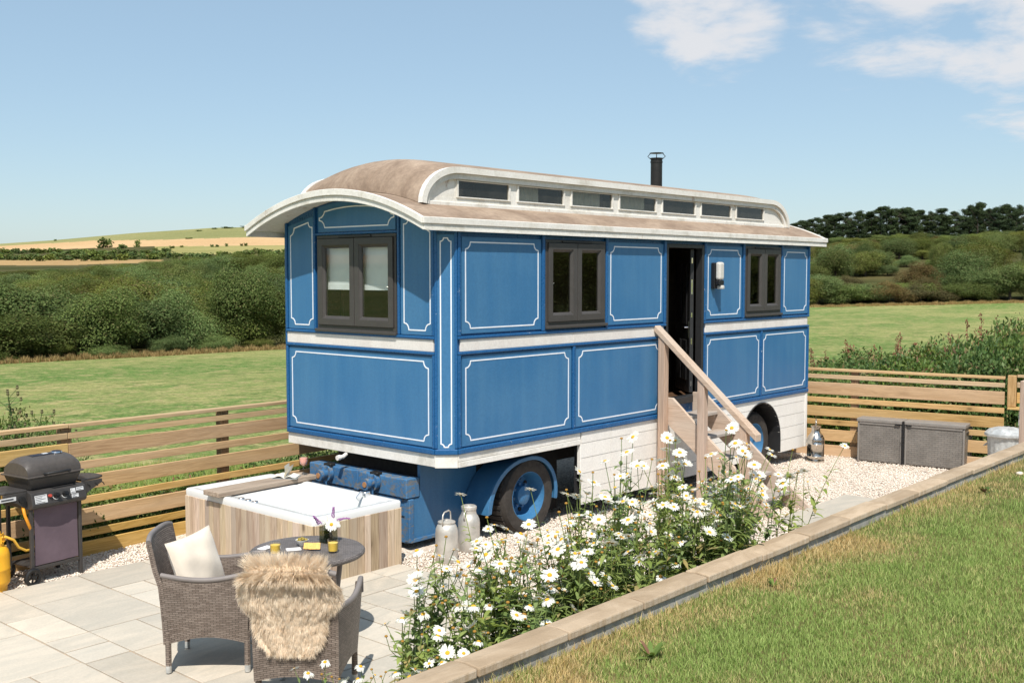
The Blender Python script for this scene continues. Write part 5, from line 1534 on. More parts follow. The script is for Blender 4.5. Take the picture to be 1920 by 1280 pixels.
# ------------------------------------------------------------------ wicker chairs, table, what lies on them
def chair_parts(root):
    SEG = 0.033
    def side(s):
        def fn(u, v):
            zb = 0.205 + 0.05 * math.sin(math.pi * u)
            zt = 0.69 - 0.028 * math.sin(math.pi * u) + 0.02 * (1 - u) ** 4
            z = lerp(zb, zt, v)
            h = z / 0.735
            x = lerp(0.285 + 0.025 * h, -0.255 - 0.045 * h * h, u)
            y = s * (0.255 + 0.055 * h + 0.025 * math.sin(math.pi * u) * h - 0.03 * u * h)
            return (x, y, z)
        b = MB(); b.grid(fn, 14, 14, SEG * s, uvs=(0.6, 0.53))
        return b.build('side_panel', M['wicker'], root, smooth=50)
    for s in (-1, 1):
        side(s)
        rim = MB()
        pts = []
        for i in range(15):
            u = i / 14
            z = 0.69 - 0.028 * math.sin(math.pi * u) + 0.02 * (1 - u) ** 4 + .004
            x = lerp(0.31, -0.30, u); y = s * (0.31 + 0.025 * math.sin(math.pi * u) - 0.03 * u) - s * 0.016
            pts.append((x, y, z))
        pts = [(pts[0][0] + .006, pts[0][1], pts[0][2] - .10)] + pts
        rim.tube(pts, 0.018, 10); rim.build('arm_rim', M['wicker_table'], root, smooth=60)
        fp = MB(); fp.grid(lambda u, v: (0.287 + 0.025 * v * .98, s * (0.25 + 0.055 * lerp(.28, 1, v)) - s * lerp(0, .045, u) + (0 if s > 0 else 0), lerp(0.205, .69, v)), 2, 8, 0.02, uvs=(.05, .53))
        fp.build('front_post', M['wicker'], root, smooth=50)
    def back(u, v):
        zb = 0.205 + 0.05 * math.sin(math.pi * u)
        zt = 0.945 - 0.02 * abs(2 * u - 1) ** 6
        z = lerp(zb, zt, v)
        x = -0.252 - 0.045 * min(z / .735, 1) ** 2 - max(z - 0.62, 0) * 0.20 - 0.030 * math.sin(math.pi * u)
        return (x, lerp(-0.272, 0.272, u) * (1 + 0.06 * (z - .5)), z)
    b = MB(); b.grid(back, 18, 26, 0.035, uvs=(0.55, 0.8)); b.build('backrest', M['wicker'], root, smooth=50)
    rim = MB(); pts = [Vector(back(i / 18, 1.0)) + Vector((-0.017, 0, 0.004)) for i in range(19)]
    rim.tube(pts, 0.019, 10); rim.build('back_rim', M['wicker_table'], root, smooth=60)
    b = MB(); b.grid(lambda u, v: (lerp(-0.27, 0.30, u), lerp(-0.27, 0.27, v), 0.43 + .006 * math.sin(3.1 * u)), 8, 8, 0.04, uvs=(.57, .54))
    b.build('seat', M['wicker'], root, smooth=50)
    b = MB(); b.grid(lambda u, v: (0.297 + .02 * v, lerp(-0.255, 0.255, u), lerp(0.205 + .05 * math.sin(math.pi * u), 0.43, v)), 10, 6, 0.03, uvs=(.5, .22))
    b.build('front_apron', M['wicker'], root, smooth=50)
    for x, y in ((0.285, 0.252), (0.285, -0.252), (-0.262, 0.252), (-0.262, -0.252)):
        b = MB(); b.grid(lambda u, v: (x + .021 * math.cos(-6.2832 * u), y + .021 * math.sin(-6.2832 * u), lerp(0.05, 0.30, v)), 12, 4, uvs=(.13, .25))
        lg = b.build('leg', M['wicker'], root, smooth=60)
        MB().lathe([(0.019, 0.0), (0.0205, 0.006), (0.0205, 0.052), (0, 0.052)], 14, (x, y, 0)).build('foot_cap', M['galv'], lg, smooth=40)
    return back
PZ = 0.032
c1 = thing('wicker_chair', 'brown wicker armchair with a cream cushion, left of the table', 'chair', (-3.085, -0.715, PZ), R(-46), 'wicker armchairs at the table')
chair_parts(c1)
c2 = dup(c1, (-3.064, -1.772, PZ), R(38), None, 'brown wicker armchair seen from behind with a sheepskin over its back', 'wicker armchairs at the table')

def cushion(name, mat, parent, w, h, d):
    b = MB()
    def f(s):
        def fn(u, v):
            a, c = 2 * u - 1, 2 * v - 1
            e = (1 - abs(a) ** 2.6) * (1 - abs(c) ** 2.6)
            k = 1 - 0.07 * (1 - abs(c) ** 2) * abs(a) ** 3
            k2 = 1 - 0.07 * (1 - abs(a) ** 2) * abs(c) ** 3
            wr = 0.012 * math.sin(9 * u + 5 * v) * math.sin(7 * v - 3 * u) * e + 0.01 * math.sin(26 * u) * max(0, .3 - v) * (v)
            return (s * (d * e ** 0.55 * .5 + 0.002 + wr), a * w / 2 * k, c * h / 2 * k2)
        return fn
    n = 26
    b.grid(f(1), n, n); b.grid(f(-1), n, n)
    b.build(name, mat, parent, smooth=180)
cu = thing('cushion', 'square cream linen cushion leaning in the left wicker armchair', 'cushion', (-3.185, -0.655, 0.75 + PZ - .035), 0)
cu.rotation_euler = (R(6), R(-17), R(-78))
cushion('cover', M['linen'], cu, 0.43, 0.43, 0.17)
b = MB()
for s in (-1, 1):
    pts = [(0.0, s * 0.215 * (1 - .07 * (1 - (2 * i / 10 - 1) ** 2)), lerp(-.215, .215, i / 10)) for i in range(11)]
    b.tube(pts, 0.0035, 6)
    pts = [(0.0, lerp(-.215, .215, i / 10), s * 0.215 * (1 - .07 * (1 - (2 * i / 10 - 1) ** 2))) for i in range(11)]
    b.tube(pts, 0.0035, 6)
b.build('piping', M['linen'], cu, smooth=180)
b = MB()
for i in range(3):
    b.box(-0.062, -0.045, -0.16 + .012 * i, -0.14 + .012 * i, -.06 + .085 * i, -.02 + .085 * i)

# sheepskin draped over the second chair's back: hide and fur
def back2(u, v):
    zt = 1.0
    z = lerp(0.23, zt, v)
    return Vector((-0.252 - 0.045 * min(z / .735, 1) ** 2 - max(z - 0.62, 0) * 0.20 - 0.030 * math.sin(math.pi * min(max(u, 0), 1)), lerp(-0.272, 0.272, u), z))
sk = thing('sheepskin', 'shaggy honey coloured sheepskin thrown over the back of a wicker chair', 'sheepskin', c2.location, R(38))
def skin_pt(a, s):
    """a across (-1..1), s down the hide from over the top edge (-0.25..1)"""
    wd = [(-0.17, 0.12), (-0.12, 0.20), (-0.06, 0.245), (0.0, 0.268), (0.18, 0.325), (0.32, 0.33), (0.42, 0.30), (0.55, 0.235), (0.75, 0.215), (0.9, 0.185), (1.0, 0.14)]
    hwid = interp(s, wd)
    y = a * hwid + 0.028
    if s >= 0:
        z = 0.957 - 0.535 * s - 0.02 * a * a * (1 - s)
        x = -0.252 - 0.045 * min(z / .735, 1) ** 2 - max(z - 0.62, 0) * 0.20 - 0.030 * math.sin(math.pi * min(max((y + .272) / .544, 0), 1)) - 0.055 + 0.02 * min(s * 4, 1)
        over = max(abs(y) - 0.27, 0)
        x += over * 0.9
        z -= over * 0.25
        x -= 0.012 * math.sin(9 * a + 4 * s) * s
    else:
        q_ = min(-s / 0.12, 1) * math.pi                 # over the rim, then down inside the back
        x0 = -0.252 - 0.045 - max(0.957 - 0.62, 0) * 0.20 - 0.030 * math.sin(math.pi * min(max((y + .272) / .544, 0), 1)) - 0.055
        x = x0 + 0.060 * (1 - math.cos(q_))
        z = 0.957 + 0.046 * math.sin(q_) - 0.01 * a * a - max(-s - 0.12, 0) * 0.9
    return Vector((x, y, z))
b = MB(); b.grid(lambda u, v: skin_pt(2 * u - 1, lerp(-0.16, 1.0, v)), 18, 26, 0.006)
b.build('hide', plain('sheepskin_hide', (0.72, 0.57, 0.41), 0.9), sk, smooth=180)
def fur_mesh(n):
    V, F, rn = [], [], []
    rg = random.Random(11)
    tufts = [(rg.uniform(-1.02, 1.02), rg.uniform(-0.16, 1.02)) for _ in range(900)]
    tdir = [(rg.uniform(-.35, .35), rg.uniform(-.25, .25), rg.uniform(-.25, .35)) for _ in tufts]
    ttone = [rg.uniform(0, 1) for _ in tufts]
    cells = {}
    for i, (a, s) in enumerate(tufts): cells.setdefault((int(a * 5 + 10), int(s * 8 + 10)), []).append(i)
    for k in range(n):
        a, s = rg.uniform(-1, 1), rg.uniform(-0.16, 1.0)
        ca, cs = int(a * 5 + 10), int(s * 8 + 10)
        best, bd = 0, 9
        for da in (-1, 0, 1):
            for ds in (-1, 0, 1):
                for i in cells.get((ca + da, cs + ds), ()):
                    d = (tufts[i][0] - a) ** 2 * .09 + (tufts[i][1] - s) ** 2 * .36
                    if d < bd: bd, best = d, i
        p = skin_pt(a, s)
        e1 = skin_pt(a + .02, s) - p; e2 = skin_pt(a, s + .015) - p
        nrm = e1.cross(e2).normalized()
        if s >= 0 and nrm.x > 0: nrm = -nrm
        if s < 0 and nrm.z < 0: nrm = -nrm
        td = tdir[best]
        down = e2.normalized()
        out = e1.normalized() * a
        edge = max(abs(a), s) ** 8
        if s < 0.10:
            up = (0.10 - s) / .1 if s > 0 else 1.0
            d = nrm * (0.7 + .3 * up) + Vector((0.1, out.y * 1.2, 0.6)) * up * .6 + down * (0.5 * (1 - up)) + Vector(td) * .9
        else: d = nrm * 0.42 + down * 0.95 + out * (0.25 + .5 * edge) + Vector(td) * 0.6
        tp = skin_pt(*tufts[best])
        L_ = rg.uniform(0.042, 0.080) * (0.85 if s > .1 else 1.0)
        d.normalize()
        tip = p + d * L_
        tip = tip.lerp(tp + d * L_ * 1.05, 0.16) + Vector((rg.gauss(0, .005), rg.gauss(0, .005), rg.gauss(0, .005)))
        mid = p.lerp(tip, 0.5) + nrm * (L_ * 0.16)
        w = rg.uniform(0.0006, 0.0011)
        sd = d.cross(nrm)
        if sd.length < 1e-3: sd = e1.normalized()
        sd = (sd.normalized() + Vector((rg.uniform(-.5, .5), rg.uniform(-.5, .5), rg.uniform(-.5, .5)))).normalized()
        i0 = len(V)
        V += [p - sd * w, p + sd * w, mid + sd * w * .9, mid - sd * w * .9, tip]
        F += [(i0, i0 + 1, i0 + 2), (i0, i0 + 2, i0 + 3), (i0 + 3, i0 + 2, i0 + 4)]
        tone = min(max(0.5 * ttone[best] + 0.5 * rg.random() + (0.0), 0), 1)
        rn += [tone] * 3
    return raw_mesh('fur', [tuple(v) for v in V], F, M['fur'], rn)
t = NT('honey_fleece')
colr = t.mix(t.attr('rnd'), (0.72, 0.555, 0.385), (0.96, 0.865, 0.715))
t_tr = t.node('ShaderNodeBsdfTranslucent'); t.l.new(colr, t_tr.inputs['Color'])
t_ms = t.node('ShaderNodeMixShader'); t_ms.inputs[0].default_value = 0.35
t.l.new(t.bsdf(colr, 0.6, 0, 0.25), t_ms.inputs[1]); t.l.new(t_tr.outputs[0], t_ms.inputs[2])
M['fur'] = t.done(t_ms.outputs[0])
tag(link('fur', fur_mesh(46000), sk), kind='stuff')

tb = thing('wicker_table', 'round grey wicker bistro table laid with drinks and nibbles', 'table', (-2.40, -0.915, PZ))
TT = 0.74 - PZ
b = MB()
def disc(u, v):
    r = 0.425 * v; a = -6.2832 * u
    return (r * math.cos(a), r * math.sin(a), TT)
nseg = 48
vs, fs, uv = [], [], []
for x in range(-26, 27):
    pass
N_ = 30
for i in range(N_):
    for j in range(N_):
        a0, a1, b0, b1 = -1 + 2 * i / N_, -1 + 2 * (i + 1) / N_, -1 + 2 * j / N_, -1 + 2 * (j + 1) / N_
        q_ = []
        for a, c in ((a0, b0), (a1, b0), (a1, b1), (a0, b1)):
            q_.append((0.42 * a * math.sqrt(1 - c * c / 2), 0.42 * c * math.sqrt(1 - a * a / 2)))
        o_ = len(vs); vs += [(x, y, TT) for x, y in q_]; fs.append((o_, o_ + 1, o_ + 2, o_ + 3)); uv.append([(x * .77 - y * .64, x * .64 + y * .77) for x, y in q_])
b.add(vs, fs, 0, uv)
b.grid(lambda u, v: ((0.42 + .016 * math.sin(math.pi * v)) * math.cos(6.2832 * u), (0.42 + .016 * math.sin(math.pi * v)) * math.sin(6.2832 * u), TT - 0.042 * v), 48, 5, uvs=(2.64, .06))
b.build('table_top', M['wicker_table'], tb, smooth=50, recalc=False)
MB().lathe([(0.0, TT - .012), (0.415, TT - .012), (0.415, TT - .04), (0, TT - .04)], 40).build('under_frame', M['wicker_table'], tb)
for k in range(4):
    a = math.pi / 2 * k + .5
    b = MB(); b.tube([(.27 * math.cos(a), .27 * math.sin(a), TT - .04), (.23 * math.cos(a), .23 * math.sin(a), .35), (.29 * math.cos(a), .29 * math.sin(a), 0.0)], 0.02, 10)
    b.build('leg', M['wicker_table'], tb, smooth=60)
def tumbler(x, y, lab):
    o = thing('juice_glass', lab, 'glass', (x, y, 0.742), 0, 'glasses of orange juice')
    MB().lathe([(0.0, 0.004), (0.034, 0.0), (0.037, 0.004), (0.0405, 0.095), (0.0388, 0.095), (0.0355, 0.012), (0, 0.012)], 28).build('glass', M['clear'], o, smooth=40)
    MB().lathe([(0.0, 0.012), (0.0352, 0.013), (0.0378, 0.072), (0, 0.072)], 28).build('juice', M['juice'], o, smooth=40)
tumbler(-2.655, -0.865, 'glass of orange juice on the left of the table beside a white napkin')
tumbler(-2.33, -1.135, 'glass of orange juice on the right of the table in front of the vase')
bo = thing('olive_bowl', 'small white bowl of green olives at the middle of the table', 'bowl', (-2.36, -0.80, 0.742))
MB().lathe([(0.0, 0.0), (0.022, 0.0), (0.024, 0.006), (0.044, 0.03), (0.05, 0.045), (0.047, 0.045), (0.040, 0.028), (0.02, 0.010), (0, 0.010)], 28).build('bowl', M['ceramic'], bo, smooth=40)
for k in range(14):
    a, r_ = k * 2.4, 0.010 + 0.0078 * math.sqrt(k)
    o = MB().lathe([(0, -0.010), (0.006, -0.0085), (0.0095, 0.0), (0.006, 0.0085), (0, 0.010)], 8, (0, 0, 0)).build('olive', M['olive'], bo, smooth=180)
    o.location = (r_ * math.cos(a), r_ * math.sin(a), 0.047 + rs.uniform(-.004, .008) - r_ * .1); o.rotation_euler = (rs.uniform(0, 3), rs.uniform(0, 3), 0)
ck = thing('crackers', 'stack of golden crackers leaning on each other at the centre of the table', 'crackers', (-2.385, -0.955, 0.742), R(-45))
for k in range(6):
    o = MB().box(-0.034, 0.034, -0.0025, 0.0025, -0.026, 0.026).build('cracker', M['cracker'], ck, bevel=0.002)
    o.location = (-.03 + 0.012 * k + rs.uniform(-.004, .004), 0.018 - 0.009 * k, 0.0225 + .002 * k); o.rotation_euler = (R(-38 + rs.uniform(-6, 6)), rs.uniform(-.08, .08), rs.uniform(-.25, .25))
for x, y, rz, lab in ((-2.60, -0.665, 12, 'white paper napkin at the far left edge of the table'), (-2.485, -0.86, -30, 'small white paper card beside the olive bowl')):
    o = MB().box(-0.055, 0.055, -0.035, 0.035, 0.0, 0.008).build('paper_napkin', M['paper'], bevel=0.002)
    o.location = (x, y, 0.742); o.rotation_euler = (0, 0, R(rz)); tag(o, lab, 'napkin', 'white paper napkins')
# flower vase
vz = thing('flower_vase', 'square glass vase of daisies and violet buddleia at the back of the table', 'vase', (-2.16, -0.87, 0.742), R(12))
b = MB()
for x0, x1, y0, y1 in ((-.05, .05, -.05, -.046), (-.05, .05, .046, .05), (-.05, -.046, -.0455, .0455), (.046, .05, -.0455, .0455)): b.box(x0, x1, y0, y1, 0, 0.125)
b.box(-.0455, .0455, -.0455, .0455, 0.0, 0.008)
b.build('vase', thin_glass('smoky_vase_glass', (0.72, 0.74, 0.66), 1.2), vz)
b = MB()
for k in range(42):
    a = rs.uniform(0, 6.28); r0, r1 = rs.uniform(0, .038), rs.uniform(.0, .042)
    b.tube([(r0 * math.cos(a), r0 * math.sin(a), .012), (r1 * math.cos(a + .6), r1 * math.sin(a + .6), rs.uniform(.10, .17))], 0.0028, 5)
b.build('stems', M['bramble'], vz, smooth=180)
# ------------------------------------------------------------------ churns, storage boxes, dustbin
def old_churn(loc, label, k, up):
    o = thing('milk_churn', label, 'milk churn', loc, R(20), 'old milk churns beside the wheel')
    MB().lathe([(0.0, 0.0), (0.098, 0.0), (0.104, 0.008), (0.108, 0.02), (0.111, 0.10), (0.112, 0.29), (0.106, 0.335), (0.090, 0.368), (0.078, 0.385), (0.076, 0.40), (0.0, 0.40)], 36).build('body', M['churn'], o, smooth=50)
    if up:
        MB().lathe([(0.080, 0.385), (0.086, 0.39), (0.086, 0.402), (0.06, 0.412), (0.022, 0.416), (0.02, 0.424), (0, 0.426)], 32).build('lid', M['churn'], o, smooth=40)
        b = MB(); b.tube([(0.088, 0, 0.375), (0.094, 0, 0.42), (0.085, 0, 0.478), (0.05, 0, 0.50), (-0.05, 0, 0.50), (-0.085, 0, 0.478), (-0.094, 0, 0.42), (-0.088, 0, 0.375)], 0.0075, 8)
        b.build('handle', M['churn'], o, smooth=180)
    else:
        MB().lathe([(0.074, 0.395), (0.074, 0.43), (0.080, 0.435), (0.080, 0.462), (0.07, 0.47), (0.03, 0.468), (0.028, 0.478), (0, 0.48)], 32).build('lid', M['churn'], o, smooth=40)
        for s in (-1, 1):
            b = MB(); b.tube([(s * .072, 0, 0.43), (s * .112, 0, 0.415), (s * .125, 0, 0.375), (s * .104, 0, 0.335)], 0.009, 8); b.build('handle', M['churn'], o, smooth=180)
old_churn((-0.03, -0.03, 0.0), 'dull aluminium milk churn with its wire handle raised beside the front wheel', 1, True)
old_churn((0.41, 0.09, 0.0), 'dull aluminium milk churn with side handles tucked behind the other one', 1, False)
sc_ = thing('milk_churn', 'shiny steel milk churn standing on the gravel at the far end of the wagon', 'milk churn', (7.63, -0.20, 0.0), R(30))
MB().lathe([(0.0, 0.0), (0.128, 0.0), (0.132, 0.01), (0.132, 0.03), (0.128, 0.04), (0.128, 0.085), (0.131, 0.09), (0.128, 0.095), (0.128, 0.27), (0.131, 0.275), (0.128, 0.28), (0.128, 0.335), (0.132, 0.338), (0.131, 0.346), (0.117, 0.375), (0.085, 0.42), (0.068, 0.445), (0.062, 0.47), (0.064, 0.515), (0.078, 0.53), (0.078, 0.54), (0.062, 0.545), (0, 0.545)], 40).build('body', M['steel'], sc_, smooth=40)
b = MB(); b.tube([(0.065, 0, 0.505), (0.085, 0, 0.53), (0.083, 0, 0.60), (0.05, 0, 0.635), (0, 0, 0.645), (-0.05, 0, 0.635), (-0.083, 0, 0.60), (-0.085, 0, 0.53), (-0.065, 0, 0.505)], 0.006, 8)
b.build('handle', M['steel'], sc_, smooth=180)
MB().tube([(-.082, -.082, 0.40), (-.088, -.088, 0.405)], 0.016, 12).build('tap_hole', M['black'], sc_)

def storage_box(loc, rz, L, label, hand):
    o = thing('storage_box', label, 'storage box', loc, rz, 'brown storage boxes by the fence')
    D = 0.56
    b = MB()
    def face(p, ux, n, w, uo):
        pass
    vs = lambda z, e: [(-L / 2 + e, -D / 2 + e, z), (L / 2 - e, -D / 2 + e, z), (L / 2 - e, D / 2 - e, z), (-L / 2 + e, D / 2 - e, z)]
    lo, hi = vs(0.015, 0.022), vs(0.60, 0.008)
    P_ = lo + hi
    fs = [(0, 1, 5, 4), (1, 2, 6, 5), (2, 3, 7, 6), (3, 0, 4, 7), (3, 2, 1, 0), (4, 5, 6, 7)]
    uv = [[(0, 0), (L, 0), (L, .585), (0, .585)], [(0, 0), (D, 0), (D, .585), (0, .585)]] * 2 + [[(0, 0)] * 4] * 2
    b.add(P_, fs, 0, uv)
    b.build('body', M['box_weave'], o, bevel=0.012, seg=2)
    for x in (-1, 1):
        for y in (-1, 1): MB().box(x * L / 2 - (.028 if x > 0 else -.0), x * L / 2 + (.0 if x > 0 else .028), y * D / 2 - (.028 if y > 0 else 0), y * D / 2 + (0 if y > 0 else .028), 0.0, 0.598).build('corner_post', M['box_plain'], o, bevel=0.01, seg=2)
    MB().box(-L / 2 - 0.012, L / 2 + 0.012, -D / 2 - 0.014, D / 2 + 0.012, 0.603, 0.658).build('lid', M['box_plain'], o, bevel=0.012, seg=3)
    MB().box(-L / 2 + 0.03, L / 2 - .03, -D / 2 - 0.004, D / 2 + 0.004, 0.575, 0.602).build('rim', M['box_plain'], o)
    if hand: MB().box(-L / 2 - 0.002 if hand < 0 else L / 2 - .012, -L / 2 + .012 if hand < 0 else L / 2 + 0.002, -0.10, 0.10, 0.50, 0.53).build('hand_hole', M['black'], o, bevel=0.004)
    MB().box(L / 2 - 0.10 if hand <= 0 else -L / 2 + .02, L / 2 - .02 if hand <= 0 else -L / 2 + 0.10, -D / 2 - 0.018, -D / 2 - 0.004, 0.585, 0.597).build('latch', M['black'], o)
    return o
BR = R(-82)
bd = Vector((math.cos(BR), math.sin(BR), 0)); bn = Vector((-bd.y, bd.x, 0))        # along the fronts; into depth
c0 = Vector((8.055, -0.635, 0))
storage_box(c0 + bd * 0.345 + bn * 0.29, BR, 0.645, 'left brown weave patterned storage box, nearer the steel churn', 0)
storage_box(c0 + bd * 1.12 + bn * 0.29, BR, 0.83, 'right brown weave patterned storage box with a hand hole in its end', 1)
sp_ = thing('strap', 'black strap hanging down between the two storage boxes', 'strap', c0 + bd * 0.692 + bn * -0.012, BR)
MB().box(-0.016, 0.016, -0.006, 0.006, 0.02, 0.655).build('webbing', M['black'], sp_)
MB().box(-0.02, 0.02, -0.014, -0.007, 0.34, 0.40).build('buckle', M['black'], sp_, bevel=0.003)
db = thing('dustbin', 'galvanised ribbed dustbin with a domed lid beyond the coping', 'dustbin', (8.12, -2.76, 0), 0)
b = MB()
n = 72
prof = [(0.19, 0.0), (0.205, 0.03), (0.232, 0.50), (0.24, 0.60), (0.245, 0.61)]
vs = []
for r_, z in prof:
    for k in range(n):
        a = 6.2832 * k / n
        q_ = r_ + (0.006 if (k % 4) in (0, 1) and 0.02 < z < 0.59 else 0)
        vs.append((q_ * math.cos(a), q_ * math.sin(a), z))
b.add(vs, [(i * n + k, i * n + (k + 1) % n, (i + 1) * n + (k + 1) % n, (i + 1) * n + k) for i in range(len(prof) - 1) for k in range(n)] + [tuple(range(n))[::-1]])
b.build('bin', M['galv'], db, smooth=25)
b = MB()
prof = [(0.268, 0.585), (0.278, 0.60), (0.275, 0.63), (0.22, 0.672), (0.13, 0.70), (0.05, 0.712), (0, 0.714)]
vs = []
for r_, z in prof:
    for k in range(n):
        a = 6.2832 * k / n
        vs.append((max(r_, 1e-4) * math.cos(a), max(r_, 1e-4) * math.sin(a), z + (0.007 if k % 6 < 2 and .05 < r_ < .27 else 0)))
b.add(vs, [(i * n + k, i * n + (k + 1) % n, (i + 1) * n + (k + 1) % n, (i + 1) * n + k) for i in range(len(prof) - 1) for k in range(n)])
b.build('lid', M['galv'], db, smooth=30)
for a in (-100, 80):
    b = MB(); c_, s_ = math.cos(R(a)), math.sin(R(a))
    b.tube([(.237 * c_ - .06 * s_, .237 * s_ + .06 * c_, .47), (.285 * c_ - .06 * s_, .285 * s_ + .06 * c_, .43), (.285 * c_ + .06 * s_, .285 * s_ - .06 * c_, .43), (.237 * c_ + .06 * s_, .237 * s_ - .06 * c_, .47)], 0.008, 8)
    b.build('handle', M['galv'], db, smooth=180)
for k, (x, y, s_) in enumerate([(2.35, -4.60, .03), (2.9, -4.64, .034), (3.3, -4.58, .024)]):
    o = MB()
    o.grid(lambda u, v: (s_ * math.sin(3.1416 * v) * math.cos(6.2832 * u) * 1.3, s_ * math.sin(3.1416 * v) * math.sin(6.2832 * u) * (1 + .2 * math.sin(6 * u)), s_ * .6 * -math.cos(3.1416 * v)), 12, 8)
    p = o.build('stone', M['pebble'], smooth=180); p.location = (x, y, LZ + s_ * .4)
    tag(p, ['small pale stone lying in the parched grass, nearest of the three by the wall', 'largest of three pale stones lying in the parched grass by the wall', 'smallest of three pale stones, farthest along the wall foot'][k], 'stone')

# ------------------------------------------------------------------ daisies
def head_mesh(kind, rg):
    V, F, rn = [], [], []
    n = rg.randint(17, 22)
    for k in range(n):
        a = 6.2832 * k / n + rg.uniform(-.08, .08)
        L_ = 0.046 * rg.uniform(.85, 1.08); w = 0.0072 * rg.uniform(.85, 1.15)
        if kind == 'flat': e0, e1 = rg.uniform(-.05, .35), rg.uniform(-.45, .1)
        elif kind == 'cup': e0, e1 = rg.uniform(.3, .7), rg.uniform(0, .4)
        else: e0, e1 = rg.uniform(-.5, 0), rg.uniform(-1.5, -.8)
        if rg.random() < .07: continue
        d = Vector((math.cos(a), math.sin(a), 0)); s = Vector((-math.sin(a), math.cos(a), 0))
        p0 = d * 0.010
        p1 = p0 + (d * math.cos(e0) + Vector((0, 0, math.sin(e0)))) * L_ * .55
        p2 = p1 + (d * math.cos(e1) + Vector((0, 0, math.sin(e1)))) * L_ * .45
        i0 = len(V)
        V += [p0 - s * w * .35, p0 + s * w * .35, p1 + s * w, p1 - s * w, p2 + s * w * .62, p2 - s * w * .62]
        F += [(i0, i0 + 1, i0 + 2, i0 + 3), (i0 + 3, i0 + 2, i0 + 4, i0 + 5)]
        q_ = rg.random(); rn += [q_, q_]
    return raw_mesh('flower_head', [tuple(v) for v in V], F, M['petal'], rn)
rgd = random.Random(5)
HEADS = [head_mesh('flat', rgd) for _ in range(3)] + [head_mesh('droop', rgd) for _ in range(2)] + [head_mesh('cup', rgd)]
DISC = MB().lathe([(0.0125, -0.003), (0.0148, 0.001), (0.013, 0.006), (0.008, 0.0095), (0, 0.0105)], 14).mesh('flower_centre', M['disc'], 180)
DISC_OLD = MB().lathe([(0.0125, -0.003), (0.0155, 0.002), (0.013, 0.009), (0.008, 0.013), (0, 0.014)], 14).mesh('flower_centre', M['disc_old'], 180)
def leaf(V, F, rn, p, d, L_, w, droop, rg):
    d = d.normalized(); s = d.cross(Vector((0, 0, 1)))
    s = s.normalized() if s.length > 1e-3 else Vector((1, 0, 0))
    i0 = len(V)
    pts = []
    for k, (t, ww) in enumerate(((0, .25), (.35, 1.0), (.7, .8), (1, .02))):
        c = p + d * (L_ * t) + Vector((0, 0, -droop * L_ * t * t))
        tw = rg.uniform(-.2, .2)
        sv = s * (w * ww) + Vector((0, 0, w * ww * tw))
        V += [c - sv, c + sv]
    r_ = rg.random()
    for k in range(3): F.append((i0 + 2 * k, i0 + 2 * k + 1, i0 + 2 * k + 3, i0 + 2 * k + 2)); rn.append(r_)
def stem_geo(V, F, rn, pts, r0, r1, tone):
    n = len(pts)
    i0 = len(V)
    for i, p in enumerate(pts):
        r_ = lerp(r0, r1, i / (n - 1))
        for k in range(3):
            a = 2.094 * k; V.append(p + Vector((math.cos(a) * r_, math.sin(a) * r_, 0)))
    for i in range(n - 1):
        for k in range(3):
            F.append((i0 + 3 * i + k, i0 + 3 * i + (k + 1) % 3, i0 + 3 * i + 3 + (k + 1) % 3, i0 + 3 * i + 3 + k)); rn.append(tone)
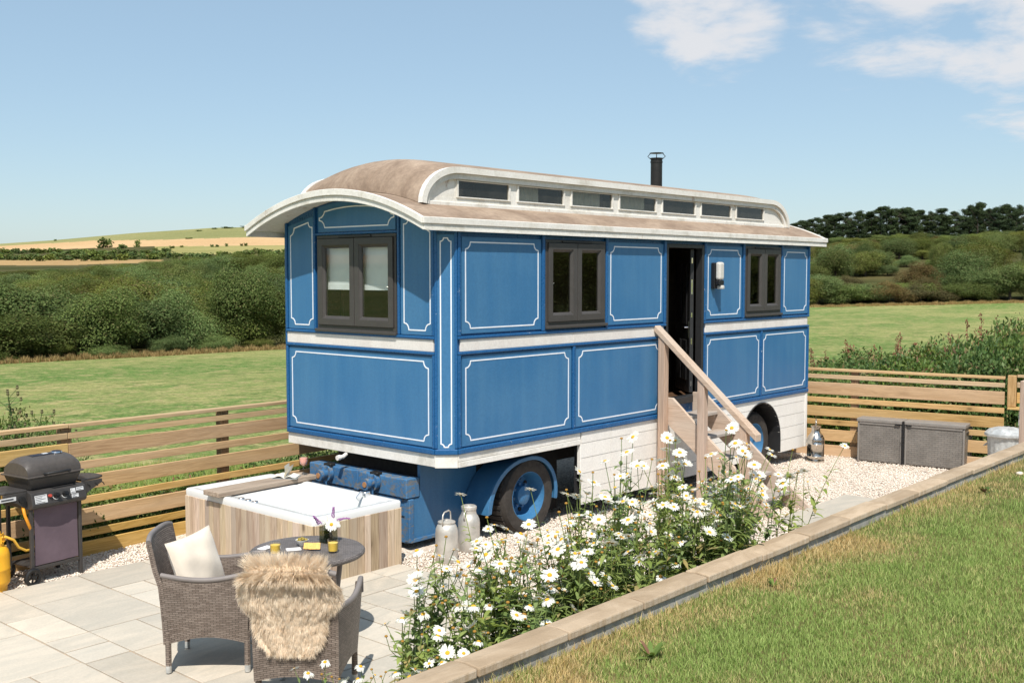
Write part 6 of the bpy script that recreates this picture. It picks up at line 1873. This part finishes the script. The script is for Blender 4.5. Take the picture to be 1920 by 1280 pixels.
def daisy_proto(seed, H, nst, spread, nflow):
    rg = random.Random(seed)
    V, F, rn = [], [], []
    root = thing('daisy_plant', 'x', 'daisy plant', (0, 0, -50))
    tops = []
    for s in range(nst):
        b0 = Vector((rg.gauss(0, .05), rg.gauss(0, .05), 0))
        ln = Vector((rg.gauss(0, spread), rg.gauss(0, spread), 0))
        h = H * rg.uniform(.62, 1.0)
        wob = Vector((rg.uniform(-.03, .03), rg.uniform(-.03, .03), 0))
        pts = [b0 + ln * (t ** 1.5) + wob * math.sin(3.1 * t) + Vector((0, 0, h * t)) for t in [i / 7 for i in range(8)]]
        stem_geo(V, F, rn, pts, 0.0042, 0.0024, rg.uniform(.6, .89))
        nl = int(h * 52)
        for k in range(nl):
            t = rg.random() ** 1.25 * .86
            i = min(int(t * 7), 6); p = pts[i].lerp(pts[i + 1], t * 7 - i)
            a = rg.uniform(0, 6.28); L_ = lerp(0.150, 0.055, t) * rg.uniform(.7, 1.25)
            leaf(V, F, rn, p, Vector((math.cos(a), math.sin(a), rg.uniform(.15, 1.1))), L_, L_ * rg.uniform(.10, .16), rg.uniform(.1, .8), rg)
        tops.append((pts[-1], (pts[-1] - pts[-2]).normalized()))
        if rg.random() < .6:                       # a side branch carrying another head
            i = rg.choice([4, 5]); p = pts[i]; a = rg.uniform(0, 6.28)
            q_ = p + Vector((math.cos(a) * .09, math.sin(a) * .09, h * rg.uniform(.12, .26)))
            pp = [p, p.lerp(q_, .5) + Vector((math.cos(a) * .025, math.sin(a) * .025, 0)), q_]
            stem_geo(V, F, rn, pp, 0.0028, 0.002, .5)
            tops.append((q_, Vector((0, 0, 1))))
    V = [tuple(v) for v in V]
    me = raw_mesh('leafy_stems', V, F, M['stalk'], rn)
    link('leafy_stems', me, root)
    rg.shuffle(tops)
    sunw = Vector((-0.45, -0.40, 0.8))
    for p, d in tops[:nflow]:
        hi = rg.choice([0, 1, 2, 0, 1, 2, 3, 4, 5, 3])
        o = link('flower_head', HEADS[hi], root)
        nrm = (d * .6 + sunw * rg.uniform(0, .9) + Vector((rg.gauss(0, .35), rg.gauss(0, .35), .15))).normalized()
        o.location = p + d * .004
        o.rotation_euler = nrm.to_track_quat('Z', 'Y').to_euler()
        o.scale = (rg.uniform(.55, .92),) * 3
        link('flower_centre', DISC_OLD if hi in (3, 4) and rg.random() < .6 else DISC, o)
    for p, d in tops[nflow:]:
        o = link('flower_bud', DISC_OLD, root); o.location = p; o.scale = (.6,) * 3
    return root
DP = [daisy_proto(100 + i, H, n, s, f) for i, (H, n, s, f) in enumerate([(1.10, 6, .09, 6), (1.0, 7, .11, 7), (0.85, 7, .11, 6), (0.92, 6, .13, 6), (0.74, 6, .12, 6), (0.62, 5, .10, 4)])]
DLAB = ['very tall loose daisy plant with white flowers in the bed behind the wall', 'tall leafy daisy plant crowded with white flowers behind the wall coping', 'waist high bushy daisy plant in full white flower behind the coping',
        'spreading daisy plant with leaning stems and white flowers behind the coping', 'low daisy plant with many open white heads behind the coping', 'small short stemmed daisy plant at the foot of the wall bed']
ENV = [(-4.5, .36), (-4.3, .42), (-4.13, .66), (-3.87, .78), (-3.4, .90), (-2.8, .97), (-2.4, 1.06), (-1.8, 1.12), (-1.55, 1.22), (-1.1, 1.03), (-0.73, .86), (-0.33, .68)]
rgp = random.Random(21)
npl = 0
used = set()
x = -4.5
spots = []
while x < -0.44:
    spots.append((x + rgp.uniform(-.05, .05), rgp.uniform(-4.14, -3.52))); x += 0.056
for (x, y) in spots:
    if x > -1.25 and rgp.random() < .42: continue
    H = interp(x + (y + 3.65) * .9, ENV) * rgp.choice([.66, .78, .86, .92, .98, 1.06])
    hs = [1.10, 1.0, .85, .92, .74, .62]
    i = min(range(6), key=lambda k: abs(hs[k] - H) + rgp.uniform(0, .18))
    r_ = dup(DP[i], (x, y, 0.69), rgp.uniform(0, 6.28), min(max(H / hs[i], .7), 1.3), DLAB[i], 'white daisies in the bed behind the wall')
for d in DP:
    for c in d.children_recursive: bpy.data.objects.remove(c, do_unlink=True)
    bpy.data.objects.remove(d, do_unlink=True)
# low leafy growth filling the bed between the stems
def bush_mesh(name, n, w, h, lsz, mat, seed, aspect=.5, base=0.0, up=0.3, tops=None):
    rg = np.random.default_rng(seed)
    nb = 22
    ct = np.stack([rg.normal(0, .42, nb) * w / 2, rg.normal(0, .42, nb) * w / 2, base + h * rg.uniform(.12, .88, nb)], 1)
    br = rg.uniform(.16, .32, nb) * min(w, h)
    k = rg.integers(0, nb, n)
    d = rg.normal(0, 1, (n, 3)); d /= np.linalg.norm(d, axis=1)[:, None]
    P_ = ct[k] + d * (br[k] * rg.uniform(.55, 1.05, n))[:, None]
    P_[:, 2] = np.abs(P_[:, 2])
    return card_mesh(name, P_, d, lsz, mat, rg, aspect, up)
def card_mesh(name, P_, d, lsz, mat, rg, aspect=.5, up=.3, jit=.55):
    n = len(P_)
    nr = d + rg.normal(0, jit, (n, 3)) + np.array([0, 0, .35]); nr /= np.linalg.norm(nr, axis=1)[:, None]
    ax = rg.normal(0, 1, (n, 3)) + d * .4; ax[:, 2] += up
    if jit < .5: ax -= nr * np.sum(ax * nr, 1)[:, None]
    ax /= np.linalg.norm(ax, axis=1)[:, None]
    sd = np.cross(ax, nr); sd /= np.linalg.norm(sd, axis=1)[:, None] + 1e-9
    L_ = lsz * rg.uniform(.6, 1.3, n)[:, None]; w_ = L_ * aspect * .5
    fold = np.cross(sd, ax) * w_ * .45
    V = np.stack([P_ - ax * L_ * .5, P_ + sd * w_ + fold, P_ + ax * L_ * .5, P_ - sd * w_ + fold], 1).reshape(-1, 3)
    b = 4 * np.arange(n)[:, None]
    F = np.concatenate([np.array([[0, 1, 2]]) + b, np.array([[0, 2, 3]]) + b])
    r_ = rg.uniform(0, 1, n)
    return raw_mesh(name, V, F, mat, np.concatenate([r_, r_]))
# ------------------------------------------------------------------ weeds and brambles outside the fence
BR_ = [bush_mesh('foliage', 2400, 1.5, 1.0, .065, M['bramble'], 31), bush_mesh('foliage', 2200, 1.3, .8, .06, M['nettle'], 32, .42), bush_mesh('foliage', 4200, 1.6, 1.25, .062, M['bramble'], 33, .6), bush_mesh('foliage', 3600, 1.2, 1.4, .055, M['nettle'], 34, .35)]
BLAB = ['dark green bramble mound growing against the outside of the timber fence', 'low weedy clump of pale green leaves outside the timber fence', 'large leaved bramble thicket behind the short timber fence', 'tall bushy weeds with narrow leaves behind the short timber fence']
def weed(i, x, y, s, sz=1.0, lab=None, z=None):
    o = link('bramble_bush' if i in (0, 2) else 'weed_clump', BR_[i])
    o.location = (x, y, (ground_at(x, y) if z is None else z) - .05); o.rotation_euler = (0, 0, rgp.uniform(0, 6.28)); o.scale = (s, s, s * sz)
    tag(o, lab or BLAB[i], 'bramble' if i in (0, 2) else 'weeds', 'brambles and weeds outside the fence')
    return o
for k in range(44):                                   # left fence, a fringe of varying height
    x = -5.6 + k * 0.2 + rgp.uniform(-.15, .15)
    yf = 2.43 + (x + 6.9) * 0.0826
    weed(rgp.choice([0, 0, 1]), x, yf + rgp.uniform(.45, .9), rgp.uniform(.55, .85), rgp.uniform(.8, 1.25))
for k in range(9): weed(rgp.choice([0, 1]), -6.2 + k * 1.1 + rgp.uniform(-.3, .3), 4.1 + rgp.uniform(-.3, .8), rgp.uniform(.3, .5), .7)
du, dv = Vector((math.cos(R(-80)), math.sin(R(-80)), 0)), Vector((math.cos(R(10)), math.sin(R(10)), 0))
rb = Vector((RB[0], RB[1], 0))
def weed_top(px, row): return row
TOPROW = [(1500, 668), (1560, 655), (1620, 650), (1700, 652), (1760, 640), (1800, 620), (1850, 598), (1900, 582), (1990, 570)]
for k in range(64):
    px = rgp.uniform(1490, 2010); D = rgp.uniform(20.0, 26.0) if k > 22 else rgp.uniform(18.6, 20.5)
    x, y = pol(az_px(px), D)
    zt = CAM[2] - D * (interp(px, TOPROW) + rgp.uniform(-2, 40) + (18 if k <= 22 else 0) - HZ) / FP
    z0 = ground_at(x, y)
    i = rgp.choice([0, 1, 2, 3, 2])
    hs = (1.0, .8, 1.25, 1.4)[i]
    s = max((zt - z0) / hs, .35)
    weed(i, x, y, min(max(s, .6), 1.25), s / min(max(s, .6), 1.25), BLAB[2] if i in (0, 2) else BLAB[3])
# reddish dock spikes along the top of that growth
def dock_mesh(seed):
    rg = np.random.default_rng(seed)
    n = 420
    k = rg.integers(0, 7, n)
    bx = rg.normal(0, .16, (7, 2)); lean = rg.normal(0, .12, (7, 2)); hh = rg.uniform(.9, 1.35, 7)
    t = rg.uniform(.55, 1.0, n)
    P_ = np.stack([bx[k, 0] + lean[k, 0] * t + rg.normal(0, .022, n), bx[k, 1] + lean[k, 1] * t + rg.normal(0, .022, n), hh[k] * t], 1)
    m = card_mesh('seed_spikes', P_, rg.normal(0, 1, (n, 3)), .045, M['dock'], rg, .6)
    b = MB()
    for i in range(7): b.tube([(bx[i, 0], bx[i, 1], 0), (bx[i, 0] + lean[i, 0], bx[i, 1] + lean[i, 1], hh[i])], [.006, .003], 4)
    return m, b.mesh('stalks', M['dock'])
DK = [dock_mesh(s) for s in (1, 2)]
for k in range(16):
    px = 1530 + k * 23 + rgp.uniform(-12, 12); D = rgp.uniform(25.5, 28)
    x, y = pol(az_px(px), D)
    root = thing('dock_plant', 'clump of rusty red dock seed spikes between the weeds and the field', 'dock plant', (x, y, ground_at(x, y)), rgp.uniform(0, 6), 'red dock plants at the edge of the right field')
    zt = CAM[2] - D * (interp(px, [(1500, 655), (1700, 640), (1800, 625), (1900, 600)]) + rgp.uniform(-14, 6) - HZ) / FP
    root.scale = (1, 1, max((zt - ground_at(x, y)) / 1.25, .4))
    i = k % 2
    tag(link('seed_spikes', DK[i][0], root), kind='stuff'); link('stalks', DK[i][1], root)
# tall thistles seen over the left fence
def thistle(x, y, h, ns, label, seed):
    rg = random.Random(seed)
    root = thing('thistle', label, 'thistle', (x, y, ground_at(x, y)), 0)
    V, F, rn, T = [], [], [], []
    for s in range(ns):
        b0 = Vector((rg.gauss(0, .07), rg.gauss(0, .07), 0)); hh = h * rg.uniform(.7, 1.0); ln = Vector((rg.gauss(0, .12), rg.gauss(0, .12), 0))
        pts = [b0 + ln * t * t + Vector((0, 0, hh * t)) for t in [i / 6 for i in range(7)]]
        stem_geo(V, F, rn, pts, .008, .004, .2); T.append(pts[-1])
        for k in range(30):
            t = rg.uniform(.1, .98); i = min(int(t * 6), 5); p = pts[i].lerp(pts[i + 1], t * 6 - i); a = rg.uniform(0, 6.28)
            leaf(V, F, rn, p, Vector((math.cos(a), math.sin(a), rg.uniform(.1, .8))), rg.uniform(.06, .15) * (1.2 - t * .6), .017, .3, rg)
            if t > .45 and rg.random() < .5:
                q_ = p + Vector((math.cos(a) * .16, math.sin(a) * .16, rg.uniform(.06, .2))) * rg.uniform(.6, 1.2); stem_geo(V, F, rn, [p, p.lerp(q_, .6), q_], .004, .003, .2); T.append(q_)
    link('leafy_stems', raw_mesh('leafy_stems', [tuple(v) for v in V], F, M['bramble'], rn), root)
    b = MB()
    for p in T: b.lathe([(0, -.012), (.014, -.004), (.016, .008), (.010, .02), (0.016, .032), (0, .03)], 7, tuple(p))
    tag(b.build('seed_heads', M['stalk2'], root), kind='stuff')
M['stalk2'] = plain('thistle_head', (0.13, 0.12, 0.05), .8)
for px, row in ((-12, 735), (15, 738), (40, 750), (58, 756), (80, 768), (100, 776)):
    x, y = pol(az_px(px), 12.9); zt = CAM[2] - 12.9 * (row - HZ) / FP - ground_at(x, y)
    weed(3, x, y, .62, zt / 1.4 / .62, 'leafy weed clump with narrow leaves showing above the left end of the fence')
for px, D, row, ns, lab in ((22, 12.6, 716, 3, 'tallest thistle with branching seed heads beyond the left end of the fence'), (62, 12.4, 745, 3, 'second thistle, shorter and bushier, beside the tallest one beyond the fence'), (-6, 12.5, 735, 3, 'thistle at the left picture edge beyond the fence'), (123, 12.8, 760, 1, 'single thin thistle stalk standing alone above the fence rail')):
    x, y = pol(az_px(px), D); thistle(x, y, CAM[2] - D * (row - HZ) / FP - ground_at(x, y), ns, lab, int(px) + 50)
# dandelion and plantain rosettes in the lawn by the wall
for k, (x, y, s, lab) in enumerate([(-3.42, -4.72, 1.0, 'rosette of upright dandelion leaves growing at the wall foot, nearest the camera'), (-2.05, -4.60, .6, 'small leafy weed rosette by the wall near the middle of the coping'), (1.35, -4.62, .9, 'leafy weed tuft by the wall where the parched strip ends')]):
    rg = random.Random(k); V, F, rn = [], [], []
    for i in range(11): a = rg.uniform(0, 6.28); leaf(V, F, rn, Vector((0, 0, 0)), Vector((math.cos(a), math.sin(a), rg.uniform(.5, 1.9))), .14 * rg.uniform(.7, 1.1), .012, .35, rg)
    o = link('weed_rosette', raw_mesh('weed_rosette', [tuple(v) for v in V], F, M['nettle'], rn)); o.location = (x, y, LZ); o.scale = (s,) * 3; tag(o, lab, 'weed')

# ------------------------------------------------------------------ trees
def crown(name, n, w, h, z0, lsz, mat, seed, nb=26, aspect=.62, flat=1.0):
    rg = np.random.default_rng(seed)
    u = rg.normal(0, 1, (nb, 3)); u /= np.linalg.norm(u, axis=1)[:, None]; u[:, 2] = np.where(u[:, 2] < -.55, u[:, 2] * -.6, u[:, 2])
    ct = u * np.array([w / 2 * .78, w / 2 * .78, h * .5 * .82]) * rg.uniform(.45, 1.1, (nb, 1)) + np.array([0, 0, z0 + h * .45])
    br = rg.uniform(.09, .25, nb) * min(w, h)
    k = rg.choice(nb, n, p=br ** 2 / (br ** 2).sum())
    d = rg.normal(0, 1, (n, 3)); d[:, 2] += .25; d /= np.linalg.norm(d, axis=1)[:, None]
    P_ = ct[k] + d * (br[k] * rg.uniform(.62, 1.08, n))[:, None] * np.array([1, 1, flat])
    P_[:, 2] = np.maximum(P_[:, 2], .1 + rg.uniform(0, .5, n))
    return card_mesh(name, P_, d, lsz, mat, rg, aspect, .1, .30)
def trunk_mesh(h, r, seed, limbs=4):
    rg = random.Random(seed); b = MB()
    b.tube([(0, 0, -.3), (rg.uniform(-.1, .1), rg.uniform(-.1, .1), h * .5), (rg.uniform(-.2, .2), rg.uniform(-.2, .2), h)], [r, r * .7, r * .3], 7)
    for k in range(limbs):
        a = rg.uniform(0, 6.28); z = h * rg.uniform(.35, .75); L_ = h * rg.uniform(.25, .4)
        b.tube([(0, 0, z), (math.cos(a) * L_ * .6, math.sin(a) * L_ * .6, z + L_ * .5), (math.cos(a) * L_, math.sin(a) * L_, z + L_ * 1.0)], [r * .4, r * .28, r * .12], 5)
    return b.mesh('trunk', M['bark'], 60)
TP = []
for i in range(6):     # unit: 5 m tall
    TP.append((crown('crown', 24000, 5.4, 5.0, -0.2, .115, M['broad'] if i < 3 else (M['shrub'] if i < 5 else M['bracken']), 60 + i, (44, 34, 52, 40, 48, 40)[i]), trunk_mesh(3.2, .14, i)))
TLAB = ['dark green rounded hazel', 'dense broad crowned willow', 'dark bushy tree with a lumpy crown', 'olive green scrub tree on the wooded slope', 'pale yellowish green scrub tree on the wooded slope', 'rusty brown bracken mound on the wooded slope']
tn = 0
def tree(i, x, y, h, w, where, z=None):
    z = ground_at(x, y) if z is None else z
    root = thing('broadleaf_tree' if i < 3 else 'scrub_tree', TLAB[i] + where, 'tree', (x, y, z - .1), rgp.uniform(0, 6.28), 'trees' + where)
    root.scale = (w / 5.4, w / 5.4, h / 5.0)
    link('crown', TP[i][0], root); link('trunk', TP[i][1], root)
TOPL = [(-100, 510), (0, 508), (130, 506), (300, 492), (400, 480), (530, 468), (700, 462)]
def row_z(D, row): return CAM[2] + D * (HZ - row) / FP
# left wood: a hem of trees along the field, then the valley behind it
for k in range(11):
    px = -60 + k * 66 + rgp.uniform(-14, 14)
    D = interp(az_px(px), EDGE) + 3.5 + rgp.uniform(-.6, 2.0)
    x, y = pol(az_px(px), D); z = ground_at(x, y)
    top = interp(px, [(-60, 585), (20, 578), (70, 575), (110, 545), (180, 515), (250, 512), (320, 525), (380, 560), (440, 545), (480, 505), (560, 495)]) + rgp.uniform(-6, 16)
    h = max(row_z(D, top) - z, 2.0)
    tree(rgp.choice([0, 1, 2]) if px > 90 else rgp.choice([3, 4, 0]), x, y, h, rgp.uniform(4.6, 7.0), ' along the hem of the left field')
for k in range(14):
    px = -50 + k * 50 + rgp.uniform(-14, 14)
    D = interp(az_px(px), EDGE) + rgp.uniform(1.2, 2.4)
    x, y = pol(az_px(px), D)
    if k % 2: tree(rgp.choice([0, 3, 1, 2]), x, y, rgp.uniform(.6, 1.3), rgp.uniform(1.6, 3.0), ' along the hem of the left field')
for k in range(92):
    D = 70 + 150 * (k / 92) ** 1.25 + rgp.uniform(-4, 4)
    px = rgp.uniform(-70, 690)
    x, y = pol(az_px(px), D); z = ground_at(x, y)
    h = rgp.uniform(3.8, 6.0)
    lim = row_z(D, interp(px, TOPL) + rgp.uniform(0, 26)) - z
    if D < 120: lim = max(lim, 2.5)
    h = min(h, lim) if D < 175 else lim * rgp.uniform(.75, 1.0)
    if h < 1.0: continue
    tree(rgp.choice([0, 1, 2, 0, 3, 3, 4]), x, y, h, min(rgp.uniform(4.5, 8.5), 2.6 * h), ' beyond the left field')
for k in range(46):
    D = rgp.uniform(185, 256); px = -40 + k * 15.5 + rgp.uniform(-8, 8)
    x, y = pol(az_px(px), D); z = ground_at(x, y)
    h = row_z(D, interp(px, TOPL) + rgp.uniform(-5, 7)) - z
    if h > .8: tree(rgp.choice([0, 1, 2, 3, 3, 4]), x, y, h, rgp.uniform(6, 11), ' beyond the left field')
for k in range(30):
    D = rgp.uniform(138, 182); px = -50 + k * 13.5 + rgp.uniform(-8, 8)
    x, y = pol(az_px(px), D); z = ground_at(x, y)
    h = row_z(D, interp(px, TOPL) + rgp.uniform(-5, 6)) - z
    tree(rgp.choice([0, 1, 2, 3, 3, 4]), x, y, h, rgp.uniform(5, 9), ' beyond the left field')
# right slope
for k in range(16):
    px = 1470 + k * 33 + rgp.uniform(-9, 9)
    D = interp(az_px(px), EDGE) + 4 + rgp.uniform(0, 5)
    x, y = pol(az_px(px), D); z = ground_at(x, y)
    top = interp(px, [(1470, 500), (1560, 530), (1640, 525), (1700, 530), (1760, 545), (1830, 505), (1900, 490), (1990, 500)]) + rgp.uniform(-10, 12)
    tree(5 if 1640 < px < 1745 and rgp.random() < .8 else rgp.choice([0, 3, 2, 3]), x, y, max(row_z(D, top) - z, 1.5), rgp.uniform(5, 9), ' at the edge of the right field')
for k in range(125):
    D = 142 + 145 * (k / 125) ** .9 + rgp.uniform(-4, 4)
    px = rgp.uniform(1450, 2020)
    x, y = pol(az_px(px), D); z = ground_at(x, y)
    h = min(rgp.choice([2.4, 3.2, 4.0, 5.2, 6.6]) * rgp.uniform(.85, 1.15), max(row_z(D, interp(px, [(1450, 462), (1700, 448), (1900, 440)])) - z, 1.4))
    tree(rgp.choice([3, 4, 3, 0, 1, 4, 2, 5] if px < 1800 else [3, 4, 0, 1, 2, 3]), x, y, h, min(rgp.uniform(4.5, 9.5), 1.7 * h + 1.2), ' below the pines')
for k in range(34):
    px = 1462 + k * 16.5 + rgp.uniform(-6, 6); D = rgp.uniform(268, 284)
    x, y = pol(az_px(px), D); z = ground_at(x, y)
    tree(rgp.choice([0, 3, 4, 3]), x, y, max(row_z(D, interp(px, [(1450, 458), (1560, 450), (1700, 447), (1840, 440), (2000, 430)]) + rgp.uniform(-8, 8)) - z, 1.6), rgp.uniform(5, 8), ' below the pines')
# pines on the ridge
PN = []
for i in range(4):
    rg = np.random.default_rng(90 + i)
    n, nb = 8500, 46
    zc = rg.uniform(.08, .96, nb) * 10; rad = np.interp(zc, [2, 5, 7.5, 10], [2.1, 2.3, 1.6, .35]); a = rg.uniform(0, 6.28, nb)
    ct = np.stack([np.cos(a) * rad * rg.uniform(.2, 1, nb), np.sin(a) * rad * rg.uniform(.2, 1, nb), zc], 1)
    br = rg.uniform(.42, .95, nb)
    k = rg.integers(0, nb, n)
    d = rg.normal(0, 1, (n, 3)); d /= np.linalg.norm(d, axis=1)[:, None]
    P_ = ct[k] + d * (br[k] * rg.uniform(.3, 1.1, n))[:, None] * np.array([1.15, 1.15, .8])
    PN.append((card_mesh('crown', P_, d, .34, M['pine'], rg, .4, .6, .45), trunk_mesh(9.0, .16, 40 + i, 5)))
px = 1462
k = 0
while px < 1990:
    D = rgp.choice([rgp.uniform(288, 312), rgp.uniform(325, 360)])
    x, y = pol(az_px(px), D); z = ground_at(x, y)
    top = interp(px, [(1460, 432), (1500, 418), (1560, 409), (1620, 402), (1660, 396), (1720, 402), (1780, 398), (1840, 392), (1890, 400), (2000, 398)]) + rgp.choice([-5, -2, 2, 6, 10, 15])
    h = max(row_z(D, top) - z, 4)
    root = thing('pine_tree', ['dark pine with a ragged leaning top in the row on the ridge', 'full crowned dark pine in the row on the ridge', 'thin pine with gaps in its crown in the row on the ridge', 'broad dark pine in the row on the ridge'][k % 4], 'pine tree', (x, y, z - .2), rgp.uniform(0, 6.28), 'pines on the ridge')
    wsc = rgp.uniform(.85, 1.35)
    root.scale = (wsc, wsc, h / 10.3)
    link('crown', PN[k % 4][0], root); link('trunk', PN[k % 4][1], root)
    px += rgp.uniform(6.0, 11); k += 1
# hedgerow trees and bushes on the far hill
hd = bush_mesh('hedge_bush', 260, 9, 6, 1.5, M['broad'], 71, .7)
def hedge(px, row, hpx, wpx, lab='round hedgerow bush on the far hillside', name='hedge_bush', cat='bush'):
    a = az_px(px); rr = interp(a, RIDGE)
    D = 260 + 640 * min(max((503 - row) / (503 - rr), 0), .985)
    x, y = pol(a, D)
    o = link(name, hd); o.location = (x, y, hill_z(a, D) - .3); o.rotation_euler = (0, 0, rgp.uniform(0, 6))
    o.scale = (wpx * D / FP / 9, wpx * D / FP / 9, hpx * D / FP / 6 * 1.1)
    tag(o, lab, cat, 'hedgerow bushes on the far hill')
hedge(200, 468, 17, 32, 'large spreading tree standing alone at the foot of the wheat field', 'hedgerow_tree', 'tree')
hedge(260, 466, 12, 14, 'small dark tree on the line between two wheat fields', 'hedgerow_tree', 'tree')
hedge(107, 457, 3.5, 7, 'lone dark bush on the skyline of the far hill', 'hedge_bush')
for px, row, h, w in ((232, 469, 8, 22), (325, 468, 5, 14), (343, 466, 4, 10), (400, 465, 5, 10), (409, 465, 5, 9), (427, 464, 6, 8), (455, 463, 5, 8), (463, 463, 6, 10), (487, 474, 6, 16), (357, 451, 3, 20), (375, 437, 2.5, 16), (405, 433, 3, 14), (430, 431, 3, 30), (470, 430, 3.5, 40), (510, 430, 4, 50)): hedge(px, row, h, w)
for k in range(34):
    px = -10 + k * 10 + rgp.uniform(-4, 4); hedge(px, 478 + rgp.uniform(-1, 1.5) - max(0, px - 200) * .02, rgp.uniform(5, 9), rgp.uniform(14, 26))
for k in range(40):
    px = -10 + k * 8 + rgp.uniform(-4, 4); hedge(px, interp(px, [(0, 490), (130, 490), (310, 486)]) + rgp.uniform(-4, 2), rgp.uniform(7, 13), rgp.uniform(18, 34), 'dark hedge bush in the belt of scrub across the far valley')
for k in range(30):
    px = 285 + k * 9 + rgp.uniform(-4, 4); hedge(px, 483 + rgp.uniform(-2, 6) - max(0, px - 400) * .05, rgp.uniform(7, 12), rgp.uniform(18, 30), 'dark hedge bush in the belt of scrub across the far valley')
# dry grass verge where the mown fields meet the woods
def verge(px0, px1, n, name, label):
    rg = rng
    px = rg.uniform(px0, px1, n); D = np.array([interp(az_px(p), EDGE) for p in px]) + rg.uniform(-1.5, 1.8, n)
    th = YAW - np.radians([az_px(p) for p in px])
    x, y = CAM[0] + D * np.cos(th), CAM[1] + D * np.sin(th)
    z = np.array([ground_at(a, b) for a, b in zip(x, y)])
    h = rg.uniform(.08, .34, n) * (0.6 + .6 * np.sin(px * .11) ** 2); w = rg.uniform(.015, .045, n); a = rg.uniform(0, 6.28, n)
    l_ = rg.normal(0, .12, (n, 2))
    V = np.stack([np.stack([x - np.cos(a) * w, y - np.sin(a) * w, z], 1), np.stack([x + np.cos(a) * w, y + np.sin(a) * w, z], 1), np.stack([x + l_[:, 0], y + l_[:, 1], z + h], 1)], 1).reshape(-1, 3)
    F = np.arange(3 * n).reshape(-1, 3)
    tag(link(name, raw_mesh(name, V, F, M['straw'], rg.uniform(0, 1, n))), label, 'grass', kind='stuff')
verge(-60, 700, 14000, 'dry_grass_verge', 'strip of tawny uncut grass between the left field and the wood')
verge(1450, 2010, 12000, 'dry_grass_verge', 'strip of tawny uncut grass between the right field and the slope')
# rough grass of the near field
def ftuft(n, region, h0, h1):
    x = rng.uniform(region[0], region[1], n); y = rng.uniform(region[2], region[3], n)
    z = np.array([ground_at(a, b) for a, b in zip(x, y)])
    a = rng.uniform(0, 6.28, n); w = rng.uniform(.004, .009, n); h = rng.uniform(h0, h1, n); l_ = rng.normal(0, .05, (n, 2))
    V = np.stack([np.stack([x - np.cos(a) * w, y - np.sin(a) * w, z - .01], 1), np.stack([x + np.cos(a) * w, y + np.sin(a) * w, z - .01], 1), np.stack([x + l_[:, 0], y + l_[:, 1], z + h], 1)], 1).reshape(-1, 3)
    return V
V = np.concatenate([ftuft(30000, (-7, 3, 3.2, 9), .05, .16)])
n = len(V) // 3
tag(link('field_grass', raw_mesh('field_grass', V, np.arange(3 * n).reshape(-1, 3), M['stalk'], rng.uniform(0, 1, n))), 'rough grass of the field just beyond the left fence', 'grass', kind='stuff')
# vase flowers
for x, y, z, s, rx, rz in ((-2.165, -0.945, 0.885, .95, -1, 0), (-2.115, -0.93, 0.865, .72, -1, 1)):
    pass
fl_ = [h for h in HEADS]
for (dx, dy, dz, sc, hi) in ((-0.030, -0.055, 0.150, 1.0, 0), (0.035, -0.05, 0.135, .72, 3), (0.0, 0.0, 0.165, .8, 5)):
    o = link('flower_head', fl_[hi], vz); o.location = (dx, dy, dz); o.scale = (sc,) * 3
    nrm = Vector((-0.75, -0.45, 0.55)); nrm.rotate(Matrix.Rotation(-R(12), 3, 'Z')); o.rotation_euler = nrm.to_track_quat('Z', 'Y').to_euler()
    link('flower_centre', DISC, o)
for pts, nm in ((((-0.02, 0.03, .10), (-.06, .05, .17), (-.10, .06, .215)), 'a'), (((0.03, 0.0, .10), (.05, -.01, .19), (.055, -.01, .265)), 'b'), (((0.04, 0.0, .13), (.09, -.05, .185), (.14, -.10, .165)), 'c')):
    b = MB(); P3 = [Vector(p) for p in pts]
    for i in range(70):
        t = lerp(.35, 1, i / 70); p = P3[0].lerp(P3[1], t).lerp(P3[1].lerp(P3[2], t), t)
        r_ = .016 * (1.15 - t) + .003; a = i * 2.4
        c_ = p + Vector((math.cos(a) * r_, math.sin(a) * r_, rs.uniform(-.004, .004)))
        s_ = .0045; b.add([c_ + Vector((s_, 0, 0)), c_ + Vector((-s_, s_, 0)), c_ + Vector((-s_, -s_, 0)), c_ + Vector((0, 0, s_ * 1.4)), c_ - Vector((0, 0, s_))], [(0, 1, 3), (1, 2, 3), (2, 0, 3), (1, 0, 4), (2, 1, 4), (0, 2, 4)])
    b.build('buddleia_spike', M['violet'], vz, recalc=False)

# shelter belt on the far side of the lawn, seen only in the window panes
for k in range(18):
    x, y = 16 + k * 3.4 + rgp.uniform(-1, 1), -31 + rgp.uniform(-2.5, 2.5)
    tree(rgp.choice([0, 1, 2, 3]), x, y, rgp.uniform(4.5, 8), rgp.uniform(5, 7.5), ' across the lawn mirrored in the windows', ground_at(x, y))
